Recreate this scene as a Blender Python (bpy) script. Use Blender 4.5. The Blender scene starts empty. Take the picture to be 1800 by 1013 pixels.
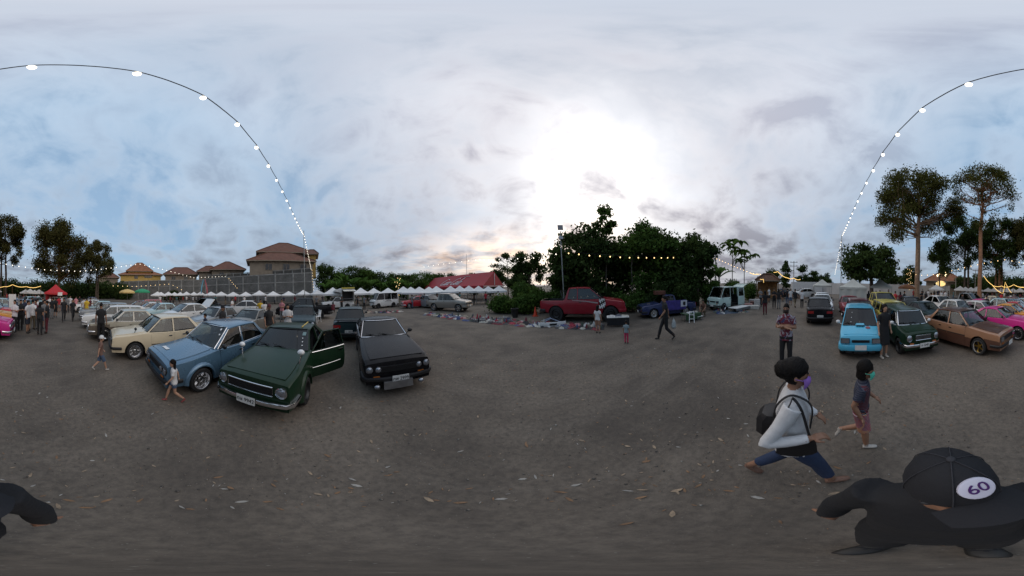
import bpy, bmesh, math, random
import numpy as np
from mathutils import Vector, Matrix, Euler
from mathutils.kdtree import KDTree
random.seed(7); rng = np.random.default_rng(7)
SC = bpy.context.scene
COL = SC.collection
R = math.radians
# ---------------------------------------------------------------- camera (a full 360 x 180 degree panorama, held on a pole)
CAM_H, TILT, TILT_LON = 2.2, R(1.6), R(-110)
_u = Vector((math.sin(TILT_LON), math.cos(TILT_LON), 0))
_Q = Matrix.Rotation(TILT, 3, _u.cross(Vector((0, 0, 1))))
cd = bpy.data.cameras.new('camera'); cam = bpy.data.objects.new('camera', cd); COL.objects.link(cam)
cd.type = 'PANO'
pano = getattr(cd, 'cycles', cd)
pano.panorama_type = 'EQUIRECTANGULAR'
pano.latitude_min, pano.latitude_max = -math.pi / 2, math.pi / 2
pano.longitude_min, pano.longitude_max = -math.pi, math.pi
cd.clip_start, cd.clip_end = 0.02, 3000
cam.matrix_world = Matrix.Translation((0, 0, CAM_H)) @ (_Q @ Matrix.Rotation(R(90), 3, 'X')).to_4x4()
SC.camera = cam
SC.render.engine = 'CYCLES'
SC.cycles.use_denoising = True
SC.cycles.max_bounces = 6; SC.cycles.transparent_max_bounces = 12
SC.cycles.caustics_reflective = SC.cycles.caustics_refractive = False
# ---------------------------------------------------------------- sky: Nishita seen through gaps in a broken cloud layer, dusk
SUN_AZ, SUN_EL = R(29), R(31)                     # azimuth from +Y towards +X
W = bpy.data.worlds.new('World'); SC.world = W; W.use_nodes = True
SUN_DIR = Vector((math.cos(SUN_EL) * math.sin(SUN_AZ), math.cos(SUN_EL) * math.cos(SUN_AZ), math.sin(SUN_EL)))

class NT:
    def __init__(s, tree): s.t = tree; s.n = tree.nodes; s.l = tree.links
    def node(s, kind, **kw):
        n = s.n.new(kind)
        for k, v in kw.items():
            if k.startswith('i_'):
                n.inputs[int(k[2:]) if k[2:].isdigit() else k[2:].replace('_', ' ')].default_value = v
            else: setattr(n, k, v)
        return n
    def lk(s, a, b): s.l.new(a, b)
    def math(s, op, a, b=0.0, clamp=False):
        n = s.n.new('ShaderNodeMath'); n.operation = op; n.use_clamp = clamp
        for i, q in enumerate((a, b)):
            if hasattr(q, 'node'): s.l.new(q, n.inputs[i])
            else: n.inputs[i].default_value = q
        return n.outputs[0]
    def vmath(s, op, a, b=None):
        n = s.n.new('ShaderNodeVectorMath'); n.operation = op
        for i, q in enumerate((a, b)):
            if q is None: continue
            if hasattr(q, 'node'): s.l.new(q, n.inputs[i])
            else: n.inputs[i].default_value = q
        return n.outputs['Value'] if op in ('DOT_PRODUCT', 'LENGTH') else n.outputs[0]
    def mix(s, f, a, b, blend='MIX'):
        n = s.n.new('ShaderNodeMix'); n.data_type = 'RGBA'; n.blend_type = blend
        for i, q in ((0, f), (6, a), (7, b)):
            if hasattr(q, 'node'): s.l.new(q, n.inputs[i])
            else: n.inputs[i].default_value = q if i == 0 else (*q[:3], 1)
        return n.outputs[2]
    def ramp(s, f, stops):
        n = s.n.new('ShaderNodeValToRGB'); e = n.color_ramp.elements
        while len(e) < len(stops): e.new(0.5)
        for q, (p, c) in zip(e, stops):
            q.position = p; q.color = (c, c, c, 1) if isinstance(c, (int, float)) else (*c[:3], 1)
        s.l.new(f, n.inputs[0]); return n.outputs[0]
    def noise(s, vec, scale, detail=4, rough=.5, dist=0.0, lac=2.0):
        n = s.n.new('ShaderNodeTexNoise'); n.inputs['Scale'].default_value = scale; n.inputs['Detail'].default_value = detail
        n.inputs['Roughness'].default_value = rough; n.inputs['Distortion'].default_value = dist; n.inputs['Lacunarity'].default_value = lac
        if vec is not None: s.l.new(vec, n.inputs['Vector'])
        return n.outputs[0]

def build_world():
    k = NT(W.node_tree); k.n.clear()
    out = k.node('ShaderNodeOutputWorld'); bg = k.node('ShaderNodeBackground')
    sky = k.node('ShaderNodeTexSky', sky_type='NISHITA'); sky.sun_disc = False
    sky.sun_elevation = R(14); sky.sun_rotation = SUN_AZ; sky.air_density = 1.2; sky.dust_density = 2.0; sky.ozone_density = 2.0
    d = k.node('ShaderNodeTexCoord').outputs['Generated']
    sep = k.node('ShaderNodeSeparateXYZ'); k.lk(d, sep.inputs[0])
    z = k.math('MAXIMUM', sep.outputs[2], 0.0)
    den = k.math('ADD', z, 0.16)
    com = k.node('ShaderNodeCombineXYZ')
    k.lk(k.math('DIVIDE', sep.outputs[0], den), com.inputs[0]); k.lk(k.math('DIVIDE', sep.outputs[1], den), com.inputs[1])
    cp = com.outputs[0]                                            # the cloud sheet overhead
    st = k.node('ShaderNodeMapping'); st.inputs['Rotation'].default_value = (0, 0, R(-35)); st.inputs['Scale'].default_value = (.75, 1.25, 1)
    k.lk(cp, st.inputs[0])
    big = k.noise(st.outputs[0], .95, 7, .54, .5)
    fine = k.noise(cp, 2.3, 7, .57, .45)
    wisp = k.noise(d, 3.4, 7, .56, .7)
    n1 = k.math('ADD', k.math('MULTIPLY', big, .5), k.math('ADD', k.math('MULTIPLY', fine, .22), k.math('MULTIPLY', wisp, .28)))
    cover = k.ramp(n1, [(.42, .10), (.51, .70), (.60, 1.0)])
    wn = k.n.new('ShaderNodeTexNoise'); wn.inputs['Scale'].default_value = 2.6; wn.inputs['Detail'].default_value = 5; rt = k.node('ShaderNodeMapping'); rt.inputs['Rotation'].default_value = (.7, .45, .9); k.lk(d, rt.inputs[0]); k.lk(rt.outputs[0], wn.inputs['Vector'])
    sc_ = k.node('ShaderNodeVectorMath', operation='SCALE'); k.lk(k.vmath('SUBTRACT', wn.outputs['Color'], (.5, .5, .5)), sc_.inputs[0]); sc_.inputs['Scale'].default_value = .6
    sd = k.math('MAXIMUM', k.vmath('DOT_PRODUCT', k.vmath('NORMALIZE', k.vmath('ADD', d, sc_.outputs[0])), tuple(SUN_DIR)), 0.0)
    glow = k.math('POWER', sd, 3.6)
    core = k.math('POWER', sd, 16.0)
    # cloud body: thin bright grey, thick patches greyer; bases darken towards the horizon
    thick = k.ramp(k.math('ADD', k.math('MULTIPLY', fine, .3), k.math('ADD', k.math('MULTIPLY', big, .35), k.math('MULTIPLY', wisp, .35))), [(.40, 0.0), (.49, .35), (.59, 1.0)])
    low = k.ramp(z, [(0.0, 1.0), (.14, .88), (.38, .42), (.8, 0.0)])
    toward = k.ramp(k.vmath('DOT_PRODUCT', d, tuple(SUN_DIR)), [(0.0, 0.0), (.85, 1.0)])       # clouds facing the hidden sun are whiter and warmer
    bright = k.mix(low, k.mix(toward, (.66, .79, .93), (.93, .91, .94)), k.mix(toward, (.47, .53, .62), (.60, .57, .60)))
    dark = k.mix(low, k.mix(toward, (.37, .475, .62), (.50, .49, .56)), k.mix(toward, (.215, .245, .30), (.22, .205, .235)))
    cloud = k.mix(thick, bright, dark)
    blue = k.mix(.6, k.mix(1.0, sky.outputs[0], (.085, .085, .085), 'MULTIPLY'), k.mix(toward, (.34, .54, .79), (.66, .70, .80)))
    base = k.mix(cover, blue, cloud)
    soft = k.math('SUBTRACT', 1.25, k.math('MULTIPLY', thick, .95))
    gl = k.math('MULTIPLY', k.math('ADD', k.math('MULTIPLY', glow, .28), k.math('MULTIPLY', core, .34)), soft)
    lit = k.mix(1.0, base, k.mix(gl, (0, 0, 0), (1.0, .93, .84)), 'ADD')
    # warm streaks low under the sun, where the cloud sheet breaks towards the sunset
    hx = k.vmath('DOT_PRODUCT', d, (math.sin(R(-4)), math.cos(R(-4)), 0.0))
    side = k.math('POWER', k.math('MAXIMUM', hx, 0.0), 7.0)
    strip = k.ramp(sep.outputs[2], [(.03, .15), (.16, 1.0), (.36, 0.0)])
    warm = k.math('MULTIPLY', k.math('MULTIPLY', side, strip), k.ramp(k.noise(cp, 1.6, 6, .55, .5), [(.42, .12), (.58, 1.0)]))
    fin = k.mix(1.0, lit, k.mix(warm, (0, 0, 0), (.74, .42, .15)), 'ADD')
    k.lk(fin, bg.inputs[0]); bg.inputs[1].default_value = 1.1
    k.lk(bg.outputs[0], out.inputs[0])
build_world()
sl = bpy.data.lights.new('sun', 'SUN'); sun = bpy.data.objects.new('sun', sl); COL.objects.link(sun)
sl.energy, sl.angle, sl.color = 0.55, R(60), (1, .93, .84)
sun.rotation_euler = (-SUN_DIR).to_track_quat('-Z', 'Y').to_euler()
vs = SC.view_settings
SC.display_settings.display_device = 'sRGB'
vs.view_transform = 'Standard'; vs.look = 'None'; vs.exposure = 0.0; vs.gamma = 1.0; vs.use_curve_mapping = False

# ---------------------------------------------------------------- surveying: where a sight line of the panorama meets the ground
def ray(x, y):
    lon = R((x - 900) / 5); lat = R((506.5 - y) / 1013 * 180)
    return _Q @ Vector((math.cos(lat) * math.sin(lon), math.cos(lat) * math.cos(lon), math.sin(lat)))
def G(x, y, z=0.0):
    v = ray(x, y); t = (z - CAM_H) / v.z; return Vector((v.x * t, v.y * t, z))
def P(x, y, dist):
    v = ray(x, y); t = dist / math.hypot(v.x, v.y); return Vector((v.x * t, v.y * t, CAM_H + v.z * t))
def D(x, dist, z=0.0):
    p = P(x, 506, dist); return Vector((p.x, p.y, z))
# ---------------------------------------------------------------- mesh builder
class MB:
    def __init__(s): s.v = []; s.f = []; s.m = []
    def add(s, vs, fs, mi=0):
        b = len(s.v); s.v += [tuple(p) for p in vs]
        for f in fs: s.f.append([b + i for i in f]); s.m.append(mi)
    def box(s, c, d, mi=0, rot=None, taper=1.0):
        x, y, z = d[0] / 2, d[1] / 2, d[2] / 2
        p = [Vector((sx * x * (taper if sz > 0 else 1), sy * y * (taper if sz > 0 else 1), sz * z)) for sz in (-1, 1) for sx, sy in ((-1, -1), (1, -1), (1, 1), (-1, 1))]
        if rot: M = Euler(rot).to_matrix(); p = [M @ q for q in p]
        c = Vector(c); s.hexa([c + q for q in p], mi)
    def hexa(s, p, mi=0):
        s.add(p, [(3, 2, 1, 0), (4, 5, 6, 7), (0, 1, 5, 4), (1, 2, 6, 5), (2, 3, 7, 6), (3, 0, 4, 7)], mi)
    def rings(s, rg, mi=0, cap=True, closed=True):
        n = len(rg[0]); vs = [p for r in rg for p in r]; fs = []
        for i in range(len(rg) - 1):
            for j in range(n if closed else n - 1):
                a, b = i * n + j, i * n + (j + 1) % n
                fs.append((a, b, b + n, a + n))
        if cap: fs.append(tuple(range(n - 1, -1, -1))); fs.append(tuple((len(rg) - 1) * n + j for j in range(n)))
        s.add(vs, fs, mi)
    def tube(s, pts, r, n=8, mi=0, cap=True, flat=1.0):
        pts = [Vector(p) for p in pts]; rs = r if isinstance(r, (list, tuple)) else [r] * len(pts)
        up = None; rg = []
        for i, p in enumerate(pts):
            t = (pts[min(i + 1, len(pts) - 1)] - pts[max(i - 1, 0)])
            t = t.normalized() if t.length > 1e-9 else Vector((0, 0, 1))
            if up is None: up = Vector((0, 0, 1)) if abs(t.z) < .9 else Vector((1, 0, 0))
            a = t.cross(up)
            if a.length < 1e-4: a = t.cross(Vector((.3, .9, .2)))
            a.normalize(); b = a.cross(t); up = b
            rg.append([p + a * math.cos(2 * math.pi * j / n) * rs[i] + b * math.sin(2 * math.pi * j / n) * rs[i] * flat for j in range(n)])
        s.rings(rg, mi, cap)
    def lathe(s, prof, n=16, mi=0, M=None, cap=False):
        rg = []
        for r, z in prof:
            q = [Vector((r * math.cos(2 * math.pi * j / n), r * math.sin(2 * math.pi * j / n), z)) for j in range(n)]
            rg.append([M @ p for p in q] if M else q)
        s.rings(rg, mi, cap)
    def ell(s, c, r, nu=12, nv=8, mi=0, M=None):
        c = Vector(c); rg = []
        for i in range(nv + 1):
            a = math.pi * (i / nv - .5) * .998
            q = [Vector((r[0] * math.cos(a) * math.cos(2 * math.pi * j / nu), r[1] * math.cos(a) * math.sin(2 * math.pi * j / nu), r[2] * math.sin(a))) for j in range(nu)]
            rg.append([c + (M @ p if M else p) for p in q])
        s.rings(rg, mi)
    def grid(s, fn, nu, nv, mi=0):
        vs = [fn(i / nu, j / nv) for i in range(nu + 1) for j in range(nv + 1)]
        s.add(vs, [(i * (nv + 1) + j, (i + 1) * (nv + 1) + j, (i + 1) * (nv + 1) + j + 1, i * (nv + 1) + j + 1) for i in range(nu) for j in range(nv)], mi)
    def mesh(s, name, mats, smooth=32):
        me = bpy.data.meshes.new(name)
        me.from_pydata(s.v, [], s.f)
        for m in mats: me.materials.append(m)
        if len(mats) > 1: me.polygons.foreach_set('material_index', s.m)
        if smooth:
            me.polygons.foreach_set('use_smooth', [True] * len(s.f)); me.set_sharp_from_angle(angle=R(smooth))
        return me
    def build(s, name, mats, parent=None, smooth=32, loc=None, rz=None):
        if not isinstance(mats, (list, tuple)): mats = [mats]
        return obj(name, s.mesh(name, mats, smooth), parent, loc, rz)
def obj(name, me, parent=None, loc=None, rz=None):
    o = bpy.data.objects.new(name, me); COL.objects.link(o); o.parent = parent
    if loc is not None: o.location = loc
    if rz is not None: o.rotation_euler = (0, 0, rz)
    return o
def tag(o, label, cat, group=None):
    o['label'] = label; o['category'] = cat
    if group: o['group'] = group
    return o
def empty(name, loc, rz=0.0, label=None, cat=None, group=None):
    o = obj(name, None, None, loc, rz); o.empty_display_size = .2
    if label: tag(o, label, cat, group)
    return o
def setting(o): o['kind'] = 'structure'; return o
def stuff(o): o['kind'] = 'stuff'; return o
def copy_tree(o, parent=None, swap=None):
    c = o.copy(); COL.objects.link(c); c.parent = parent
    if swap and o.type == 'MESH':
        for i, sl_ in enumerate(o.material_slots):
            if sl_.material and sl_.material.name in swap:
                c.material_slots[i].link = 'OBJECT'; c.material_slots[i].material = swap[sl_.material.name]
    for ch in KIDS(o): copy_tree(ch, c, swap)
    return c
def KIDS(o): return [q for q in o.children]
def np_mesh(name, verts, faces, mat, nper=4, smooth=False):
    me = bpy.data.meshes.new(name); nv, nf = len(verts), len(faces)
    me.vertices.add(nv); me.vertices.foreach_set('co', np.asarray(verts, np.float32).ravel())
    me.loops.add(nf * nper); me.loops.foreach_set('vertex_index', np.asarray(faces, np.int32).ravel())
    me.polygons.add(nf); me.polygons.foreach_set('loop_start', np.arange(0, nf * nper, nper, dtype=np.int32))
    me.update(calc_edges=True); me.materials.append(mat)
    return me
# ---------------------------------------------------------------- materials
_M = {}
def mat(name, col, rough=.5, metal=0.0, coat=0.0, emit=None, es=0.0, var=0.0, vs_=6.0, bump=0.0, bs=30.0, spec=.5, alpha=None):
    if name in _M: return _M[name]
    m = bpy.data.materials.new(name); m.use_nodes = True; _M[name] = m
    b = m.node_tree.nodes['Principled BSDF']; k = NT(m.node_tree)
    b.inputs['Base Color'].default_value = (*col, 1); b.inputs['Roughness'].default_value = rough; b.inputs['Metallic'].default_value = metal
    b.inputs['Coat Weight'].default_value = coat; b.inputs['Coat Roughness'].default_value = .06; b.inputs['Specular IOR Level'].default_value = spec
    if emit: b.inputs['Emission Color'].default_value = (*emit, 1); b.inputs['Emission Strength'].default_value = es
    if var or bump:
        tc = k.node('ShaderNodeTexCoord').outputs['Object']
        if var:
            n = k.noise(tc, vs_, 6, .6)
            f = k.ramp(n, [(.3, 0.0), (.7, 1.0)])
            lo = tuple(c * (1 - var) for c in col); hi = tuple(min(1, c * (1 + var)) for c in col)
            k.lk(k.mix(f, lo, hi), b.inputs['Base Color'])
            k.lk(k.math('ADD', k.math('MULTIPLY', n, .25), max(0, rough - .12)), b.inputs['Roughness'])
        if bump:
            bn = k.node('ShaderNodeBump', i_Strength=bump, i_Distance=.02)
            k.lk(k.noise(tc, bs, 5, .6), bn.inputs['Height']); k.lk(bn.outputs[0], b.inputs['Normal'])
    return m
def paint(name, col, rough=.30, metal=0.0, coat=.55, spec=.4):
    """car paint under a film of road dust"""
    key = 'paint ' + name
    if key in _M: return _M[key]
    m = bpy.data.materials.new(key); m.use_nodes = True; _M[key] = m
    b = m.node_tree.nodes['Principled BSDF']; k = NT(m.node_tree)
    tc = k.node('ShaderNodeTexCoord').outputs['Object']
    n = k.noise(tc, 2.2, 7, .62); n2 = k.noise(tc, 60, 3, .6)
    dust = k.math('MULTIPLY', k.ramp(n, [(.35, 0.0), (.75, 1.0)]), k.math('MULTIPLY', n2, .16))
    k.lk(k.mix(dust, col, (.17, .15, .13)), b.inputs['Base Color'])
    k.lk(k.math('ADD', k.math('MULTIPLY', n, .16), rough - .08), b.inputs['Roughness'])
    b.inputs['Metallic'].default_value = metal
    b.inputs['Coat Weight'].default_value = coat; b.inputs['Coat Roughness'].default_value = .08; b.inputs['Specular IOR Level'].default_value = spec
    return m
def glass(name, tint, gloss=1.0):
    if name in _M: return _M[name]
    m = bpy.data.materials.new(name); m.use_nodes = True; _M[name] = m
    k = NT(m.node_tree); k.n.clear()
    out = k.node('ShaderNodeOutputMaterial'); tr = k.node('ShaderNodeBsdfTransparent'); gl = k.node('ShaderNodeBsdfGlossy')
    tr.inputs[0].default_value = (*tint, 1); gl.inputs['Roughness'].default_value = .04; gl.inputs[0].default_value = (gloss, gloss, gloss, 1)
    ge = k.node('ShaderNodeNewGeometry'); dt = k.math('ABSOLUTE', k.vmath('DOT_PRODUCT', ge.outputs['Normal'], ge.outputs['Incoming']))
    fz = k.math('ADD', k.math('MULTIPLY', k.math('POWER', k.math('SUBTRACT', 1.0, dt, True), 4.5), .9), .055)
    mx = k.node('ShaderNodeMixShader'); k.lk(fz, mx.inputs[0]); k.lk(tr.outputs[0], mx.inputs[1]); k.lk(gl.outputs[0], mx.inputs[2])
    k.lk(mx.outputs[0], out.inputs[0]); return m
RUBBER = mat('rubber', (.012, .012, .013), .75, var=.4, vs_=20)
TRIMBLK = mat('black trim', (.012, .012, .014), .45)
CHROME = mat('chrome', (.72, .72, .74), .14, 1.0, var=.12, vs_=9)
ALLOY = mat('polished alloy', (.62, .62, .63), .24, 1.0, var=.15, vs_=14)
DARKMETAL = mat('dark metal', (.03, .03, .032), .4, .6)
STEEL = mat('grey steel', (.30, .30, .31), .42, .8, var=.2)
WHITEPLASTIC = mat('white plastic', (.72, .72, .72), .45, var=.08)
GLASS_T = glass('tinted glass', (.10, .115, .125))
GLASS_C = glass('clear glass', (.42, .48, .49))
LAMPGLASS = mat('lamp glass', (.30, .32, .36), .10, .7, 1.0)
AMBER = mat('amber lens', (.55, .16, .02), .2, 0, .8)
REDLENS = mat('red lens', (.30, .012, .012), .2, 0, .8)
PLATE = mat('plate white', (.66, .66, .64), .5, var=.1, vs_=20)
INK = mat('plate ink', (.015, .015, .018), .6)
SEATMAT = mat('seat vinyl', (.02, .02, .022), .6, var=.3)
SEATTAN = mat('tan upholstery', (.16, .11, .075), .65, var=.3)
UNDER = mat('underbody', (.01, .01, .01), .8)
def text_mesh(name, body, size, mat_, shear=0.0, depth=.002, align='CENTER', xs=1.0):
    c = bpy.data.curves.new(name, 'FONT'); c.body = body; c.size = size; c.align_x = align; c.align_y = 'CENTER'; c.extrude = depth; c.shear = shear
    o = bpy.data.objects.new(name, c); COL.objects.link(o)
    dg = bpy.context.evaluated_depsgraph_get(); me = bpy.data.meshes.new_from_object(o.evaluated_get(dg))
    bpy.data.objects.remove(o); bpy.data.curves.remove(c)
    me.name = name; me.materials.clear(); me.materials.append(mat_)
    if xs != 1: me.transform(Matrix.Diagonal((xs, 1, 1, 1)))
    return me
# ================================================================ cars
def interp(pr, x):
    pr = sorted(pr)
    if x <= pr[0][0]: return pr[0][1]
    for (a, b), (c, d) in zip(pr, pr[1:]):
        if x <= c: return b + (d - b) * (x - a) / (c - a) if c > a else d
    return pr[-1][1]
BASE = dict(sill=.21, crown=.035, wr=.78, wb=.945, r=.30, tw=.19, doors=2, front='round2', pillars=[-.4], beltpl=.05, cpw=.06, bump='chrome', lampz=.62, taper=[(-9, 1)], bed=None,
            grille=(.46, .13, .60), hoodseam=True, spoilz=None, glass='t')
STY = {
 'coupe': dict(L=3.95, W=1.58, top=[(1.975, .66), (1.95, .78), (1.85, .815), (1.2, .885), (.62, .935), (-.2, .91), (-1.0, .925), (-1.45, .955), (-1.88, .90), (-1.96, .84), (-1.975, .72)],
      xA=.62, xB=.02, xC=-.72, xD=-1.5, zr=1.325, xf=1.22, xr=-1.12, pillars=[-.52], cpw=.16, lampz=.65, grille=(.56, .17, .645)),
 'liftback': dict(L=4.17, W=1.6, top=[(2.085, .60), (2.06, .74), (1.95, .79), (1.2, .87), (.55, .93), (-.2, .90), (-1.0, .92), (-1.5, .965), (-1.95, .93), (-2.05, .86), (-2.085, .70)],
      xA=.58, xB=-.08, xC=-.75, xD=-1.78, zr=1.31, xf=1.3, xr=-1.13, pillars=[-.55], cpw=.18, front='round4', bump='black', lampz=.62, grille=(.62, .13, .62)),
 'sedan': dict(L=4.12, W=1.6, top=[(2.06, .62), (2.04, .76), (1.95, .80), (1.25, .87), (.78, .925), (-.3, .905), (-1.1, .915), (-1.42, .945), (-1.95, .90), (-2.04, .85), (-2.06, .70)],
      xA=.80, xB=.24, xC=-.92, xD=-1.40, zr=1.375, xf=1.25, xr=-1.17, pillars=[-.22], doors=4, cpw=.09, lampz=.63, grille=(.52, .14, .63)),
 'wagon': dict(L=4.15, W=1.6, top=[(2.07, .62), (2.05, .76), (1.95, .80), (1.25, .87), (.78, .925), (-.3, .905), (-2.02, .91), (-2.07, .80)],
      xA=.80, xB=.24, xC=-1.86, xD=-2.04, zr=1.39, xf=1.25, xr=-1.17, pillars=[-.22, -1.08], doors=4, cpw=.08, lampz=.63, grille=(.52, .14, .63)),
 'kei': dict(L=3.2, W=1.4, top=[(1.6, .50), (1.585, .62), (1.54, .70), (1.3, .78), (.88, .90), (-.2, .90), (-1.5, .91), (-1.6, .80)],
      xA=.92, xB=.26, xC=-1.36, xD=-1.56, zr=1.40, xf=1.08, xr=-1.12, r=.265, pillars=[-.12], front='rect', bump='body', lampz=.585, wr=.80, grille=(.40, .075, .575), cpw=.1),
 'mini': dict(L=3.15, W=1.41, top=[(1.575, .56), (1.56, .74), (1.5, .79), (.95, .86), (.78, .90), (-.2, .88), (-1.5, .885), (-1.575, .75)],
      xA=.80, xB=.42, xC=-1.28, xD=-1.50, zr=1.36, xf=1.02, xr=-1.03, r=.265, pillars=[-.2], lampz=.645, wr=.80, grille=(.42, .15, .645), cpw=.1),
 'pickup': dict(L=5.0, W=1.76, H=1.7, top=[(2.5, .74), (2.47, .92), (2.38, .97), (1.7, 1.06), (1.18, 1.13), (.3, 1.10), (-.97, 1.10), (-1.0, 1.05), (-2.45, 1.05), (-2.5, 1.0)],
      xA=1.22, xB=.46, xC=-.74, xD=-.97, zr=1.70, xf=1.62, xr=-1.42, r=.37, tw=.24, sill=.36, pillars=[-.22], doors=2, cpw=.08, front='rect', bump='body', lampz=.80, bed=(-2.42, -1.09), wr=.80, grille=(.42, .16, .78)),
 'oldpickup': dict(L=4.35, W=1.6, top=[(2.175, .60), (2.15, .74), (2.05, .79), (1.3, .87), (.85, .93), (.2, .90), (-.42, .90), (-.46, .86), (-2.13, .86), (-2.175, .8)],
      xA=.86, xB=.38, xC=-.28, xD=-.42, zr=1.42, xf=1.35, xr=-1.20, r=.30, pillars=[], cpw=.09, bump='black', lampz=.63, bed=(-2.1, -.52), grille=(.55, .13, .63)),
 'van': dict(L=4.0, W=1.64, top=[(2.0, .55), (1.985, .85), (1.93, .98), (1.78, 1.04), (1.6, 1.05), (-1.9, 1.05), (-2.0, .95)],
      xA=1.72, xB=1.22, xC=-1.83, xD=-1.97, zr=1.88, xf=1.38, xr=-1.05, r=.30, sill=.26, pillars=[.42, -.72], cpw=.08, front='rect', bump='black', lampz=.72, wr=.86, grille=(.40, .10, .72)),
 'modern': dict(L=4.3, W=1.76, top=[(2.15, .52), (2.12, .66), (1.95, .78), (1.3, .94), (.95, 1.0), (-.3, .99), (-1.5, 1.02), (-1.95, 1.02), (-2.1, .95), (-2.15, .75)],
      xA=1.05, xB=.2, xC=-.95, xD=-1.78, zr=1.47, xf=1.33, xr=-1.27, r=.32, pillars=[-.30], doors=4, cpw=.11, front='rect', bump='body', lampz=.68, wr=.76, grille=(.30, .08, .66)),
 'bug': dict(L=3.9, W=1.54, top=[(1.95, .42), (1.9, .62), (1.7, .80), (1.3, .92), (.75, .99), (-.3, .96), (-1.1, .96), (-1.5, .82), (-1.85, .60), (-1.95, .45)],
      xA=.78, xB=.42, xC=-.62, xD=-1.22, zr=1.46, xf=1.22, xr=-1.18, r=.31, pillars=[-.25], cpw=.12, lampz=.62, wr=.70, grille=(.15, .02, .42)),
}
_WH = {}
def wheel_mesh(kind):
    if kind in _WH: return _WH[kind]
    t = MB()      # tyre: axis along local y, outer face +y, unit radius
    Mx = Matrix.Rotation(R(-90), 3, 'X')
    pr = [(.66, -.30), (.90, -.33), (.985, -.24), (1.0, -.10), (1.0, .10), (.985, .24), (.90, .33), (.66, .31)]
    t.lathe(pr, 28, 0, Mx)
    rm = MB()
    if kind == 'deep':       # deep polished dish with eight spokes
        rm.lathe([(.72, .34), (.67, .35), (.64, .30), (.60, -.02), (.30, -.05)], 28, 0, Mx)
        rm.lathe([(.62, -.10), (.0, -.10)], 20, 1, Mx)
        for i in range(8):
            a = 2 * math.pi * i / 8
            rm.box(Vector((math.cos(a) * .38, .02, math.sin(a) * .38)), (.46, .10, .10), 0, (0, -a, 0))
        rm.lathe([(.20, .0), (.20, .10), (.12, .14), (.0, .14)], 14, 0, Mx)
    elif kind == 'gold':     # polished lip, gold spokes
        rm.lathe([(.72, .34), (.67, .35), (.64, .30), (.60, .0)], 28, 0, Mx)
        rm.lathe([(.62, -.10), (.0, -.10)], 20, 1, Mx)
        for i in range(5):
            a = 2 * math.pi * i / 5
            rm.box(Vector((math.cos(a) * .34, .02, math.sin(a) * .34)), (.56, .10, .16), 2, (0, -a, 0))
        rm.lathe([(.22, .0), (.22, .10), (.0, .12)], 14, 2, Mx)
    elif kind == 'multi':    # silver road wheel
        rm.lathe([(.72, .30), (.68, .32), (.64, .24), (.60, .10)], 28, 0, Mx)
        rm.lathe([(.62, -.05), (.0, -.05)], 20, 1, Mx)
        for i in range(6):
            a = 2 * math.pi * i / 6
            rm.box(Vector((math.cos(a) * .36, .14, math.sin(a) * .36)), (.54, .10, .17), 0, (0, -a, 0))
        rm.lathe([(.2, .10), (.2, .22), (.0, .24)], 14, 0, Mx)
    else:                    # dark steel wheel with bright ring
        rm.lathe([(.72, .32), (.68, .33), (.62, .26), (.58, .12)], 28, 0, Mx)
        rm.lathe([(.58, .12), (.46, .18), (.30, .12), (.26, .20), (.0, .22)], 24, 1, Mx)
    GOLD = mat('gold spokes', (.42, .27, .06), .3, 1.0)
    _WH[kind] = (t.mesh('wheel', [RUBBER], 40), rm.mesh('rim', [ALLOY if kind != 'black' else DARKMETAL, DARKMETAL, GOLD], 35))
    return _WH[kind]

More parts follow.
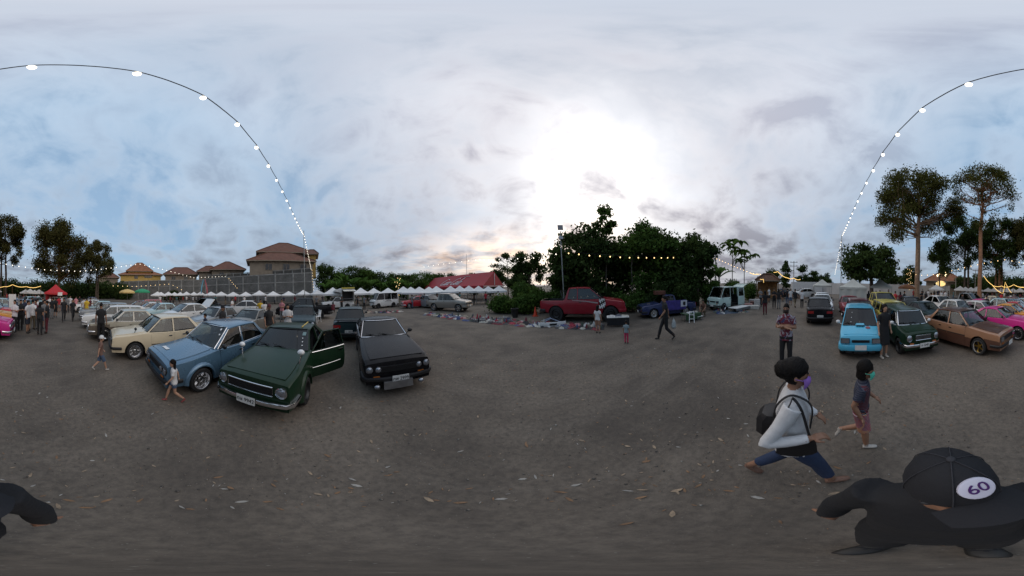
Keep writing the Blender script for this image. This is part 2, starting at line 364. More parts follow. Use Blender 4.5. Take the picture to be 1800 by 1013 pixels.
def make_car(name, style, paints, label, cat='car', group=None, fpos=None, rpos=None, pos=None, heading=0.0, rim='multi', detail=2, lower=None, split=.5, roofp=None, hoodp=None,
             plate=None, mirrors='door', flares=False, open_door=None, open_hood=False, open_slide=False, open_tail=False, bumper=None, wipers=True, seats=SEATMAT, frame=None, extra=None, glassm=None, stripe=None, scale=1.0, lift=0.0, rplate=None, **ov):
    S = dict(BASE); S.update(STY[style]); S.update(ov)
    L, Wd, top = S['L'], S['W'], S['top']; hw = Wd / 2; hl = L / 2
    f = Vector((math.cos(heading), math.sin(heading), 0))
    if fpos is not None: o = Vector((fpos[0], fpos[1], 0)) - f * hl * scale
    elif rpos is not None: o = Vector((rpos[0], rpos[1], 0)) + f * hl * scale
    else: o = Vector((pos[0], pos[1], 0))
    root = empty(name, o, heading, label, cat, group)
    root.scale = (scale,) * 3
    pm = paints; gm = glassm or (GLASS_T if S['glass'] == 't' else GLASS_C)
    roofp = roofp or pm; hoodp = hoodp or pm; lower = lower or pm
    r = S['r']; Ra = r + .065; sill = S['sill'] + lift
    xf, xr, xA, xB, xC, xD, zr = S['xf'], S['xr'], S['xA'], S['xB'], S['xC'], S['xD'], S['zr'] + lift
    wz = r
    zt = lambda x: interp(top, x) + lift
    def plan(x):
        e = (abs(x) - (hl - .55)) / .55
        return 1 - (.085 * e * e if e > 0 else 0)
    def side(q):          # q: 0 at sill, 1 at shoulder
        return interp([(0, .94), (.12, .965), (.45, 1.0), (.62, 1.0), (.9, .975), (1, .95)], q)
    def zb(x):
        z = sill + (.06 if abs(x) > hl - .5 else 0)
        for xw in (xf, xr):
            dx = abs(x - xw)
            if dx < Ra: z = max(z, wz + math.sqrt(Ra * Ra - dx * dx))
        return z
    xs = set(np.linspace(-hl, hl, 22).round(4)) | {round(p[0], 4) for p in top} | {xA, xD}
    for xw in (xf, xr):
        xs |= {round(xw + Ra * math.cos(a) * .999, 4) for a in np.linspace(0, math.pi, 13)} | {round(xw - Ra - .004, 4), round(xw + Ra + .004, 4)}
    dh = {}
    if open_door is not None or open_slide:
        dx0, dx1 = open_door[1:3] if open_door is not None else S['pillars'][:2][::-1]
        xs |= {dx0, dx1}
    if S['bed']: xs |= set(S['bed'])
    xs = sorted(x for x in xs if -hl <= x <= hl)
    xs = [x for i, x in enumerate(xs) if i == 0 or x - xs[i - 1] > .002]
    QS = [0, .1, .3, .5, .68, .86, 1.0]
    def rowpts(x, sy):
        w = hw * plan(x); t = zt(x); b = zb(x); pts = []
        for q in QS:
            z = max(sill + q * (t - .03 - sill), b); qq = (z - sill) / (t - sill)
            pts.append(Vector((x, sy * w * side(qq), min(z, t - .03))))
        pts += [Vector((x, sy * w * .925, t - .006)), Vector((x, sy * w * .86, t)), Vector((x, sy * w * .5, t + S['crown'] * .75)), Vector((x, 0, t + S['crown']))]
        return pts
    nr = len(QS) + 4
    body = MB()
    for sy in (1, -1):
        rows = [rowpts(x, sy) for x in xs]
        for i in range(len(xs) - 1):
            xm = (xs[i] + xs[i + 1]) / 2
            for j in range(nr - 1):
                if xD < xm < xA and j >= len(QS) + 1: continue
                if S['bed'] and S['bed'][0] < xm < S['bed'][1] and j >= len(QS): continue
                if open_door is not None and dx0 < xm < dx1 and j < len(QS) + 1 and sy == open_door[0]: continue
                if open_slide and dx0 < xm < dx1 and sy == 1 and j < len(QS) + 1: continue
                q = [rows[i][j], rows[i + 1][j], rows[i + 1][j + 1], rows[i][j + 1]]
                if sy < 0: q.reverse()
                u = []
                for p in q:
                    if all((p - k).length > 1e-4 for k in u): u.append(p)
                if len(u) < 3: continue
                zc = sum(p.z for p in u) / len(u)
                body.add(u, [tuple(range(len(u)))], 1 if zc < split + lift and lower is not pm else 0)
    for x, sg in ((xs[0], -1), (xs[-1], 1)):
        a, b_ = rowpts(x, 1), rowpts(x, -1)
        lp = a + b_[::-1][1:]
        body.add(lp, [tuple(range(len(lp))) if sg > 0 else tuple(range(len(lp) - 1, -1, -1))], 0)
    me = body.mesh('body', [pm, lower], 0)
    bm = bmesh.new(); bm.from_mesh(me); bmesh.ops.remove_doubles(bm, verts=bm.verts, dist=.0015); bmesh.ops.recalc_face_normals(bm, faces=bm.faces)
    bm.to_mesh(me); bm.free(); me.polygons.foreach_set('use_smooth', [True] * len(me.polygons)); me.set_sharp_from_angle(angle=R(34))
    obj('body', me, root)
    u = MB(); iw = hw - S['tw'] - .06
    u.box((0, 0, (sill + .52 + lift) / 2 - .02), (L - .3, 2 * iw, .52 + lift - sill), 0)
    u.box(((xf + xr) / 2, 0, sill + .06), (xf - xr - 2 * Ra - .04, Wd * .9, .08), 0)
    u.build('underbody', UNDER, root, 0)
    # cabin interior
    if detail:
        it = MB(); it.box(((xA + xD) / 2, 0, sill + .20), (xA - xD - .1, Wd * .86, .04), 0)
        it.box((xA - .10, 0, zt(xA) - .14), (.34, Wd * .84, .18), 0)
        if detail < 2:
            for sx in (xA - .95, xD + .45): it.box((sx, 0, zt(0) - .06), (.16, Wd * .74, .42), 0, (0, R(-14), 0))
        it.build('interior', UNDER, root, 0)
        if detail >= 2:
            for sy in (.36, -.36):
                st = MB(); st.box((xA - .92, sy, sill + .32), (.48, .46, .16), 0); st.box((xA - 1.2, sy, sill + .64), (.13, .44, .56), 0, (0, R(-14), 0)); st.box((xA - 1.29, sy, sill + .98), (.08, .22, .14), 0, (0, R(-14), 0))
                st.build('seat', seats, root, 0)
            if xD < -1.0 and not S['bed']:
                st = MB(); st.box((xD + .52, 0, sill + .62), (.14, Wd * .74, .5), 0, (0, R(-16), 0)); st.box((xD + .78, 0, sill + .33), (.46, Wd * .74, .16), 0); st.build('seat', seats, root, 0)
            sw = MB(); c = Vector((xA - .52, -.36, zt(xA) - .03)); Mr = Matrix.Rotation(R(62), 3, 'Y')
            sw.tube([c + Mr @ Vector((.17 * math.cos(a), .17 * math.sin(a), 0)) for a in np.linspace(0, 2 * math.pi, 15)], .014, 5, cap=False)
            sw.tube([c + Mr @ Vector((0, .16, 0)), c + Mr @ Vector((0, -.16, 0))], .012, 5); sw.tube([c, c + Vector((.3, 0, -.12))], .02, 6)
            sw.build('steering_wheel', TRIMBLK, root)
    # greenhouse
    wr, wb = S['wr'], S['wb']
    def SP(xb, xt, t, s=1, out=0.0):      # point on the side plane; t 0 belt .. 1 roof
        x = xb + (xt - xb) * t
        y = hw * (wb * plan(xb) * (1 - t) + wr * t) - .012 + out
        return Vector((x, s * y, (zt(xb) - .012) * (1 - t) + (zr - .03) * t))
    def clampx(x): return min(max(x, xC + .06), xB - .06)
    rf = MB(); rxs = np.linspace(xC - .03, xB + .03, 9); rg = []
    for x in rxs:
        e = 1 - abs((x - (xB + xC) / 2) / ((xB - xC) / 2 + .03)) ** 3; zz = zr - .03 + .03 * e; w = hw * wr
        up = [(w + .008, zz - .045), (w + .006, zz - .02), (w * .95, zz), (w * .55, zz + .022), (0, zz + .03)]
        rg.append([Vector((x, y, z)) for y, z in up] + [Vector((x, -y, z)) for y, z in up[::-1][1:]] + [Vector((x, -w * .9, zz - .05)), Vector((x, w * .9, zz - .05))])
    rf.rings(rg, 0); rf.build('roof', roofp, root, 40)
    def post(bx, tx, wd_b, wd_t, s, name='pillar', m=pm):
        q = MB(); p = []
        for t, wd in ((0, wd_b), (1, wd_t)):
            for dx, out in ((-wd / 2, -.05), (wd / 2, -.05), (wd / 2, .006), (-wd / 2, .006)):
                v = SP(bx, tx, t, s, out); v.x += dx; p.append(v)
        if s < 0: p = p[3::-1] + p[:3:-1]
        q.hexa(p); q.build(name, m, root, 0)
    bounds = [(xA, xB)] + [(p, clampx(p)) for p in S['pillars']] + [(xD, xC)]
    fm = frame or pm
    cw = S['cpw']
    for s in (1, -1):
        post(xA - .02, xB - .01, .06, .05, s, m=pm)
        for p in S['pillars']: post(p, clampx(p), .06, .05, s, m=pm)
        post(xD + cw * .9, xC + cw * .25, cw * 2.0, cw * 1.1, s, m=pm)
        for i in range(len(bounds) - 1):
            a, b_ = bounds[i], bounds[i + 1]
            od = (open_door is not None and s == open_door[0] and i == 0) or (open_slide and s == 1 and i == 1)
            if od: continue
            i0 = .03 if i else .05; i1 = .03 if i < len(bounds) - 2 else cw * 1.75
            if b_[0] + i1 >= a[0] - i0: continue
            g = MB(); c4 = [SP(a[0] - i0, a[1] - i0 * .8, .02, s, -.014), SP(a[0] - i0, a[1] - i0 * .8, .955, s, -.014), SP(b_[0] + i1, b_[1] + (i1 if i1 < .05 else cw * .8), .955, s, -.014), SP(b_[0] + i1, b_[1] + (i1 if i1 < .05 else cw * .8), .02, s, -.014)]
            g.add(c4, [(0, 1, 2, 3) if s < 0 else (3, 2, 1, 0)]); go = g.build('side_window', gm, root, 0)
            if detail >= 2:
                t = MB(); e = [Vector((p.x, p.y + s * .012, p.z)) for p in c4]; t.tube(e + [e[0]], .012, 4, cap=False); t.build('window_trim', frame or TRIMBLK, go, 0)
    def screen(xb, xt, nm, bow, ins_b, ins_t):
        def fn(a, t):
            s = a * 2 - 1; wbl = hw * wb * plan(xb) - ins_b; wtp = hw * wr - ins_t
            return Vector((xb + (xt - xb) * t + bow * (1 - s * s), s * (wbl + (wtp - wbl) * t), (zt(xb) + .005) * (1 - t) + (zr - .035) * t))
        g = MB(); g.grid(fn, 8, 3); w_ = g.build(nm, gm, root, 60)
        if detail:
            t = MB(); n = 8
            lp = [fn(i / n, 0) for i in range(n + 1)] + [fn(1, .5)] + [fn(1 - i / n, 1) for i in range(n + 1)] + [fn(0, .5)]
            sg = .008 if bow > 0 else -.008
            t.tube([p + Vector((sg, 0, .006)) for p in lp + [lp[0]]], .014, 5, cap=False); t.build('screen_trim', frame or TRIMBLK, w_, 0)
        return fn
    wfn = screen(xA, xB, 'windshield', .06, .055, .05)
    if not open_tail: screen(xD, xC, 'rear_window', -.04, .07 if cw < .12 else .10, .06 if cw < .12 else .12)
    # hood and boot lid panels
    def lid(nm, x0, x1, m, wfrac=.80, opened=False):
        q = MB()
        def fn(a, b):
            x = x0 + (x1 - x0) * a; s = b * 2 - 1; w = hw * plan(x) * wfrac
            z = zt(x) + S['crown'] * (1 - (s * wfrac) ** 2) ** 1 * .98 + .010
            return Vector((x, s * w, z))
        if opened:
            q2 = MB(); q2.grid(fn, 6, 6); c = fn(0, .5); M4 = Matrix.Rotation(R(-52), 3, 'Y')
            for dz, mi in ((0, 0), (-.03, 1)):
                q.add([c + M4 @ (Vector(v) + Vector((0, 0, dz)) - c) for v in q2.v], q2.f, mi)
        else:
            q.grid(fn, 7, 6)
            n = 7; m_ = 7     # turned-down edge
            edge = [fn(i / n, 0) for i in range(n + 1)] + [fn(1, j / 6) for j in range(1, 7)] + [fn(1 - i / n, 1) for i in range(1, n + 1)] + [fn(0, 1 - j / 6) for j in range(1, 7)]
            q.rings([edge, [p - Vector((0, 0, .018)) for p in edge]], 0, cap=False)
        return q.build(nm, [m, TRIMBLK], root, 40)
    if style not in ('van',):
        ho = lid('hood', xA + .09, hl - .13, hoodp, opened=open_hood)
    if style in ('sedan', 'coupe', 'liftback') : lid('boot_lid', -hl + .08, xD - .10, pm, .78)
    # doors
    if detail:
        pl = S['pillars']
        x0s = [xA - .12] + ([pl[0]] if S['doors'] == 4 and pl else [])
        x1s = ([pl[0]] if pl else [xD + .1]) + ([max(xD + .22, xr + Ra + .02)] if S['doors'] == 4 and pl else [])
        if style == 'van': x0s, x1s = [xA - .18, pl[0]], [pl[0], pl[1]]
        for s in (1, -1):
            for di, (xa, xb) in enumerate(zip(x0s, x1s)):
                if open_door is not None and s == open_door[0] and di == 0: continue
                if open_slide and s == 1 and di == 1: continue
                q = MB(); dr = MB()
                def fn(a, b, off=.007):
                    x = xa - .012 + (xb - xa + .024) * a; qz = .05 + .93 * b; z = sill + qz * (zt(x) - .03 - sill); z = max(z, zb(x) + .004)
                    return Vector((x, s * (hw * plan(x) * side((z - sill) / (zt(x) - sill)) + off), z))
                dr.grid(fn, 4, 7, 0)
                for i_, m_ in enumerate(dr.f):
                    if lower is not pm and sum(dr.v[k][2] for k in m_) / 4 < split + lift: dr.m[i_] = 1
                if s > 0: dr.f = [f_[::-1] for f_ in dr.f]
                edge = [fn(i / 4, 0) for i in range(5)] + [fn(1, j / 7) for j in range(1, 8)] + [fn(1 - i / 4, 1) for i in range(1, 5)] + [fn(0, 1 - j / 7) for j in range(1, 8)]
                dr.rings([edge, [p - Vector((0, s * .012, 0)) for p in edge]], 2, cap=False)
                d_ = dr.build('door', [pm, lower, TRIMBLK], root, 40)
                h = MB(); hz = zt(xb) - .13; h.box((xb + .16, s * (hw * side(.85) + .02), hz), (.13, .03, .03)); h.build('door_handle', CHROME if S['bump'] == 'chrome' else TRIMBLK, d_, 0)
                if stripe: 
                    t = MB(); t.box(((xa + xb) / 2, s * (hw * 1.0 + .006), stripe[1]), (xa - xb - .03, .012, .028)); t.build('side_moulding', stripe[0], d_, 0)
    # wheels
    tm, rmm = wheel_mesh(rim)
    for xw in (xf, xr):
        for s in (1, -1):
            w_ = obj('wheel', tm, root, (xw, s * (hw - S['tw'] * .5 - .005 + (.03 if flares else 0)), wz), 0 if s > 0 else math.pi)
            w_.scale = (r, S['tw'] / .66, r); obj('rim', rmm, w_)
            if flares:
                a = MB(); n = 12; rg = []
                for i in range(n + 1):
                    an = math.pi * (i / n) * 1.04 - .06; c_, s_ = math.cos(an), math.sin(an)
                    rg.append([Vector((xw + c_ * rr, s * (hw * side(.4) + yy), wz + s_ * rr)) for rr, yy in ((Ra + .07, -.015), (Ra + .05, .02), (Ra + .01, .05), (Ra - .012, .05), (Ra - .012, -.03))])
                a.rings(rg, 0, True); a.build('wheel_arch_flare', pm, root, 40)
    # bumpers
    bk = bumper or S['bump']
    bmx = {'chrome': CHROME, 'black': TRIMBLK, 'body': pm}[bk]
    for sg in (1, -1):
        if (open_tail or S['bed'] and style == 'pickup') and sg < 0 and bk == 'body': bmx = TRIMBLK
        q = MB(); bz = (.42 if style != 'pickup' else .56) + lift * .8; hgt, dp = (.085, .05) if bk != 'body' else (.17, .06)
        if bk == 'body': bz -= .03
        path = [(hl - .34, hw * .995), (hl - .05, hw * .97), (hl + .045, hw * .86), (hl + .075, hw * .45), (hl + .08, 0)]
        path = path + [(x, -y) for x, y in path[::-1][1:]]
        rg = []
        for i, (x, y) in enumerate(path):
            a = Vector(path[max(i - 1, 0)]); b_ = Vector(path[min(i + 1, len(path) - 1)]); n_ = (b_ - a).normalized(); n_ = Vector((-n_.y, n_.x)) * 1.0
            if n_.dot(Vector((x, y)) - Vector((hl - .6, 0))) < 0: n_ = -n_
            def pt(o_, dz): return Vector((sg * (x + n_.x * o_), y + n_.y * o_, bz + dz))
            rg.append([pt(-dp / 2, -hgt / 2), pt(dp * .25, -hgt / 2), pt(dp / 2, -hgt * .25), pt(dp / 2, hgt * .25), pt(dp * .25, hgt / 2), pt(-dp / 2, hgt / 2)])
        q.rings(rg, 0); q.build('bumper', bmx, root, 50)
    # front
    xn = hl + .004; lz = S['lampz'] + lift
    gw, gh, gz = S['grille']; gz += lift; gwid = gw * hw
    if gh > .03:
        gr = MB(); gr.box((xn, 0, gz), (.03, gwid * 2, gh), 0)
        for i in range(4): gr.box((xn + .018, 0, gz - gh * .36 + i * gh * .24), (.012, gwid * 1.94, gh * .07), 1)
        if bk == 'chrome': gr.tube([Vector((xn + .016, y, z)) for y, z in ((-gwid, gz - gh / 2), (gwid, gz - gh / 2), (gwid, gz + gh / 2), (-gwid, gz + gh / 2), (-gwid, gz - gh / 2))], .011, 5, 2, cap=False)
        gr.build('grille', [TRIMBLK, DARKMETAL if bk != 'chrome' or not S.get('amber', True) else STEEL, CHROME], root, 0)
    def lampround(y, rad, z=lz, m=LAMPGLASS):
        q = MB(); Mx = Matrix.Translation((xn - .01 - (abs(y) / hw) ** 4 * .03, y, z)) @ Matrix.Rotation(R(90), 4, 'Y')
        q.lathe([(rad * 1.14, 0), (rad * 1.14, .035), (rad, .04)], 16, 1, Mx); q.lathe([(rad, .036), (rad * .7, .055), (rad * .3, .064), (0, .066)], 16, 0, Mx)
        q.build('headlight', [m, CHROME if bk == 'chrome' else TRIMBLK], root, 50)
    def lamprect(y, w, h, z=lz, m=LAMPGLASS, nm='headlight', rim_=TRIMBLK, xx=xn):
        q = MB(); q.box((xx, y, z), (.04, w * 1.12, h * 1.16), 1); q.box((xx + .016, y, z), (.03, w, h), 0, taper=.96); q.build(nm, [m, rim_], root, 0)
    fr = S['front']
    for s in (1, -1):
        if fr == 'round2': lampround(s * hw * .74, .088)
        elif fr == 'round4': lampround(s * hw * .80, .074); lampround(s * hw * .57, .064)
        else: lamprect(s * hw * .70, .25 if style != 'modern' else .32, .13)
        if detail and S.get('amber', True): lamprect(s * hw * .62, .14, .05, lz - .17 if fr != 'rect' else lz - .14, AMBER, 'indicator', TRIMBLK, xn - .01)
    # rear lights
    for s in (1, -1):
        q = MB(); tz = zt(-hl + .1) - .17; ww, hh = (.34, .13) if style not in ('van', 'kei', 'mini', 'pickup', 'oldpickup', 'wagon') else (.13, .26)
        q.box((-hl - .005, s * (hw * .90 - ww / 2), tz), (.03, ww, hh), 0); q.build('tail_light', [REDLENS], root, 0)
    # plates
    def plate_(x, z, txt, sg):
        q = MB(); q.box((x, 0, z), (.008, .36, .15)); p_ = q.build('number_plate', PLATE, root, 0)
        if txt:
            t = obj('plate_text', text_mesh('plate_text', txt, .105, INK, xs=.92), p_, (x + sg * .006, 0, z)); t.rotation_euler = (R(90), 0, R(90) * sg)
    if detail and plate is not False: plate_(hl + .12 if style != 'kei' else hl + .125, (.42 if style != 'pickup' else .56) + lift, plate, 1)
    if detail: plate_(-hl - .022, zt(-hl) - .20 if style not in ('pickup',) else .75, rplate, -1)
    if wipers and detail >= 2:
        q = MB()
        for y0 in (.35, -.12):
            a = wfn(.5 + y0 / Wd, .0); b_ = wfn(.5 + (y0 - .42) / Wd, .16); q.tube([a + Vector((.03, 0, .015)), b_ + Vector((.02, 0, .02))], .009, 4)
            q.tube([b_ + Vector((.025, .18, -.01)), b_ + Vector((.02, -.12, .03))], .011, 4)
        q.build('wiper', TRIMBLK, root, 0)
    if detail and mirrors:
        for s in (1, -1):
            q = MB()
            if mirrors == 'fender':
                b_ = Vector((xf + .02, s * hw * .84, zt(xf) + .0)); q.tube([b_, b_ + Vector((-.03, s * .03, .16))], .013, 6, 1); q.ell(b_ + Vector((-.03, s * .03, .22)), (.065, .075, .055), 10, 6, 0)
                q.build('fender_mirror', [WHITEPLASTIC, CHROME], root, 60)
            else:
                b_ = SP(xA - .14, xB, .0, s); q.tube([b_, b_ + Vector((0, s * .10, .06))], .015, 5, 0); q.ell(b_ + Vector((-.01, s * .15, .09)), (.05, .085, .06), 10, 6, 0)
                q.build('door_mirror', [TRIMBLK if mirrors == 'door' else mirrors], root, 60)
    if S['bed']:
        b0, b1 = S['bed']; q = MB(); w = hw * .86; zf = sill + .22; zt_ = zt((b0 + b1) / 2) - .008
        cor = [Vector((b0, -w, 0)), Vector((b1, -w, 0)), Vector((b1, w, 0)), Vector((b0, w, 0))]
        q.add([c + Vector((0, 0, zf)) for c in cor] + [c + Vector((0, 0, zt_)) for c in cor], [(0, 1, 2, 3), (1, 0, 4, 5), (2, 1, 5, 6), (3, 2, 6, 7), (0, 3, 7, 4)])
        wo = [Vector((b0, -hw * .93, zt_)), Vector((b1, -hw * .93, zt_)), Vector((b1, hw * .93, zt_)), Vector((b0, hw * .93, zt_))]
        q.add([c + Vector((0, 0, zt_)) for c in cor] + wo, [(0, 1, 5, 4), (2, 3, 7, 6)])
        q.build('cargo_bed', TRIMBLK if style == 'pickup' else pm, root, 0)
    if open_door is not None:
        s, ang = open_door[0], open_door[3]
        hg = empty('door', (0, 0, 0)); hg.parent = root
        hx = dx1; hy = s * (hw * .98); hg.location = (hx, hy, 0); hg.rotation_euler = (0, 0, -s * ang)
        q = MB(); ln = dx1 - dx0 - .02; pts = []
        prof = [(sill + .02, .94), (sill + .12, .965), (sill + .35, 1.0), (.72, .99), (zt(0) - .03, .955)]
        for off, mi, rev in ((0, 0, False), (-.055, 1, True)):
            vs_ = [Vector((-i / 5 * ln * (1 - (.05 if z < sill + .1 else 0) * (i / 5)), s * (hw * (w - .98) + off), z)) for i in range(6) for z, w in prof]
            fs = [(i * 5 + j, i * 5 + j + 1, (i + 1) * 5 + j + 1, (i + 1) * 5 + j) for i in range(5) for j in range(4)]
            q.add(vs_, [f_[::-1] if rev else f_ for f_ in fs], mi); pts.append(vs_)
        a, b_ = pts; idx = [j for j in range(5)] + [i * 5 + 4 for i in range(1, 6)] + [25 + j for j in range(3, -1, -1)] + [i * 5 for i in range(4, 0, -1)]
        q.rings([[a[i] for i in idx], [b_[i] for i in idx]], 0, cap=False)
        q.build('door_panel', [pm, TRIMBLK], hg, 40)
        q = MB(); z0 = zt(0) - .03; z1 = zr - .06; yy = s * (hw * (.955 - .98) - .02); tl = s * (-.11)
        fr_ = [Vector((-.02, yy, z0)), Vector((-.42, yy + tl, z1)), Vector((-ln + .06, yy + tl, z1)), Vector((-ln, yy, z0))]
        q.tube(fr_, .018, 6); q.build('window_frame', pm, hg)
        q = MB(); q.add([p for p in fr_], [(0, 1, 2, 3)]); q.build('side_window', gm, hg, 0)
        q = MB(); q.tube([Vector((.0, s * (hw * -.02 + .006), z0 - .02)), Vector((-ln, s * (hw * -.02 + .006), z0 - .02))], .011, 6); q.tube([Vector((.02, s * .012, .5)), Vector((-ln * .85, s * .012, .5))], .005, 5)
        q.build('chrome_strip', CHROME, hg)
        q = MB(); q.box((-ln + .15, s * .022, z0 - .10), (.15, .03, .03)); q.build('door_handle', CHROME, hg, 0)
    if open_slide:        # the sliding door pushed back along the side
        q = MB(); x0, x1 = S['pillars'][1] + .02 - (S['pillars'][0] - S['pillars'][1]) + .1, S['pillars'][1] + .06; y = hw + .045
        q.box(((x0 + x1) / 2, y, (sill + zt(0)) / 2 + .02), (x1 - x0, .035, zt(0) - sill - .02), 0)
        q.hexa([Vector((x0, y - .017, zt(0))), Vector((x0 + .1, y - .017, zt(0))), Vector((x0 + .1, y + .017, zt(0))), Vector((x0, y + .017, zt(0))), Vector((x0, y - .1, zr - .08)), Vector((x0 + .1, y - .1, zr - .08)), Vector((x0 + .1, y - .065, zr - .08)), Vector((x0, y - .065, zr - .08))], 0)
        q.hexa([Vector((x1 - .1, y - .017, zt(0))), Vector((x1, y - .017, zt(0))), Vector((x1, y + .017, zt(0))), Vector((x1 - .1, y + .017, zt(0))), Vector((x1 - .1, y - .1, zr - .08)), Vector((x1, y - .1, zr - .08)), Vector((x1, y - .065, zr - .08)), Vector((x1 - .1, y - .065, zr - .08))], 0)
        q.box(((x0 + x1) / 2, y - .085, zr - .09), (x1 - x0, .035, .07), 0)
        sd = q.build('sliding_door', pm, root, 0)
        g = MB(); g.add([(x0 + .1, y, zt(0)), (x1 - .1, y, zt(0)), (x1 - .1, y - .083, zr - .1), (x0 + .1, y - .083, zr - .1)], [(0, 1, 2, 3)]); g.build('side_window', gm, sd, 0)
    if open_tail:         # rear hatch lifted on its hinge
        q = MB(); a = Vector((xC - .08, 0, zr - .02)); M4 = Matrix.Rotation(R(16), 3, 'Y'); w = hw * .84
        for dz, mi in ((0.0, 0), (-.05, 1)):
            q.add([a + M4 @ Vector((-x, s * w, dz + (.05 if .1 < x < .85 else 0))) for x in (0, .12, .5, .84, .95) for s in (-1, 1)], [(2 * i, 2 * i + 1, 2 * i + 3, 2 * i + 2) for i in range(4)], mi)
        q.build('tailgate', [pm, TRIMBLK], root, 30)
    if extra: extra(root, dict(S=S, hw=hw, hl=hl, zt=zt, plan=plan, side=side, SP=SP, wfn=wfn, sill=sill, zr=zr))
    return root
def copy_car(src, name, paints, label, cat='car', group=None, fpos=None, rpos=None, pos=None, heading=0.0, L=4.1, swap=None):
    sw = dict(swap or {})
    sw[src['pm']] = paints
    c = copy_tree(src, None, sw); c.name = name
    f = Vector((math.cos(heading), math.sin(heading), 0))
    if fpos is not None: o = Vector((fpos[0], fpos[1], 0)) - f * L / 2
    elif rpos is not None: o = Vector((rpos[0], rpos[1], 0)) + f * L / 2
    else: o = Vector((pos[0], pos[1], 0))
    c.location = o; c.rotation_euler = (0, 0, heading)
    for kk in ('label', 'category', 'group'):
        if kk in c: del c[kk]
    tag(c, label, cat, group); return c
# ================================================================ ground
def ground_mat():
    m = bpy.data.materials.new('gravel ground'); m.use_nodes = True; k = NT(m.node_tree); b = m.node_tree.nodes['Principled BSDF']
    tc = k.node('ShaderNodeTexCoord').outputs['Object']
    big = k.noise(tc, .16, 6, .6, .6); mid = k.noise(tc, .9, 7, .62, .4); fine = k.noise(tc, 14, 8, .72); grit = k.noise(tc, 95, 3, .6)
    f1 = k.ramp(k.math('ADD', k.math('MULTIPLY', big, .6), k.math('MULTIPLY', mid, .4)), [(.40, 0.0), (.60, 1.0)])
    c = k.mix(f1, (.092, .077, .064), (.190, .157, .125))
    # dusty sweeps left by tyres: rings round the middle of the lane
    mp = k.node('ShaderNodeMapping'); mp.inputs['Location'].default_value = (-2, 3, 0); mp.inputs['Rotation'].default_value = (0, 0, R(30)); mp.inputs['Scale'].default_value = (.10, .55, 1)
    k.lk(tc, mp.inputs[0]); sw = k.ramp(k.noise(mp.outputs[0], 2.0, 5, .6, 1.2), [(.47, 0.0), (.62, 1.0)])
    c = k.mix(k.math('MULTIPLY', sw, .22), c, (.235, .20, .165))
    c = k.mix(k.math('MULTIPLY', k.ramp(fine, [(.35, 1.0), (.6, 0.0)]), .55), c, (.046, .041, .037))
    v = k.node('ShaderNodeTexVoronoi'); v.inputs['Scale'].default_value = 46; k.lk(tc, v.inputs[0])
    sp = k.math('MULTIPLY', k.ramp(v.outputs['Distance'], [(.10, 1.0), (.22, 0.0)]), k.ramp(grit, [(.52, 0.0), (.62, 1.0)]))
    c = k.mix(k.math('MULTIPLY', sp, .7), c, (.26, .24, .21))
    k.lk(c, b.inputs['Base Color']); b.inputs['Roughness'].default_value = .92; b.inputs['Specular IOR Level'].default_value = .25
    bn = k.node('ShaderNodeBump', i_Strength=.55, i_Distance=.02)
    k.lk(k.math('ADD', k.math('MULTIPLY', fine, .6), k.math('ADD', k.math('MULTIPLY', grit, .2), mid)), bn.inputs['Height']); k.lk(bn.outputs[0], b.inputs['Normal'])
    return m
q = MB(); rg = []
for r_ in (0.6, 3, 7, 14, 30, 70, 160, 400, 1200):
    rg.append([Vector((r_ * math.cos(a), r_ * math.sin(a), 0)) for a in np.linspace(0, 2 * math.pi, 48, endpoint=False)])
q.rings(rg, 0, cap=False); q.add([p for p in rg[0]], [tuple(range(48))])
GROUND = setting(q.build('ground', ground_mat(), None, 0))
# litter of dry leaves and pale chips
def litter():
    vs, fs, mi = [], [], []
    def leaf(x, y, s, a, w):
        b = len(vs); ca, sa = math.cos(a), math.sin(a); cu = random.uniform(.1, .35) * s
        for u, v_, z in ((-1, 0, .002 + cu * .3), (-.35, w, .004), (.45, w * .8, .003), (1, .1 * w, .003 + cu * random.random()), (.45, -w * .8, .004 + cu * .6), (-.35, -w, .003)):
            vs.append((x + (u * ca - v_ * sa) * s, y + (u * sa + v_ * ca) * s, z + .002))
        fs.append((b, b + 1, b + 5)); fs.append((b + 1, b + 2, b + 4, b + 5)); fs.append((b + 2, b + 3, b + 4))
        t = random.choice((0, 0, 0, 1, 1, 2)); mi.extend([t] * 3)
    cl = [(random.uniform(-9, 9), random.uniform(-9, 12)) for _ in range(45)]
    for i in range(5200):
        d = .9 + 13 * random.random() ** 1.3; a = random.uniform(0, 2 * math.pi); x, y = d * math.sin(a), d * math.cos(a)
        if random.random() < .45: cx, cy = random.choice(cl); x, y = cx + random.gauss(0, .5), cy + random.gauss(0, .5)
        leaf(x, y, random.choice((.006, .008, .010, .013, .018, .025, .042)) * random.uniform(.7, 1.2), random.uniform(0, 6.3), random.uniform(.18, .4))
    me = bpy.data.meshes.new('fallen_leaves'); me.from_pydata(vs, [], fs)
    for n_, c_ in (('dry leaf', (.20, .115, .062)), ('pale dry leaf', (.27, .20, .135)), ('pale chip', (.30, .28, .25))): me.materials.append(mat(n_, c_, .8, var=.3, vs_=8))
    me.polygons.foreach_set('material_index', mi)
    o = stuff(obj('fallen_leaves', me)); tag(o, 'dry brown leaves and pale chips scattered over the gravel', 'leaf litter')
litter()
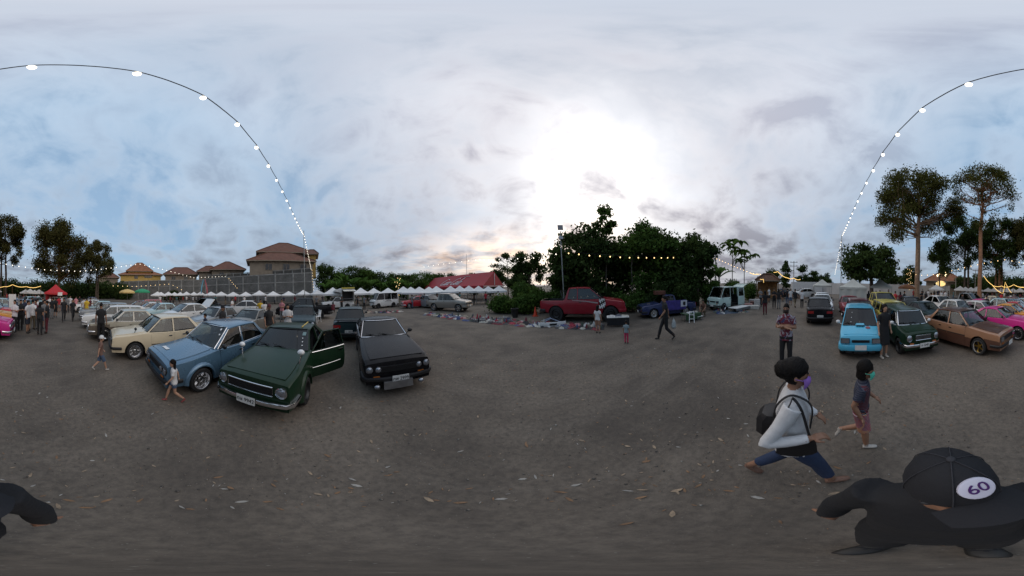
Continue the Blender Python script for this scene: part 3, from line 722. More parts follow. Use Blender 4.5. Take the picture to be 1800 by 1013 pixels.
def gravel():
    n = 15000; d = .8 + 10 * rng.random(n) ** .75; a = rng.uniform(0, 2 * math.pi, n); sz = rng.choice([.004, .006, .008, .011, .016], n, p=[.34, .3, .2, .12, .04]) * rng.uniform(.7, 1.3, n)
    base = np.array([(1, 0, 0), (0, 1, 0), (-1, 0, 0), (0, -1, 0), (0, 0, .8), (0, 0, -.6)], float); fc = np.array([(0, 1, 4), (1, 2, 4), (2, 3, 4), (3, 0, 4), (1, 0, 5), (2, 1, 5), (3, 2, 5), (0, 3, 5)])
    V = base[None] * sz[:, None, None] * rng.uniform(.6, 1.3, (n, 6, 1)); c, s_ = np.cos(a * 7), np.sin(a * 7)
    X = V[..., 0] * c[:, None] - V[..., 1] * s_[:, None] + (d * np.sin(a))[:, None]; Y = V[..., 0] * s_[:, None] + V[..., 1] * c[:, None] + (d * np.cos(a))[:, None]; Z = V[..., 2] + (sz * .35)[:, None]
    P_ = np.stack([X, Y, Z], -1).reshape(-1, 3); F = (fc[None] + (np.arange(n) * 6)[:, None, None]).reshape(-1, 3)
    m = bpy.data.materials.new('gravel stones'); m.use_nodes = True; k = NT(m.node_tree); b = m.node_tree.nodes['Principled BSDF']; g = k.node('ShaderNodeNewGeometry')
    k.lk(k.ramp(g.outputs['Random Per Island'], [(0, (.05, .045, .04)), (.55, (.13, .115, .10)), (.9, (.22, .195, .165)), (1, (.34, .32, .29))]), b.inputs['Base Color']); b.inputs['Roughness'].default_value = .9
    o = stuff(obj('gravel', np_mesh('gravel', P_, F, m, 3))); tag(o, 'loose small stones strewn over the parking ground', 'gravel')
gravel()
# ================================================================ the cars
CG = 'old cars parked along the lane'
DGREEN = paint('dark green', (.007, .026, .012), .32, 0, .12, .2); BLUE = paint('steel blue', (.085, .17, .26), .28, .35, .7); CREAM = paint('cream', (.60, .51, .36)); BLACKP = paint('black', (.006, .006, .008), .26, 0, .06, .13)
LBLUE = paint('sky blue', (.07, .42, .62)); BROWNG = paint('copper gold', (.36, .19, .11), .3, .3); BROWN = paint('brown', (.10, .045, .03), .35, .2); PINK = paint('magenta', (.55, .02, .22)); ORANGE = paint('orange yellow', (.62, .27, .03))
WHITE = paint('white', (.66, .66, .65)); SILVER = paint('silver beige', (.30, .28, .25), .3, .55); RED = paint('crimson', (.24, .008, .020), .30, 0, .3, .3); NAVY = paint('navy', (.018, .03, .10)); PALEGRN = paint('pale aqua', (.50, .64, .60))
BEIGE = paint('champagne', (.40, .37, .30), .3, .2); TAUPE = paint('taupe', (.14, .115, .09), .35, .2); GREY = paint('grey', (.24, .26, .28), .3, .3); DKTEAL = paint('dark teal', (.012, .03, .035), .34, 0, .15, .25); YELLOW = paint('lemon', (.60, .52, .12)); LTEAL = paint('light teal', (.36, .52, .56)); MAROON = paint('maroon', (.11, .012, .022)); BRIGHTRED = paint('bright red', (.45, .01, .02))
def sticker(wfn, a, t, r_, m, parent, nm='sticker'):
    p = wfn(a, t); q = wfn(a, t + .05); n_ = (q - p).normalized(); y = Vector((0, 1, 0)); k_ = y.cross(n_).normalized()
    if k_.x < 0: k_ = -k_
    mb = MB(); c = p + k_ * .012; mb.add([c + y * math.cos(x) * r_ + n_ * math.sin(x) * r_ for x in np.linspace(0, 2 * math.pi, 14, endpoint=False)], [tuple(range(14))]); mb.build(nm, m, parent, 0)
def ex_green(root, K):
    for t_, a in ((.55, .90), (.38, .90), (.22, .90)): sticker(K['wfn'], a, t_, .016, WHITEPLASTIC, root)
    q = MB(); p = K['wfn'](.955, .78); q.box(p + Vector((.02, -.03, 0)), (.006, .09, .11), 0, (0, R(-57), 0)); q.build('sticker', mat('pale sticker', (.16, .25, .25), .4), root, 0)
    q = MB(); z = K['zr']; q.tube([Vector((x, K['hw'] * .5, z + .018)) for x in (.0, -.75)], .016, 5); q.build('roof_stripe', mat('yellow stripe', (.55, .40, .08), .5), root, 0)
green = make_car('green_coupe', 'coupe', DGREEN, 'dark green old coupe with its driver side door open and white fender mirrors', group=CG, fpos=(-2.80, -.13), heading=R(-31), rim='black', mirrors='fender', flares=True, plate='กษ 9942', open_door=(1, -.54, .50, R(47)), extra=ex_green, frame=TRIMBLK, amber=False)
def ex_blue(root, K):
    m = mat('white sticker', (.7, .7, .7), .5)
    sticker(K['wfn'], .88, .86, .035, m, root); sticker(K['wfn'], .92, .62, .028, m, root)
    q = MB(); x = K['hl'] - .35; q.add([(x + .05, -.32, K['zt'](x) + .048), (x + .05, -.02, K['zt'](x) + .052), (x - .05, -.02, K['zt'](x - .1) + .048), (x - .05, -.32, K['zt'](x - .1) + .044)], [(0, 1, 2, 3)]); q.build('hood_sticker', m, root, 0)
blue = make_car('blue_sedan', 'sedan', BLUE, 'steel blue old sedan with deep polished wheels beside the dark green coupe', group=CG, fpos=(-3.30, -2.33), heading=R(-36), rim='deep', flares=True, front='round4', bumper='black', frame=CHROME, glassm=GLASS_C, seats=SEATTAN, extra=ex_blue, plate=False)
cream = make_car('cream_sedan', 'sedan', CREAM, 'cream old sedan with black fender mirror and multi-spoke polished wheels', group=CG, fpos=(-4.05, -4.95), heading=R(-37), rim='deep', front='rect', bumper='black', glassm=GLASS_C, stripe=(TRIMBLK, .52), mirrors=None, plate=False)
q = MB(); q.tube([Vector((1.25, .62, .90)), Vector((1.22, .64, .99))], .012, 6); q.ell((1.22, .65, 1.03), (.05, .075, .05), 10, 6); q.build('fender_mirror', TRIMBLK, cream, 60)
beige = make_car('champagne_sedan', 'sedan', BEIGE, 'champagne and brown two-tone sedan with bright window frames behind the cream sedan', group=CG, fpos=(-4.65, -7.55), heading=R(-36), rim='steel', lower=TAUPE, split=.72, frame=WHITEPLASTIC, glassm=GLASS_C, hoodp=TAUPE)
black = make_car('black_liftback', 'liftback', BLACKP, 'glossy black old coupe with four round headlights and a silver oil cooler', group=CG, fpos=(-2.28, 2.68), heading=R(-33), rim='black', plate='กพ 2999', frame=CHROME, flares=False)
q = MB(); q.box((2.20, -.05, .29), (.05, .62, .17)); q.build('oil_cooler', STEEL, black, 0)
for s in (.46, -.50):
    q = MB(); q.ell((2.19, s, .27), (.05, .07, .05), 10, 6); q.build('fog_lamp', LAMPGLASS, black, 60)
dark = make_car('dark_sedan', 'sedan', DKTEAL, 'dark teal sedan seen from behind with a black boot spoiler', group=CG, rpos=(-6.35, 4.02), heading=R(143), rim='black', bumper='black', rplate='3ข 4857')
q = MB(); q.box((-2.0, 0, 1.0), (.20, 1.35, .03)); [q.box((-1.98, y, .95), (.08, .04, .09)) for y in (.5, -.5)]; q.build('spoiler', TRIMBLK, dark, 0)
def ex_kei(root, K):
    x = .98; q = MB(); q.box((x, 0, K['zt'](x) + .065), (.16, .34, .05), 0, (0, R(14), 0), .8); q.box((x + .085, 0, K['zt'](x) + .05), (.02, .28, .025), 1); q.build('hood_scoop', [LBLUE, TRIMBLK], root, 30)
    q = MB(); x = 1.12; q.add([Vector((x + .075 * math.cos(a), .26 + .085 * math.sin(a), K['zt'](x + .075 * math.cos(a)) + .048)) for a in np.linspace(0, 6.28, 14, endpoint=False)], [tuple(range(14))]); q.build('hood_sticker', mat('red sticker', (.25, .06, .07), .5, var=.6, vs_=40), root, 0)
    for t_ in (.75, .45, .2): sticker(K['wfn'], .22, t_, .014, WHITEPLASTIC, root)
    q = MB()
    for s in (-.36, .36): q.box((1.665, s, .27), (.03, .2, .07))
    q.box((1.665, 0, .27), (.03, .42, .09)); q.build('lower_grille', TRIMBLK, root, 0)
kei = make_car('sky_blue_hatchback', 'kei', LBLUE, 'bright sky blue small hatchback with a hood scoop facing the camera', group=CG, fpos=(4.28, -2.78), heading=R(150), rim='multi', mirrors=WHITEPLASTIC, extra=ex_kei)
mini = make_car('dark_green_hatchback', 'mini', DGREEN, 'dark green boxy small hatchback with chrome bumper beside the sky blue hatchback', group=CG, fpos=(3.16, -4.52), heading=R(156), rim='black', mirrors=WHITEPLASTIC, frame=CHROME, plate='ก 1248', stripe=(CHROME, .27))
gold = make_car('copper_sedan', 'sedan', BROWNG, 'copper and brown two-tone sedan with gold-spoked wheels', group=CG, pos=(2.55, -6.62), heading=R(165), rim='gold', lower=BROWN, split=.60, front='rect', bumper='black', roofp=BROWN, hoodp=BROWN, glassm=GLASS_C, stripe=(TRIMBLK, .60))
pink = make_car('magenta_coupe', 'coupe', PINK, 'magenta old coupe parked between the copper sedan and the orange coupe', group=CG, pos=(1.25, -8.75), heading=R(166), rim='steel', glassm=GLASS_C)
orange = make_car('orange_coupe', 'coupe', ORANGE, 'orange-yellow old coupe parked beside the magenta coupe', group=CG, pos=(.72, -10.9), heading=R(168), rim='multi', glassm=GLASS_C)
black2 = make_car('black_saloon', 'sedan', BLACKP, 'black saloon seen from behind beside the sky blue hatchback', group=CG, rpos=(8.95, -3.0), heading=R(-14), rim='black', bumper='black', rplate='1กข 77')
# ---------------------------------------------------------------- pick-ups, vans and the food truck along the far edge
silver = make_car('silver_pickup', 'pickup', SILVER, 'silver beige pickup truck parked beside clothes laid on the ground', 'pickup truck', pos=(-6.85, 16.6), heading=R(-9), rim='multi', glassm=GLASS_C)
def ex_red(root, K):
    m1, m2 = mat('white decal', (.7, .7, .7), .4), mat('black decal', (.01, .01, .01), .4)
    s = -1; hw = K['hw']
    def pt(x, z): return Vector((x, s * (hw * K['plan'](x) * 1.0 + .014), z))
    q = MB()
    for i in range(7):           # swirl of black and white tiles on the front wing
        for j in range(9):
            x0, z0 = 1.02 + i * .05, .74 + j * .055; q.add([pt(x0, z0), pt(x0 + .05, z0), pt(x0 + .05, z0 + .055), pt(x0, z0 + .055)], [(0, 1, 2, 3)], (i // 2 + (j + i) // 3) % 2)
    q.build('wing_decal', [m1, m2], root, 0)
    q = MB(); q.add([pt(.95, 1.05), pt(.2, 1.14), pt(-.5, 1.18), pt(-.5, 1.155), pt(.2, 1.10), pt(.95, .99)], [(0, 1, 2, 3, 4, 5)]); q.build('side_decal', mat('grey decal', (.35, .33, .33), .4), root, 0)
    q = MB(); q.tube([Vector((-1.1, -.7, 1.2)), Vector((-1.25, -.66, 1.62)), Vector((-1.25, .66, 1.62)), Vector((-1.1, .7, 1.2))], .035, 8); q.build('roll_bar', TRIMBLK, root)
redp = make_car('red_pickup', 'pickup', RED, 'lifted crimson pickup truck with a black and white wing decal', 'pickup truck', pos=(4.75, 10.25), heading=R(-32), rim='black', lift=.10, r=.42, xf=1.66, xr=-1.50, extra=ex_red, scale=1.12)
oldp = make_car('navy_pickup', 'oldpickup', NAVY, 'navy blue old pickup with goods hung along its side', 'pickup truck', pos=(10.15, 7.25), heading=R(150), rim='deep')
def box_item(name, c, d, m, label, cat, rz=0.0, group=None):
    q = MB(); x, y, z = d[0] / 2, d[1] / 2, d[2]; b = min(d) * .08
    q.rings([[Vector((sx * (x - i), sy * (y - i), zz)) for sx, sy in ((-1, -1), (1, -1), (1, 1), (-1, 1))] for zz, i in ((0, b), (b, 0), (z - b, 0), (z, b))], 0)
    return tag(q.build(name, m, None, 0, c, rz), label, cat, group)
# goods on the navy pickup
q = MB(); q.box((0, 0, .16), (1.6, .05, .62)); q.box((0, .03, .16), (1.5, .02, .5)); o = tag(q.build('cloth_banner', mat('violet cloth', (.05, .035, .20), .8, var=.3), None, 0, (9.95, 6.28, .62), R(150)), 'violet blue cloth banner hung on the navy pickup', 'banner')
q = MB(); q.box((0, 0, .2), (.52, .03, .4), 0); q.add([(-.12, -.018, .08), (.0, -.018, .06), (.10, -.018, .14), (.10, -.018, .28), (.02, -.018, .34), (-.12, -.018, .30)], [(0, 1, 2, 3, 4, 5)], 1); q.add([(-.12, .018, .08), (-.12, .018, .3), (.02, .018, .34), (.1, .018, .28), (.1, .018, .14), (0, .018, .06)], [(0, 1, 2, 3, 4, 5)], 1)
tag(q.build('framed_print', [mat('print paper', (.55, .55, .62), .6), INK], None, 0, (10.45, 5.93, .66), R(150)), 'white framed print leaning on the navy pickup', 'picture')
box_item('wooden_crate', (9.6, 7.55, 1.43), (.8, .45, .26), mat('dark red wood', (.11, .035, .02), .7, var=.3), 'dark red wooden crate on the roof of the navy pickup', 'crate', R(150))
palevan = make_car('pale_van', 'van', PALEGRN, 'pale aqua van with its side door slid open and tailgate raised', 'van', pos=(15.4, 3.95), heading=R(155), rim='steel', open_slide=True, open_tail=True)
def ex_moon(root, K):
    s = 1; y = K['hw'] + .02
    def pl(x, z): return Vector((x, y - max(0, (z - 1.05)) * .14, z))
    def ring(cx, cz, r0, r1, sx=1.0):
        q = MB(); n = 20; a = np.linspace(0, 2 * math.pi, n, endpoint=False)
        o_ = [pl(cx + r1 * sx * math.cos(t), cz + r1 * math.sin(t)) for t in a]; i_ = [pl(cx + r0 * sx * math.cos(t), cz + r0 * math.sin(t)) for t in a]
        q.rings([o_, i_], 0, cap=False); return q
    for cx in (-1.15, -1.60):
        ring(cx, 1.36, .17, .22, .85).build('painted_mark', INK, root, 0)
        q = MB(); q.add([pl(cx + .17 * .9 * math.cos(t), 1.18 + .12 * math.sin(t)) for t in np.linspace(0, 2 * math.pi, 14, endpoint=False)], [tuple(range(14))]); q.build('painted_mark', INK, root, 0)
    t = obj('painted_text', text_mesh('painted_text', 'MOON', .26, INK), root, (-.2, y + .004, .93)); t.rotation_euler = (R(90), 0, R(180))
    q = MB(); q.add([pl(.4, .76), pl(-.5, .70), pl(-.9, .74), pl(-.5, .73), pl(.4, .79)], [(0, 1, 2, 3, 4)]); q.build('painted_mark', INK, root, 0)
wvan = make_car('white_van', 'van', WHITE, 'white van with black painted lettering and two round eye marks', 'van', pos=(-16.5, 16.5), heading=R(-104), rim='black', extra=ex_moon)
# food truck
ft = make_car('food_truck', 'oldpickup', WHITE, 'white food truck with its side hatch open and a yellow roof edge', 'food truck', pos=(-20.6, 11.2), heading=R(-106), rim='black', detail=1, scale=1.05)
q = MB(); x0, x1, w, z0, z1 = -2.15, -.45, .88, .88, 2.42
q.box(((x0 + x1) / 2, 0, z0), (x1 - x0, 2 * w, .06), 0); q.box(((x0 + x1) / 2, 0, z1), (x1 - x0 + .1, 2 * w + .1, .07), 0); q.box(((x0 + x1) / 2, -w, (z0 + z1) / 2), (x1 - x0, .05, z1 - z0 - .08), 0)
for x in (x0, x1): q.box((x, 0, (z0 + z1) / 2), (.05, 2 * w - .06, z1 - z0 - .08), 0)
q.hexa([Vector((x1, -w, 1.9)), Vector((x1 + .9, -w * .8, 2.1)), Vector((x1 + .9, w * .8, 2.1)), Vector((x1, w, 1.9)), Vector((x1, -w, 2.4)), Vector((x1 + .8, -w * .8, 2.3)), Vector((x1 + .8, w * .8, 2.3)), Vector((x1, w, 2.4))], 0)
q.build('kitchen_box', WHITE, ft, 0)
q = MB(); q.box(((x0 + x1) / 2, w + .08, z1 + .045), (x1 - x0 + .12, .05, .12)); q.build('roof_edge', mat('yellow sheet', (.55, .45, .08), .5), ft, 0)
for i in (0, 1):
    q = MB(); xa = x0 + i * (x1 - x0) / 2 + .02; xb = xa + (x1 - x0) / 2 - .04; q.hexa([Vector((xa, w + .03, 2.28)), Vector((xb, w + .03, 2.28)), Vector((xb, w + .95, 2.08)), Vector((xa, w + .95, 2.08)), Vector((xa, w + .03, 2.31)), Vector((xb, w + .03, 2.31)), Vector((xb, w + .95, 2.11)), Vector((xa, w + .95, 2.11))]); q.build('hatch_flap', WHITE, ft, 0)
q = MB(); q.box(((x0 + x1) / 2, w + .1, 1.2), (x1 - x0 - .1, .35, .04)); q.build('serving_counter', STEEL, ft, 0)
q = MB(); q.box(((x0 + x1) / 2, .2, 1.6), (x1 - x0 - .2, .03, 1.3)); q.build('menu_panel', mat('dark menu board', (.02, .02, .022), .7, var=.6, vs_=9), ft, 0)
# ---------------------------------------------------------------- cars further back: copies of simpler prototypes
RG = 'cars in the rows further back'
def proto(style, key, pnt, label, pos, heading, **kw):
    c = make_car(key, style, pnt, label, group=RG, pos=pos, heading=heading, detail=1, **kw); c['pm'] = pnt.name; return c
HD = R(-36)
sed = proto('sedan', 'grey_sedan', GREY, 'grey sedan with a child standing at its front wing behind the cream sedan', (-10.5, -2.6), HD, rim='multi', glassm=GLASS_C)
wag = proto('wagon', 'white_wagon', WHITE, 'white estate wagon beyond the champagne two-tone sedan', (-7.3, -8.75), R(-35), rim='steel', glassm=GLASS_C)
cpe = proto('coupe', 'silver_coupe', SILVER, 'pale silver old car with chrome bumper behind the blue sedan', (-9.6, -.35), R(-30), rim='steel', glassm=GLASS_C)
mod = proto('modern', 'white_modern_hatchback', WHITE, 'white modern car parked side-on in front of the white market tents', (-17.2, -1.2), R(-97), rim='multi')
pku = proto('pickup', 'black_modern_pickup', BLACKP, 'large black pickup parked side-on in front of the white market tents', (-14.6, 4.4), R(-108), rim='black', )
bug = proto('bug', 'white_round_car', WHITE, 'small round white car behind the copper sedan', (4.5, -10.2), R(165), rim='steel', glassm=GLASS_C)
hood = make_car('white_hatchback', 'modern', WHITE, 'white car with its hood propped wide open behind the cream sedan', group=RG, pos=(-11.6, -5.3), heading=HD, detail=1, glassm=GLASS_C, rim='multi', L=4.0)
q = MB(); Mq = Matrix.Rotation(R(0), 3, 'Z'); q.hexa([Vector((-1.65, -.62, 1.06)), Vector((-1.6, -.62, 1.06)), Vector((-1.6, .62, 1.06)), Vector((-1.65, .62, 1.06)), Vector((-2.45, -.55, 1.72)), Vector((-2.4, -.55, 1.75)), Vector((-2.4, .55, 1.75)), Vector((-2.45, .55, 1.72))]); q.build('raised_lid', WHITE, hood, 0)
def C(src, nm, p, label, pos, hd, **kw): return copy_car(src, nm, p, label, group=RG, pos=pos, heading=hd, **kw)
C(sed, 'dark_sedan', DKTEAL, 'dark green-grey car behind a man in a white T-shirt', (-10.4, 3.1), R(-20))
C(sed, 'light_teal_sedan', LTEAL, 'light teal sedan between the open-hood white car and the white wagon', (-12.4, -8.2), HD)
C(cpe, 'white_coupe', WHITE, 'white coupe just left of the light teal sedan', (-13.4, -10.4), HD)
C(cpe, 'maroon_coupe', MAROON, 'maroon coupe in the second row near the green umbrella', (-14.6, -13.1), HD)
C(wag, 'red_wagon', BRIGHTRED, 'bright red car with raised tail in front of the market stalls', (-17.0, -13.6), HD)
C(sed, 'pale_blue_sedan', LTEAL, 'pale blue sedan second from the white estate wagon', (-9.9, -13.9), HD)
C(wag, 'slate_wagon', GREY, 'slate grey estate with pale roof next to the white estate wagon', (-8.5, -11.4), HD)
C(sed, 'white_sedan', WHITE, 'white sedan in front of the person in the yellow shirt', (-10.4, -16.6), HD)
C(cpe, 'silver_old_coupe', SILVER, 'silver coupe near the end of the left row', (-11.2, -19.2), HD)
C(bug, 'blue_round_car', NAVY, 'blue round car at the far end of the left row', (-14.2, -22.5), HD)
C(wag, 'grey_beige_wagon', BEIGE, 'beige estate far down the lane left of the red tent', (-9.0, -25.0), R(-60))
C(pku, 'dark_pickup', DKTEAL, 'dark pickup side-on behind the grey sedan', (-17.5, -5.4), R(-97))
C(mod, 'black_hatchback', BLACKP, 'black hatchback under the market tents behind the open-hood white car', (-20.5, -6.8), R(-90))
C(mod, 'silver_hatchback', GREY, 'silver hatchback left of the silver beige pickup', (-10.2, 18.6), R(-20))
C(sed, 'red_sedan', BRIGHTRED, 'red car between the white lettered van and the silver beige pickup', (-12.2, 18.4), R(-130))
C(cpe, 'red_sports_coupe', RED, 'red sports coupe behind the black saloon', (12.0, -6.6), R(160))
C(wag, 'maroon_hatchback', MAROON, 'maroon hatchback directly behind the sky blue hatchback', (8.4, -5.3), R(155))
C(wag, 'lemon_wagon', YELLOW, 'lemon yellow car directly behind the dark green boxy hatchback', (6.75, -6.5), R(158))
C(sed, 'white_front_sedan', WHITE, 'white sedan facing down the lane beyond the black saloon', (16.2, -5.6), R(170))
C(sed, 'white_far_saloon', WHITE, 'white saloon parked second behind the black saloon', (13.6, -4.7), R(165))
C(sed, 'charcoal_sedan', BLACKP, 'charcoal sedan with twin lamps near the foot of the tall tree', (9.1, -11.0), R(150))
C(cpe, 'teal_coupe', DKTEAL, 'dark teal low coupe behind the copper sedan', (5.9, -8.6), R(160))
C(mod, 'white_hatch', WHITE, 'white hatchback with a trailer board behind the dark teal coupe', (7.4, -13.3), R(155))
C(sed, 'white_pink_sedan', WHITE, 'white-roofed sedan just behind the magenta coupe', (3.0, -11.6), R(165))
C(pku, 'olive_pickup', YELLOW, 'olive yellow pickup behind the lemon yellow car', (10.2, -8.6), R(160))
C(cpe, 'pink_coupe', PINK, 'pink car further behind the white-roofed sedan', (3.6, -14.6), R(165))
C(bug, 'teal_round_car', LTEAL, 'teal round car behind the orange-yellow coupe', (1.9, -14.2), R(168))
C(sed, 'blue_sedan', BLUE, 'blue sedan behind the orange-yellow coupe', (.6, -15.4), R(170))
C(cpe, 'vermilion_coupe', BRIGHTRED, 'red and cream coupe beside the orange-yellow coupe', (.4, -13.0), R(168))
C(sed, 'pale_grey_sedan', LTEAL, 'pale blue-grey sedan at the left edge behind the red coupe', (-.6, -17.8), R(170))
C(wag, 'royal_blue_wagon', NAVY, 'royal blue car with raised hood behind the group of people', (-2.9, -16.2), R(170))
C(sed, 'light_blue_sedan', BLUE, 'light blue sedan right of the white notice board', (-1.9, -19.4), R(172))
C(wag, 'white_blue_van', LTEAL, 'pale car beside the red tent', (-5.6, -24.5), R(200))
C(sed, 'maroon_far_sedan', MAROON, 'maroon sedan far back in the right rows', (1.0, -20.0), R(170))
C(bug, 'cream_round_car', CREAM, 'cream round car far back in the right rows', (3.4, -18.4), R(168))
C(pku, 'grey_far_pickup', GREY, 'grey pickup far back in the right rows', (6.0, -17.2), R(160))
C(mod, 'black_far_hatch', BLACKP, 'black car far off before the long white wall', (27.0, -2.2), R(100))
C(mod, 'white_far_hatch', WHITE, 'white car far off before the long white wall', (27.6, -6.2), R(100))
# ================================================================ walls, houses, tents, poles
def brick_mat(name, c1, c2, mortar, scale, bw=.5, bh=.25, ms=.015, dirt=.5):
    m = bpy.data.materials.new(name); m.use_nodes = True; k = NT(m.node_tree); b = m.node_tree.nodes['Principled BSDF']
    tc = k.node('ShaderNodeTexCoord').outputs['UV']; oc = k.node('ShaderNodeTexCoord').outputs['Object']
    br = k.node('ShaderNodeTexBrick', i_Scale=scale); br.inputs['Color1'].default_value = (*c1, 1); br.inputs['Color2'].default_value = (*c2, 1); br.inputs['Mortar'].default_value = (*mortar, 1)
    br.inputs['Mortar Size'].default_value = ms; br.inputs['Brick Width'].default_value = bw; br.inputs['Row Height'].default_value = bh
    sp = k.node('ShaderNodeSeparateXYZ'); k.lk(oc, sp.inputs[0]); cb = k.node('ShaderNodeCombineXYZ'); k.lk(sp.outputs[0], cb.inputs[0]); k.lk(sp.outputs[2], cb.inputs[1]); k.lk(cb.outputs[0], br.inputs['Vector'])
    n = k.noise(oc, .45, 7, .65, .5)
    k.lk(k.mix(k.math('MULTIPLY', k.ramp(n, [(.35, 1.0), (.65, 0.0)]), dirt), br.outputs[0], (.035, .038, .032)), b.inputs['Base Color']); b.inputs['Roughness'].default_value = .9
    return m
BLOCK = brick_mat('concrete block', (.17, .165, .155), (.13, .125, .12), (.20, .195, .185), 1.0, .4, .2, .012, .55)
CONC = mat('concrete', (.24, .235, .22), .85, var=.35, vs_=1.2)
def wall_run(name, A, B, h, label, cols=True, m=BLOCK, colm=CONC, thick=.25, step=4.4, beams=(), cat='wall', z0=0.0):
    A, B = Vector((A.x, A.y, z0)), Vector((B.x, B.y, z0)); L = (B - A).length; a = math.atan2(B.y - A.y, B.x - A.x)
    root = empty(name, A, a, label, cat); n = max(1, round(L / step))
    for i in range(n):
        q = MB(); q.box((L * (i + .5) / n, 0, h / 2), (L / n - .02, thick, h)); q.build('wall_panel', m, root, 0)
    if cols:
        for i in range(n + 1):
            q = MB(); q.box((L * i / n, 0, (h + .1) / 2), (.38, thick + .22, h + .1)); q.build('column', colm, root, 0)
    for z, bh in beams:
        q = MB(); q.box((L / 2, 0, z), (L, thick + .12, bh)); q.build('beam', colm, root, 0)
    return root
wA, wB, wC = D(549, 40), D(362, 54), D(212, 66)
wall_run('retaining_wall', wB, wA, 6.4, 'tall grey concrete block retaining wall with columns below the big house', beams=((4.45, .22), (2.2, .22), (6.35, .25)))
wall_run('retaining_wall', wC, wB, 6.2, 'long grey retaining wall running on to the left under the smaller houses', beams=((4.3, .2), (6.1, .2)))
# the filled terrace the houses stand on
q = MB(); pts = [wA, wB, wC]; far = [D(549, 130), D(400, 140), D(180, 140)]
lo = [Vector((p.x * 1.004, p.y * 1.004, 0)) for p in pts] + far[::-1]
q.rings([[Vector((p.x, p.y, 0)) for p in lo], [Vector((p.x, p.y, 6.15)) for p in lo]], 0); setting(q.build('terrace', mat('terrace soil', (.09, .075, .05), .95, var=.4, vs_=.4), None, 0))
def balustrade(name, A, B, label, h=1.15):
    L = (B - A).length; root = empty(name, Vector((A.x, A.y, 6.4)), math.atan2(B.y - A.y, B.x - A.x), label, 'balustrade'); n = int(L / 2.2)
    q = MB(); q.box((L / 2, 0, .12), (L, .18, .24)); q.build('base_rail', CONC, root, 0)
    q = MB(); q.box((L / 2, 0, h), (L, .2, .14)); q.build('top_rail', CONC, root, 0)
    for i in range(n + 1):
        q = MB(); q.box((L * i / n, 0, h / 2 + .05), (.26, .24, h + .12)); q.build('post', CONC, root, 0)
    for i in range(n):
        q = MB(); q.box((L * (i + .5) / n, 0, h / 2 + .06), (L / n - .4, .10, h * .62)); q.build('panel', mat('dark render', (.085, .08, .072), .9, var=.3, vs_=1), root, 0)
balustrade('balustrade', D(470, 46.5) * .995, D(548, 41.0), 'grey balustrade on the retaining wall in front of the big house')
balustrade('balustrade', D(366, 54.8), D(462, 47.2), 'grey balustrade on the retaining wall left of the big house')
def tile_mat(name, c):
    m = bpy.data.materials.new(name); m.use_nodes = True; k = NT(m.node_tree); b = m.node_tree.nodes['Principled BSDF']
    oc = k.node('ShaderNodeTexCoord').outputs['Object']; w = k.node('ShaderNodeTexWave', wave_type='BANDS', bands_direction='Z', wave_profile='SAW', i_Scale=1.1); k.lk(oc, w.inputs[0])
    n = k.noise(oc, .8, 6, .65); n2 = k.noise(oc, 7, 4, .6)
    cc = k.mix(k.ramp(n, [(.3, 0.0), (.7, 1.0)]), tuple(x * .62 for x in c), tuple(x * 1.2 for x in c)); cc = k.mix(k.math('MULTIPLY', n2, .5), cc, tuple(x * .5 for x in c))
    k.lk(cc, b.inputs['Base Color']); b.inputs['Roughness'].default_value = .75
    bn = k.node('ShaderNodeBump', i_Strength=.8, i_Distance=.08); k.lk(w.outputs[1], bn.inputs['Height']); k.lk(bn.outputs[0], b.inputs['Normal']); return m
TILE1, TILE2 = tile_mat('clay tile brown', (.15, .062, .038)), tile_mat('clay tile orange', (.27, .105, .045))
CREAMW, YELLW, BROWNW = mat('shaded cream render', (.20, .17, .135), .85, var=.15, vs_=1), mat('yellow render', (.44, .30, .09), .85, var=.12, vs_=1), mat('brown render', (.22, .18, .14), .85, var=.2, vs_=1)  # cream is darkened: the walls' shadow side is put into its colour
WINDK = mat('dark window', (.012, .014, .016), .12, 0, .6)
def hip(q, w, d, z0, z1, ridge, ov=.0, x=0, y=0, fascia=.22):
    a, b = w / 2, d / 2; r = ridge / 2
    base = [Vector((x - a, y - b, z0)), Vector((x + a, y - b, z0)), Vector((x + a, y + b, z0)), Vector((x - a, y + b, z0))]
    top = [Vector((x - r, y, z1)), Vector((x + r, y, z1))]
    q.add(base + top, [(0, 1, 5, 4), (1, 2, 5), (2, 3, 4, 5), (3, 0, 4)], 0)
    q.rings([base, [p - Vector((0, 0, fascia)) for p in base]], 1, cap=False); q.add([p - Vector((0, 0, fascia)) for p in base], [(3, 2, 1, 0)], 1)
    for i, j in ((0, 4), (1, 5), (2, 5), (3, 4), (4, 5)):
        P_ = base + top; q.tube([P_[i] + Vector((0, 0, .05)), P_[j] + Vector((0, 0, .05))], .13, 5, 0)
def house(name, c, rz, label, tiers, tile, wallm, windows=(), gable=None):
    root = empty(name, c, rz, label, 'house')
    for (w, d, zb_, ze, zt_, rl, x, y) in tiers:
        q = MB(); q.box((x, y, (zb_ + ze) / 2), (w - 1.8, d - 1.8, ze - zb_)); q.build('wall', wallm, root, 0)
        q = MB(); hip(q, w, d, ze, zt_, rl, 0, x, y); q.build('roof', [tile, BROWNW], root, 0)  # tiled slopes with a brown fascia and soffit
    for (x, y, z, w, h, rot) in windows:
        q = MB(); q.box((0, 0, 0), (w + .2, .10, h + .2)); f_ = q.build('window', CREAMW, root, 0, (x, y, z), rot)
        q = MB(); q.box((-w / 4 - .02, -.04, 0), (w / 2 - .08, .06, h)); q.build('pane', WINDK, f_, 0); q = MB(); q.box((w / 4 + .02, -.04, 0), (w / 2 - .08, .06, h)); q.build('pane', WINDK, f_, 0)
    return root
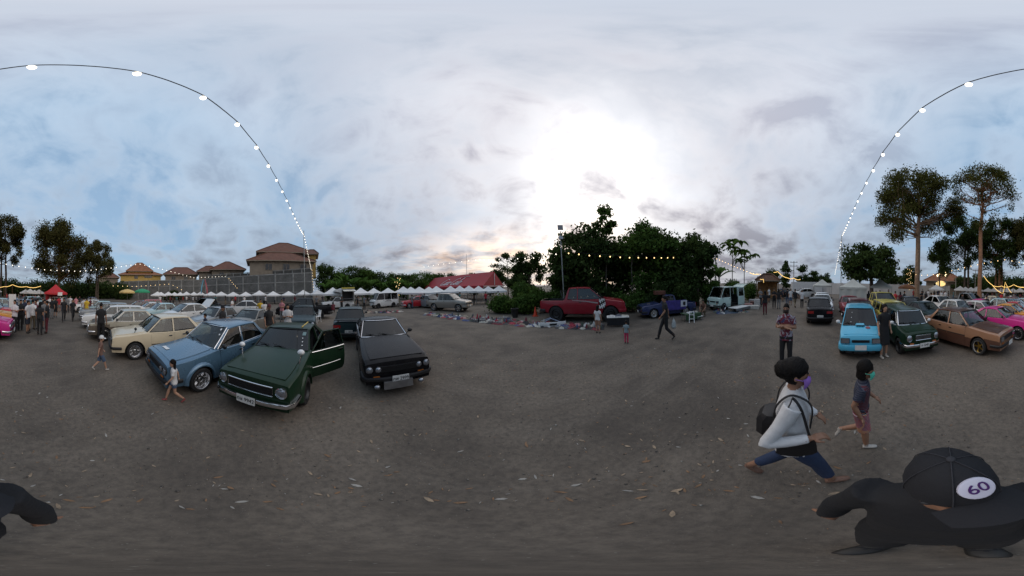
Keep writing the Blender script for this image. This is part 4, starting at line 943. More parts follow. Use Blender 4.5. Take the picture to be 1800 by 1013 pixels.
def hz(px, dist, y): return P(px, y, dist).z
def facing(p): return math.atan2(p.y, p.x) - math.pi / 2      # local -y side looks back at the car park
c = D(499, 56); b_ = 6.15
house('big_house', (c.x, c.y, 0), facing(c) + R(10), 'large two-storey house with stacked brown hip roofs and yellow side wall', [(19.5, 13, b_, 13.6, 17.9, 3.2, .3, 1), (20, 9, b_, 10.2, 13.0, 7.5, -2.2, -6.5)], TILE1, CREAMW,
      [(-5, -5.05 + .0, 12.2, 1.6, 1.3, 0), (-1.2, -5.05, 12.2, 1.6, 1.3, 0), (3.2, -5.05, 12.2, 1.6, 1.3, 0), (6.6, -5.05, 12.2, 1.6, 1.3, 0), (-6, -10.15, 8.6, 1.8, 1.5, 0), (-1, -10.15, 8.6, 1.8, 1.5, 0), (4, -10.15, 8.6, 1.8, 1.5, 0)])
q = MB(); c2 = D(549, 53); hy = house('yellow_annex', (c2.x, c2.y, 0), facing(c2), 'narrow yellow-walled annex at the right end of the big house', [(4.2, 8, b_, 12.6, 14.6, 1.5, 0, 0)], TILE1, YELLW, [(0, -3.15, 10.5, 1.1, 1.3, 0)])
c = D(247, 78); house('orange_roof_house', (c.x, c.y, 0), facing(c), 'house with a tall orange tiled roof and yellow front wall', [(20, 12, b_, 9.4, 11.6, 9, 0, 0), (12.5, 9, b_, 11.0, 15.0, 2.4, -.5, 0)], TILE2, YELLW, [(3.4, -5.2, 8.6, 3.2, .6, 0), (-2, -5.2, 8.4, 1.4, 1.0, 0)])
c = D(318, 70); house('brown_roof_house', (c.x, c.y, 0), facing(c), 'low house with wide brown hip roof between orange roof house and double roof house', [(14.5, 10, b_, 9.0, 12.0, 5.5, 0, 0)], TILE1, BROWNW, [(-3, -4.15, 7.6, 1.5, 1.1, 0), (2, -4.15, 7.6, 1.5, 1.1, 0)])
c = D(390, 64); house('double_roof_house', (c.x, c.y, 0), facing(c), 'brown roofed house with two peaks left of the big house', [(13.5, 10, b_, 9.9, 13.2, 1.6, 2.2, 0), (9, 8, b_, 9.6, 11.9, 2.2, -5.2, 1.2)], TILE1, CREAMW, [(0, -4.2, 8.3, 1.5, 1.2, 0), (4, -4.2, 8.3, 1.5, 1.2, 0)])
c = D(190, 90); house('far_dark_house', (c.x, c.y, 0), facing(c), 'small dark roofed house at the left end of the terrace', [(12, 9, 5.0, 9.2, 12.0, 4, 0, 0)], TILE1, BROWNW, [(0, -3.7, 7.6, 1.5, 1.2, 0)])
c = D(1660, 62); house('roadside_house', (c.x, c.y, 0), facing(c), 'house with red-brown roof behind the white wall beside the lit sign', [(15, 9, 0, 4.2, 7.0, 5, 0, 0)], TILE2, CREAMW, [(-3, -3.7, 2.6, 1.6, 1.3, 0), (3, -3.7, 2.6, 1.6, 1.3, 0)])
# white boundary wall on the right
WHITEW = mat('whitewashed wall', (.52, .51, .50), .85, var=.12, vs_=.5)
wall_run('white_wall', D(1392, 44), D(1512, 40), 2.45, 'long white boundary wall behind the lane end', True, WHITEW, WHITEW, .18, 5)
wall_run('white_wall', D(1512, 40), D(1668, 46), 2.5, 'white boundary wall running behind the tall tree', True, WHITEW, WHITEW, .18, 5)
q = MB(); c = D(1419, 41.5); q.box((0, 0, 1.35), (7.5, 2.2, 2.5)); 
for i in range(24): q.box((-3.6 + i * .313, -1.12, 1.35), (.14, .06, 2.3))
tag(q.build('shipping_container', mat('white container', (.60, .60, .60), .5, var=.1), None, 0, (c.x, c.y, 0), facing(c)), 'white corrugated container standing before the long white wall', 'container')
# ---------------------------------------------------------------- market tents
CANVAS = mat('white canvas', (.66, .65, .64), .8, var=.06, vs_=2)
_tent = {}
def tent_meshes(key, w, eave, peak, m):
    if key in _tent: return _tent[key]
    q = MB(); h = w / 2; rg = []
    for t in (0, .25, .5, .75, .96):
        s = h * (1 - t); z = eave + (peak - eave) * (t ** 1.45 * .75 + t * .25); n = 4
        ring = []
        for i in range(4):
            a = [(-1, -1), (1, -1), (1, 1), (-1, 1)]; p0, p1 = a[i], a[(i + 1) % 4]
            for j in range(n): u = j / n; ring.append(Vector((s * (p0[0] + (p1[0] - p0[0]) * u), s * (p0[1] + (p1[1] - p0[1]) * u), z - .05 * math.sin(math.pi * u) * (1 - t))))
        rg.append(ring)
    q.rings([[p - Vector((0, 0, .22)) for p in rg[0]]] + rg, 0, cap=False); q.add(rg[-1], [tuple(range(16))])
    cm = q.mesh('canopy', [m], 40)
    q = MB(); q.tube([Vector((0, 0, 0)), Vector((0, 0, eave))], .028, 6); lm = q.mesh('leg', [STEEL], 40)
    q = MB()
    for sx, sy in ((1, 0), (0, 1)):
        for k_ in (-1, 1):
            o_ = Vector((sy * k_ * h * .97, sx * k_ * h * .97, 0)); e = Vector((sx * h * .97, sy * h * .97, 0)); q.tube([o_ - e + Vector((0, 0, eave - .2)), o_ + Vector((0, 0, eave - .05)), o_ + e + Vector((0, 0, eave - .2))], .012, 4)
    tm = q.mesh('truss', [STEEL], 40)
    _tent[key] = (cm, lm, tm, h); return _tent[key]
TG = 'white peaked market tents'
def tent(p, label, w=3.0, eave=1.78, peak=2.55, rz=None, m=CANVAS, key='std', grp=TG, name='market_tent'):
    cm, lm, tm, h = tent_meshes(key, w, eave, peak, m)
    root = empty(name, (p.x, p.y, 0), facing(p) if rz is None else rz, label, 'tent', grp)
    root.rotation_euler.z += random.uniform(-.09, .09); root.scale = (random.uniform(.95, 1.04), random.uniform(.95, 1.04), random.uniform(.95, 1.06))
    obj('canopy', cm, root); obj('truss', tm, root)
    for sx in (-1, 1):
        for sy in (-1, 1): obj('leg', lm, root, (sx * h * .96, sy * h * .96, 0))
    return root
def row(spots, where, **kw):
    n = len(spots); words = ['leftmost', 'second', 'third', 'fourth', 'fifth', 'sixth', 'seventh', 'eighth', 'ninth', 'tenth']
    for i, (px, dd) in enumerate(spots):
        w_ = 'leftmost' if i == 0 else 'rightmost' if i == n - 1 else words[i] + ' from the left'
        tent(D(px, dd), f'white tent, {w_} of {where}', **kw)
row([(371, 41.5), (389, 40), (410, 38.5), (432, 37.5), (456, 36.5), (480, 36), (507, 35.5), (533, 35), (558, 34)], 'the row below the tall retaining wall', rz=facing(D(470, 37)))
row([(277, 40), (283, 41), (296, 47), (307, 48), (317, 49), (328, 50), (341, 51), (353, 52)], 'the distant row left of the wall tents')
tent(D(585, 25), 'white peaked tent standing just left of the food truck', peak=2.9, key='tall', eave=2.0)
row([(634, 27), (657, 28), (682, 29)], 'three behind the white lettered van')
row([(709, 27), (722, 26), (737, 25), (754, 24.5), (767, 25)], 'the cluster right of the white lettered van')
row([(792, 23.5), (808, 23.8), (824, 24), (841, 24.2), (858, 24.4), (877, 24.4)], 'the row before the red marquee', eave=1.75, peak=2.45, key='low', w=2.3)
row([(1646, 33), (1688, 40), (1697, 40.5), (1707, 41), (1717, 41.5)], 'the row right of the tall tree')
row([(1737, 44), (1748, 44), (1759, 44), (1770, 44), (1781, 44), (1793, 44)], 'the far row under the rope lights')
row([(45, 44), (53, 44), (61, 44), (69, 44)], 'the far row left of the red tent')
PALE = mat('pale grey canvas', (.42, .43, .40), .85, var=.1, vs_=1)
for px, dd, lb in ((1445, 27, 'pale canopy tent just right of the white front sedan'), (1499, 19.5, 'grey canvas tent with a hanging side wall under the dark round tree'), (1548, 24, 'pale canvas tent right of the dark round tree')):
    t_ = tent(D(px, dd), lb, eave=2.0, peak=2.9, key='pale', m=PALE)
    if px == 1499:
        q = MB(); q.grid(lambda a, b: Vector((-1.45 + 2.9 * a, -1.47 + .04 * math.sin(a * 22), .12 + 1.85 * b)), 16, 3); q.build('side_wall', PALE, t_, 60)
REDC = mat('red canvas', (.42, .012, .016), .65, var=.12, vs_=1.5)
t_ = tent(D(98, 28), 'bright red tent with a white notice at the end of the left lane', w=3.8, eave=1.9, peak=3.15, key='red', m=REDC, grp=None, name='red_tent')
q = MB(); q.box((-.6, 1.85, .95), (2.6, .03, 1.7)); q.build('side_wall', REDC, t_, 0); q = MB(); q.box((.7, -1.93, 1.75), (.75, .03, .45)); q.build('notice', PLATE, t_, 0)
# red marquee
FR, AX, DP = D(850, 28), Vector((-.883, .467, 0)).normalized(), Vector((.467, .883, 0))
mq = empty('red_marquee', FR, math.atan2(AX.y, AX.x), 'long red marquee with white script lettering on its sloping roof', 'marquee')
Lm, Dm, ev, rd = 19.0, 6.6, 2.45, 4.75      # local x runs to the left end, local -y away from the viewer
REDM = mat('red marquee canvas', (.30, .006, .014), .6, var=.15, vs_=.8)
def sag(a): return -.10 * math.sin(a * math.pi * 4) ** 2
for nm, y0, y1 in (('front_slope', 0, -Dm / 2), ('rear_slope', -Dm, -Dm / 2)):
    q = MB(); q.grid(lambda a, b: Vector((Lm * a, y0 + (y1 - y0) * b, ev + (rd - ev) * b + sag(a) * (1 - b) * .6 - .08 * math.sin(b * math.pi))), 24, 8); q.build(nm, REDM, mq, 60)
for x in (0, Lm):
    q = MB(); q.add([(x, 0, ev), (x, -Dm, ev), (x, -Dm / 2, rd)], [(0, 1, 2)]); g_ = q.build('gable', REDM, mq, 0)
    if x == 0: 
        q = MB(); q.tube([Vector((-.03, -Dm / 2 - .05, ev + .1)), Vector((-.03, -Dm / 2 - .05, rd - .3))], .06, 5); q.build('white_seam', PLATE, g_, 0)
q = MB(); q.grid(lambda a, b: Vector((Lm * a, .02 + .03 * math.sin(a * 60), ev - .38 * b - .06 * abs(math.sin(a * 40)) * b)), 96, 2); q.build('valance', REDM, mq, 60)
q = MB(); q.grid(lambda a, b: Vector((-.02, -Dm * a, ev - .25 * b)), 8, 2); q.build('valance', mat('pale valance', (.42, .25, .24), .7), mq, 60)
for i in range(5):
    for y in (-.05, -Dm + .05):
        q = MB(); q.tube([Vector((Lm * i / 4, y, 0)), Vector((Lm * i / 4, y, ev))], .05, 6); q.build('pole', STEEL, mq)
# script lettering, each letter a ribbon lying on the front slope (u along the roof, v up the slope)
def arc(cx, cy, rx, ry, a0, a1, n=14): return [(cx + rx * math.cos(R(a0 + (a1 - a0) * i / n)), cy + ry * math.sin(R(a0 + (a1 - a0) * i / n))) for i in range(n + 1)]
LET = [[arc(.55, .62, .55, .62, 50, 320)], [arc(1.35, .32, .24, .32, 0, 360)], [arc(1.92, .32, .22, .32, 40, 320)], [arc(2.45, .32, .22, .32, 0, 360), [(2.68, .64), (2.68, .1), (2.85, 0)]], [[(2.95, .34), (3.2, .38)]],
       [arc(3.95, .62, .55, .62, 50, 320)], [arc(4.7, .32, .24, .32, 0, 360)], [[(5.15, .1), (5.25, 1.2), (5.38, 1.35), (5.4, 1.1), (5.1, .3), (5.2, 0), (5.38, .1)]], [arc(5.7, .32, .22, .32, 0, 360), [(5.93, .64), (5.93, .1), (6.1, 0)]], [[(3.9, 1.3), (5.0, 1.55), (6.3, 1.42)]]]
LWHITE = mat('white lettering', (.62, .58, .58), .6)
def on_slope(u, v):
    b = .18 + v * .42; x = 13.4 - u * 1.05 - v * .9
    return Vector((x, -Dm / 2 * b, ev + (rd - ev) * b + .05 - .08 * math.sin(b * math.pi) + sag(x / Lm) * (1 - b) * .6))
for L_ in LET:
    q = MB()
    for st in L_:
        n_ = len(st)
        if n_ < 8: st = [(st[min(int(t), n_ - 2)][0] * (1 - (t - min(int(t), n_ - 2))) + st[min(int(t), n_ - 2) + 1][0] * (t - min(int(t), n_ - 2)), st[min(int(t), n_ - 2)][1] * (1 - (t - min(int(t), n_ - 2))) + st[min(int(t), n_ - 2) + 1][1] * (t - min(int(t), n_ - 2))) for t in np.linspace(0, n_ - 1, 12)]
        q.tube([on_slope(u, v) for u, v in st], .085, 5, flat=.35)
    q.build('letter', LWHITE, mq)
# ---------------------------------------------------------------- poles
POLE = mat('galvanised pole', (.30, .31, .30), .5, .6, var=.2)
def pole(name, p, h, r, label, cat='pole', m=POLE, lean=(0, 0)):
    root = empty(name, (p.x, p.y, 0), 0, label, cat); q = MB(); q.tube([Vector((0, 0, -.1)), Vector((lean[0], lean[1], h))], [r, r * .8], 8); q.build('shaft', m, root); return root
p1 = pole('light_string_pole', D(535.5, 17.8), 8.4, .045, 'slim pole holding the string of bulbs before the retaining wall')
p2 = pole('light_string_pole', D(1478, 19.2), 7.5, .05, 'slim pole holding the string of bulbs beside the dark round tree')
CONCP = mat('concrete pole', (.30, .29, .27), .8, var=.2)
def power_pole(p, h, label, arms=2):
    r_ = pole('power_pole', p, h, .13, label, 'power pole', CONCP); a = facing(p)
    for i in range(arms):
        q = MB(); q.box((0, 0, h - .3 - i * .9), (2.0, .10, .12)); q.build('crossarm', CONCP, r_, 0, None, a)
        for x in (-.8, 0, .8): q = MB(); q.tube([Vector((x * math.cos(a), x * math.sin(a), h - .24 - i * .9)), Vector((x * math.cos(a), x * math.sin(a), h - .02 - i * .9))], .05, 6); q.build('insulator', DARKMETAL, r_)
power_pole(D(1395, 44), 7.6, 'concrete power pole above the lane end'); power_pole(D(1680, 52), 8.0, 'concrete power pole left of the two thin tree trunks', 2); power_pole(D(1714, 55), 7.8, 'concrete power pole right of the two thin tree trunks', 2)
pole('thin_mast', D(821, 40), 9.6, .05, 'thin radio mast rising behind the red marquee', 'mast'); power_pole(D(1258, 25), 6.6, 'power pole at the right edge of the dark tree mass', 1)
lp = pole('solar_street_light', D(992, 13.0), 6.1, .05, 'solar street light on a tall pole behind the red pickup', 'street light', lean=(-.25, 0))
q = MB(); q.box((-.27, -.1, 6.35), (.42, .05, .55), 0, (R(-35), 0, R(-12))); q.build('solar_panel', mat('solar cells', (.02, .03, .05), .25, 0, .6), lp, 0); q = MB(); q.box((-.26, -.12, 5.55), (.34, .14, .22), 0, (R(-15), 0, 0)); q.build('lamp_head', STEEL, lp, 0)
for x_, dd, lb in ((1648, 40, 'tall white lamp post left of the lit oval sign'), (1662, 38, 'lamp post with a round white globe right of the lit sign')):
    r_ = pole('lamp_post', D(x_, dd), 4.6, .06, lb, 'lamp post'); q = MB(); q.ell((0, 0, 4.7), (.26, .26, .26), 12, 8); q.build('globe', mat('lit globe', (.8, .75, .6), .4, emit=(1, .8, .45), es=4), r_)
c = D(1653.5, 41); sg = empty('lit_sign', (c.x, c.y, 0), facing(c), 'glowing yellow half-round sign above the white wall', 'sign'); q = MB(); q.ell((0, 0, 3.0), (1.25, .12, .62), 18, 8); q.build('glowing_face', mat('lit sign', (.8, .6, .3), .5, emit=(1, .68, .25), es=1.1), sg); q = MB(); q.box((0, 0, 3.3), (3.4, .16, .12)); q.tube([Vector((0, 0, 0)), Vector((0, 0, 2.6))], .07, 6); q.build('frame', STEEL, sg, 0)
# parasols
def parasol(p, z, col, nm, label, r=1.6):
    root = empty('parasol', (p.x, p.y, 0), .3, label, 'parasol', 'parasols by the market stalls'); q = MB(); n = 8
    rg = [[Vector((rr * r * math.cos(2 * math.pi * j / n), rr * r * math.sin(2 * math.pi * j / n), zz)) for j in range(n)] for rr, zz in ((1, z - .2), (1, z), (.7, z + .26), (.35, z + .42), (.02, z + .5))]
    q.rings(rg, 0, cap=False); q.build('canopy', mat(nm, col, .7), root, 0); q = MB(); q.tube([Vector((0, 0, 0)), Vector((0, 0, z + .55))], .025, 6); q.build('pole', STEEL, root)
    for j in range(n): q = MB(); a = 2 * math.pi * (j + .5) / n; q.tube([Vector((0, 0, z - .1)), Vector((.6 * r * math.cos(a), .6 * r * math.sin(a), z + .22))], .008, 4); q.build('rib', STEEL, root)
parasol(D(224, 31), 2.3, (.60, .42, .16), 'amber parasol', 'amber parasol beside the green one near the wall'); parasol(D(250, 31), 2.4, (.02, .26, .12), 'green parasol', 'green parasol beside the amber one near the wall'); parasol(D(1594, 27), 2.0, (.22, .08, .025), 'brown parasol', 'tilted brown parasol left of the tall tree trunk', 1.5)
# fluttering bunting poles near the wall
for px, dd, c_, lb in ((351, 33, (.10, .30, .42), 'blue ribbon flag on a bent pole before the retaining wall'), (365, 33, (.50, .10, .13), 'red ribbon flag on a bent pole before the retaining wall')):
    p = D(px, dd); root = empty('ribbon_flag', (p.x, p.y, 0), facing(p), lb, 'flag', 'ribbon flags'); q = MB(); s_ = -1 if px < 360 else 1
    q.tube([Vector((0, 0, 0)), Vector((0, 0, 2.5)), Vector((-s_ * .2, 0, 4.0)), Vector((-s_ * .7, 0, 4.7))], .02, 5); q.build('pole', STEEL, root)
    q = MB(); q.grid(lambda a, b: Vector((-s_ * .7 + s_ * (1.0 * a - .5 * a * a) + b * .22, .1 * math.sin(a * 6), 4.7 - 2.6 * a)), 10, 2); q.build('ribbon', mat('ribbon ' + lb[:4], c_, .7), root, 60)
# small roofed stall with lights, lane end
c = D(1349, 24); st = empty('roofed_stall', (c.x, c.y, 0), facing(c), 'brown roofed food stall hung with yellow lights at the lane end', 'stall')
q = MB(); hip(q, 3.4, 3.0, 2.55, 3.35, 1.2, fascia=.1); q.build('roof', [mat('thatch brown', (.10, .05, .03), .9, var=.4), BROWNW], st, 0)
for sx in (-1.5, 1.5):
    for sy in (-1.3, 1.3): q = MB(); q.tube([Vector((sx, sy, 0)), Vector((sx, sy, 2.55))], .05, 6); q.build('post', mat('timber', (.12, .065, .03), .8, var=.3), st)
q = MB(); q.box((0, -1.2, .9), (2.8, .5, .08)); q.build('counter', mat('timber', (.12, .065, .03)), st, 0); q = MB(); q.box((0, 1.1, 1.3), (2.9, .06, 2.2)); q.build('back_board', mat('warm board', (.28, .15, .06), .8, var=.4, vs_=3), st, 0)
# notice board, bin, cone
c = D(22.5, 14.5); nb = empty('notice_board', (c.x, c.y, 0), facing(c), 'tall white notice board standing behind the group of people', 'sign'); q = MB(); q.box((0, 0, 1.35), (.62, .04, 1.05)); q.build('panel', PLATE, nb, 0)
for x in (-.26, .26): q = MB(); q.tube([Vector((x, .03, 0)), Vector((x, .03, 1.9))], .02, 6); q.build('leg', STEEL, nb)
p = G(905, 558); q = MB(); q.lathe([(.0, .0), (.25, .0), (.29, .55), (.31, .58), (.31, .64), (.27, .64), (.25, .1), (.0, .1)], 18); tag(q.build('trash_bin', mat('black plastic', (.012, .012, .013), .5, var=.3), None, 40, p), 'black plastic trash bin left of the red pickup', 'bin')
p = G(941, 556); cn = empty('traffic_cone', p, .3, 'orange-red traffic cone behind the red pickup tail', 'traffic cone'); q = MB(); q.lathe([(.16, .03), (.035, .66), (.0, .66)], 16); q.build('cone', mat('orange plastic', (.55, .05, .015), .5), cn); q = MB(); q.box((0, 0, .016), (.42, .42, .032)); q.build('base', mat('orange plastic', (.55, .05, .015)), cn, 0)
# ================================================================ vegetation
def leaf_mat(name, c, var=.55, trans=.35):
    m = bpy.data.materials.new(name); m.use_nodes = True; k = NT(m.node_tree); k.n.clear()
    out = k.node('ShaderNodeOutputMaterial'); g = k.node('ShaderNodeNewGeometry'); rnd = g.outputs['Random Per Island']
    oc = k.node('ShaderNodeTexCoord').outputs['Object']; n = k.noise(oc, .55, 4, .6)
    col = k.mix(rnd, tuple(x * (1 - var) for x in c), tuple(x * (1 + var) for x in c))
    col = k.mix(k.math('MULTIPLY', k.ramp(n, [(.35, 0.0), (.7, 1.0)]), .5), col, (c[0] * 1.7, c[1] * 1.35, c[2] * .7))
    d = k.node('ShaderNodeBsdfDiffuse'); t = k.node('ShaderNodeBsdfTranslucent'); mx = k.node('ShaderNodeMixShader', i_0=trans)
    k.lk(col, d.inputs[0]); k.lk(col, t.inputs[0]); k.lk(d.outputs[0], mx.inputs[1]); k.lk(t.outputs[0], mx.inputs[2]); k.lk(mx.outputs[0], out.inputs[0]); return m
LF_DARK, LF_OLIVE, LF_GREEN, LF_BANANA, LF_RUST = leaf_mat('leaf dark', (.042, .070, .026)), leaf_mat('leaf olive', (.074, .085, .030)), leaf_mat('leaf green', (.060, .110, .030)), leaf_mat('leaf banana', (.060, .120, .032)), leaf_mat('leaf bronze', (.066, .068, .028))
BARK, BARKP = mat('bark', (.085, .062, .045), .9, var=.4, vs_=3), mat('pale bark', (.26, .17, .11), .85, var=.35, vs_=2.5)
def leaves(centers, radii, counts, size, shape=1.7, droop=0.0):
    """leaf-sized quads filling blobs; more of them towards each blob's skin"""
    V, n0 = [], 0
    for c, r, n in zip(centers, radii, counts):
        d = rng.normal(size=(n, 3)); d /= np.linalg.norm(d, axis=1)[:, None]; rad = rng.random(n) ** .42
        p = np.asarray(c) + d * rad[:, None] * np.asarray(r) * (1 + .18 * rng.normal(size=(n, 1)))
        nr = d * .6 + rng.normal(size=(n, 3)) * .75 + np.array([0, 0, .35]); nr /= np.linalg.norm(nr, axis=1)[:, None]
        a = np.cross(nr, rng.normal(size=(n, 3))); a /= np.linalg.norm(a, axis=1)[:, None]; b = np.cross(nr, a)
        s = size * rng.uniform(.6, 1.35, (n, 1))
        fold = nr * s * .25
        q = np.stack([p - a * s * shape * .5, p + b * s * .5 - fold, p + a * s * shape * .5 - np.array([0, 0, droop]) * s, p - b * s * .5 - fold], 1)
        V.append(q.reshape(-1, 3))
    V = np.concatenate(V); F = np.arange(len(V)).reshape(-1, 4); return V, F
def limbs(q, base, h0, tips, r0, bend=.15, n=6, lean=(0, 0), rtip=.25, rs=None):
    """trunk to h0 then a limb to each tip, forking from the upper trunk"""
    R_ = rs or random
    base = Vector(base); topp = base + Vector((lean[0], lean[1], h0))
    k_ = 11; hmax = max([h0] + [Vector(t).z - base.z for t in tips]); H_ = max(h0, hmax * .86); topp = base + Vector((lean[0], lean[1], H_))
    tr = [base + (topp - base) * (i / k_) + Vector((math.sin(i * 1.3) * bend, math.cos(i * 1.7) * bend, 0)) * (i / k_) for i in range(k_ + 1)]
    q.tube(tr, [r0 * (1.25 if i == 0 else 1) * max(.12, 1 - .25 * i / k_ - (.7 * max(0, i / k_ - h0 / H_ * .8))) for i in range(k_ + 1)], n)
    zlo = min(Vector(t).z for t in tips) if tips else h0
    for t in tips:
        t = Vector(t); zs = base.z + max(H_ * .3, min(H_ * .97, (t.z - base.z) - R_.uniform(.25, .5) * math.hypot(t.x - base.x, t.y - base.y) - .04 * H_)); zs = max(zs, min(h0 * .92, zlo)); f0 = (zs - base.z) / H_ * k_; i0 = min(int(f0), k_ - 1); st = tr[i0].lerp(tr[i0 + 1], f0 - i0)
        L = (t - st).length; rl = min(r0 * .36, .012 * L + r0 * .12)
        mid = st.lerp(t, .5) + Vector((R_.gauss(0, .05), R_.gauss(0, .05), R_.uniform(-.10, .06))) * L; m1 = st.lerp(mid, .5) + Vector((R_.gauss(0, .03), R_.gauss(0, .03), -.02)) * L; m2 = mid.lerp(t, .55) + Vector((R_.gauss(0, .04), R_.gauss(0, .04), .03)) * L
        q.tube([st, m1, mid, m2, t], [rl, rl * .8, rl * .55, rl * .35, rl * .12], 5)
        for _ in range(3):
            s0 = mid.lerp(m2, R_.random()) if R_.random() < .6 else m1.lerp(mid, R_.random()); e = t + Vector((R_.gauss(0, 1), R_.gauss(0, 1), R_.gauss(.2, .6))) * L * .2
            q.tube([s0, (s0 + e) / 2 + Vector((R_.gauss(0, .03), R_.gauss(0, .03), .03)) * L, e], [rl * .4, rl * .25, rl * .08], 4)
def tree(name, p, label, h, hb, rx, rz, mleaf, mbark, r0, nclump, nleaf, size, cat='tree', group=None, crown='dome', seed=1, lean=(0, 0), clump=.30, shell=.75, trunks=1, squash=1.0):
    rs = random.Random(seed); root = empty(name, (p.x, p.y, 0), 0, label, cat, group)
    cz = (h + hb) / 2; hh = (h - hb) / 2; tips = []
    while len(tips) < nclump:
        v = Vector((rs.gauss(0, 1), rs.gauss(0, 1), rs.gauss(0, 1))).normalized() * (shell + (1 - shell) * rs.random() if rs.random() < .8 else rs.random())
        if crown == 'dome' and v.z < -.35 and rs.random() < .75: continue
        if crown == 'umbrella' and v.z < -.1 and rs.random() < .85: continue
        w = 1.0
        if crown == 'cone': w = max(.15, .75 - .6 * v.z)
        tips.append(Vector((lean[0] + v.x * rx * w, lean[1] + v.y * rx * w, cz + v.z * hh)))
    q = MB()
    for i in range(trunks):
        off = Vector((rs.uniform(-1, 1), rs.uniform(-1, 1), 0)) * (rx * .28 if trunks > 1 else 0)
        limbs(q, off, hb + hh * (.45 if crown != 'column' else .9), tips[i::trunks], r0, .12 * h / 15, 8, (lean[0] * .8 - off.x * .4, lean[1] * .8 - off.y * .4), rs=rs)
    q.build('trunk', mbark, root)
    rr = [(rx * clump * rs.uniform(.65, 1.35), rx * clump * rs.uniform(.65, 1.35), rz * clump * rs.uniform(.55, 1.0)) for _ in tips]
    cnt = [max(20, int(nleaf / nclump * rs.uniform(.6, 1.4))) for _ in tips]
    V, F = leaves([tuple(t) for t in tips], rr, cnt, size); obj('crown', np_mesh('crown', V, F, mleaf), root); return root
FG = 'tall forest trees round the ground'
tree('tall_tree', D(1612, 30), 'tallest dark-crowned tree with a pale bare trunk', 22.6, 9.4, 7.3, 7, LF_OLIVE, BARKP, .50, 60, 24000, .21, group=FG, seed=3, crown='dome', clump=.27)
tree('tall_tree', D(1722, 30), 'tall open-crowned tree with orange-brown bare trunk and thin foliage', 24.0, 12.6, 6.1, 5.5, LF_OLIVE, mat('orange bark', (.27, .14, .08), .85, var=.3, vs_=2), .42, 54, 8500, .19, group=FG, seed=9, crown='umbrella', clump=.25, shell=.85)
tree('tall_tree', D(1693, 44), 'twin-trunked dark tree standing between the two tallest trees', 21.0, 6.5, 5.6, 6, LF_DARK, BARK, .32, 40, 14000, .27, group=FG, seed=5, trunks=2)
tree('round_tree', D(1651, 38), 'narrow dark green leafy tree below and between the tall trees', 12.6, 4.2, 3.1, 4.5, LF_DARK, BARK, .2, 26, 8000, .22, group=FG, seed=6, crown='cone', clump=.42)
tree('tall_tree', D(1757, 44), 'dense dark tree right of the open-crowned tall tree', 20.0, 5.0, 5.8, 6, LF_DARK, mat('lit bark', (.20, .10, .05), .85, var=.3), .34, 46, 17000, .28, group=FG, seed=8, trunks=3)  # orange light on these trunks is put into the bark colour
tree('tall_tree', D(6, 43), 'dark bronze tree at the left edge of the picture', 20.0, 6.0, 5.4, 6, LF_RUST, BARK, .30, 40, 14000, .27, group=FG, seed=11, trunks=2)
tree('tall_tree', D(103, 44), 'wide bronze-green tree with orange trunk behind the red tent', 19.6, 3.6, 6.6, 8, LF_RUST, mat('lit bark', (.20, .10, .05), .85, var=.3), .42, 60, 27000, .26, group=FG, seed=12, crown='full', clump=.33)  # trunk reuses the bark with orange light in its colour
tree('tall_tree', D(172, 49), 'smaller round bronze tree left of the orange roof house', 16.6, 3.6, 4.9, 5, LF_RUST, BARK, .28, 34, 12000, .26, group=FG, seed=13, trunks=2)
tree('round_tree', D(1525, 23.5), 'dark broad round tree beside the right light-string pole', 7.6, 2.5, 3.9, 3, LF_DARK, BARK, .22, 30, 9000, .24, seed=14, trunks=2, crown='full', clump=.36)
DM = 'dense trees behind the red and navy pickups'
for px, dd, h, hb, rx, n, lb, sd, mt in ((1030, 16.5, 7.5, .6, 3.4, 13000, 'big dark bushy tree just above the red pickup', 21, LF_DARK), (996, 17.0, 5.6, .4, 1.7, 5000, 'lower dark bushy tree around the solar light pole', 22, LF_DARK), (1085, 18.5, 6.8, .4, 2.4, 6500, 'dark tree filling the gap between the two big bushy trees', 23, LF_DARK),
     (1132, 17.0, 8.0, .5, 2.8, 10000, 'big dark bushy tree directly above the navy pickup', 24, LF_GREEN), (1178, 17.0, 7.7, .4, 2.7, 10000, 'dense dark tree behind the walking man', 25, LF_DARK), (1222, 17.6, 7.0, .4, 2.4, 8500, 'rightmost of the dense dark trees, above the pale van', 26, LF_DARK)):
    tree('bushy_tree', D(px, dd), lb, h, hb, rx, 2.2, mt, BARK, .17, 34, n, .20, group=DM, seed=sd, crown='full', clump=.42, shell=.55, trunks=2)
tree('slender_tree', D(1066, 15.5), 'slender pale-stemmed tree with feathery top above the red pickup bonnet', 8.9, 6.6, .9, 1.0, LF_GREEN, mat('grey stem', (.13, .12, .10), .85), .07, 10, 900, .20, seed=31, crown='full', clump=.55)
tree('slender_tree', D(1111, 15.0), 'slender pale-stemmed sapling left of the navy pickup', 6.0, 3.9, 1.0, 1.0, LF_GREEN, mat('grey stem', (.13, .12, .10)), .06, 9, 800, .20, seed=32, crown='full', clump=.55)
tree('bushy_tree', D(893, 40), 'dark round tree at the right end of the red marquee', 10.2, 1.2, 3.2, 2, LF_DARK, BARK, .16, 22, 6500, .22, seed=33, crown='full', clump=.42)
tree('bushy_tree', D(930, 24), 'dark round tree between the marquee and the red pickup', 7.0, 1.0, 2.0, 2, LF_DARK, BARK, .16, 22, 6500, .22, seed=34, crown='full', clump=.42)
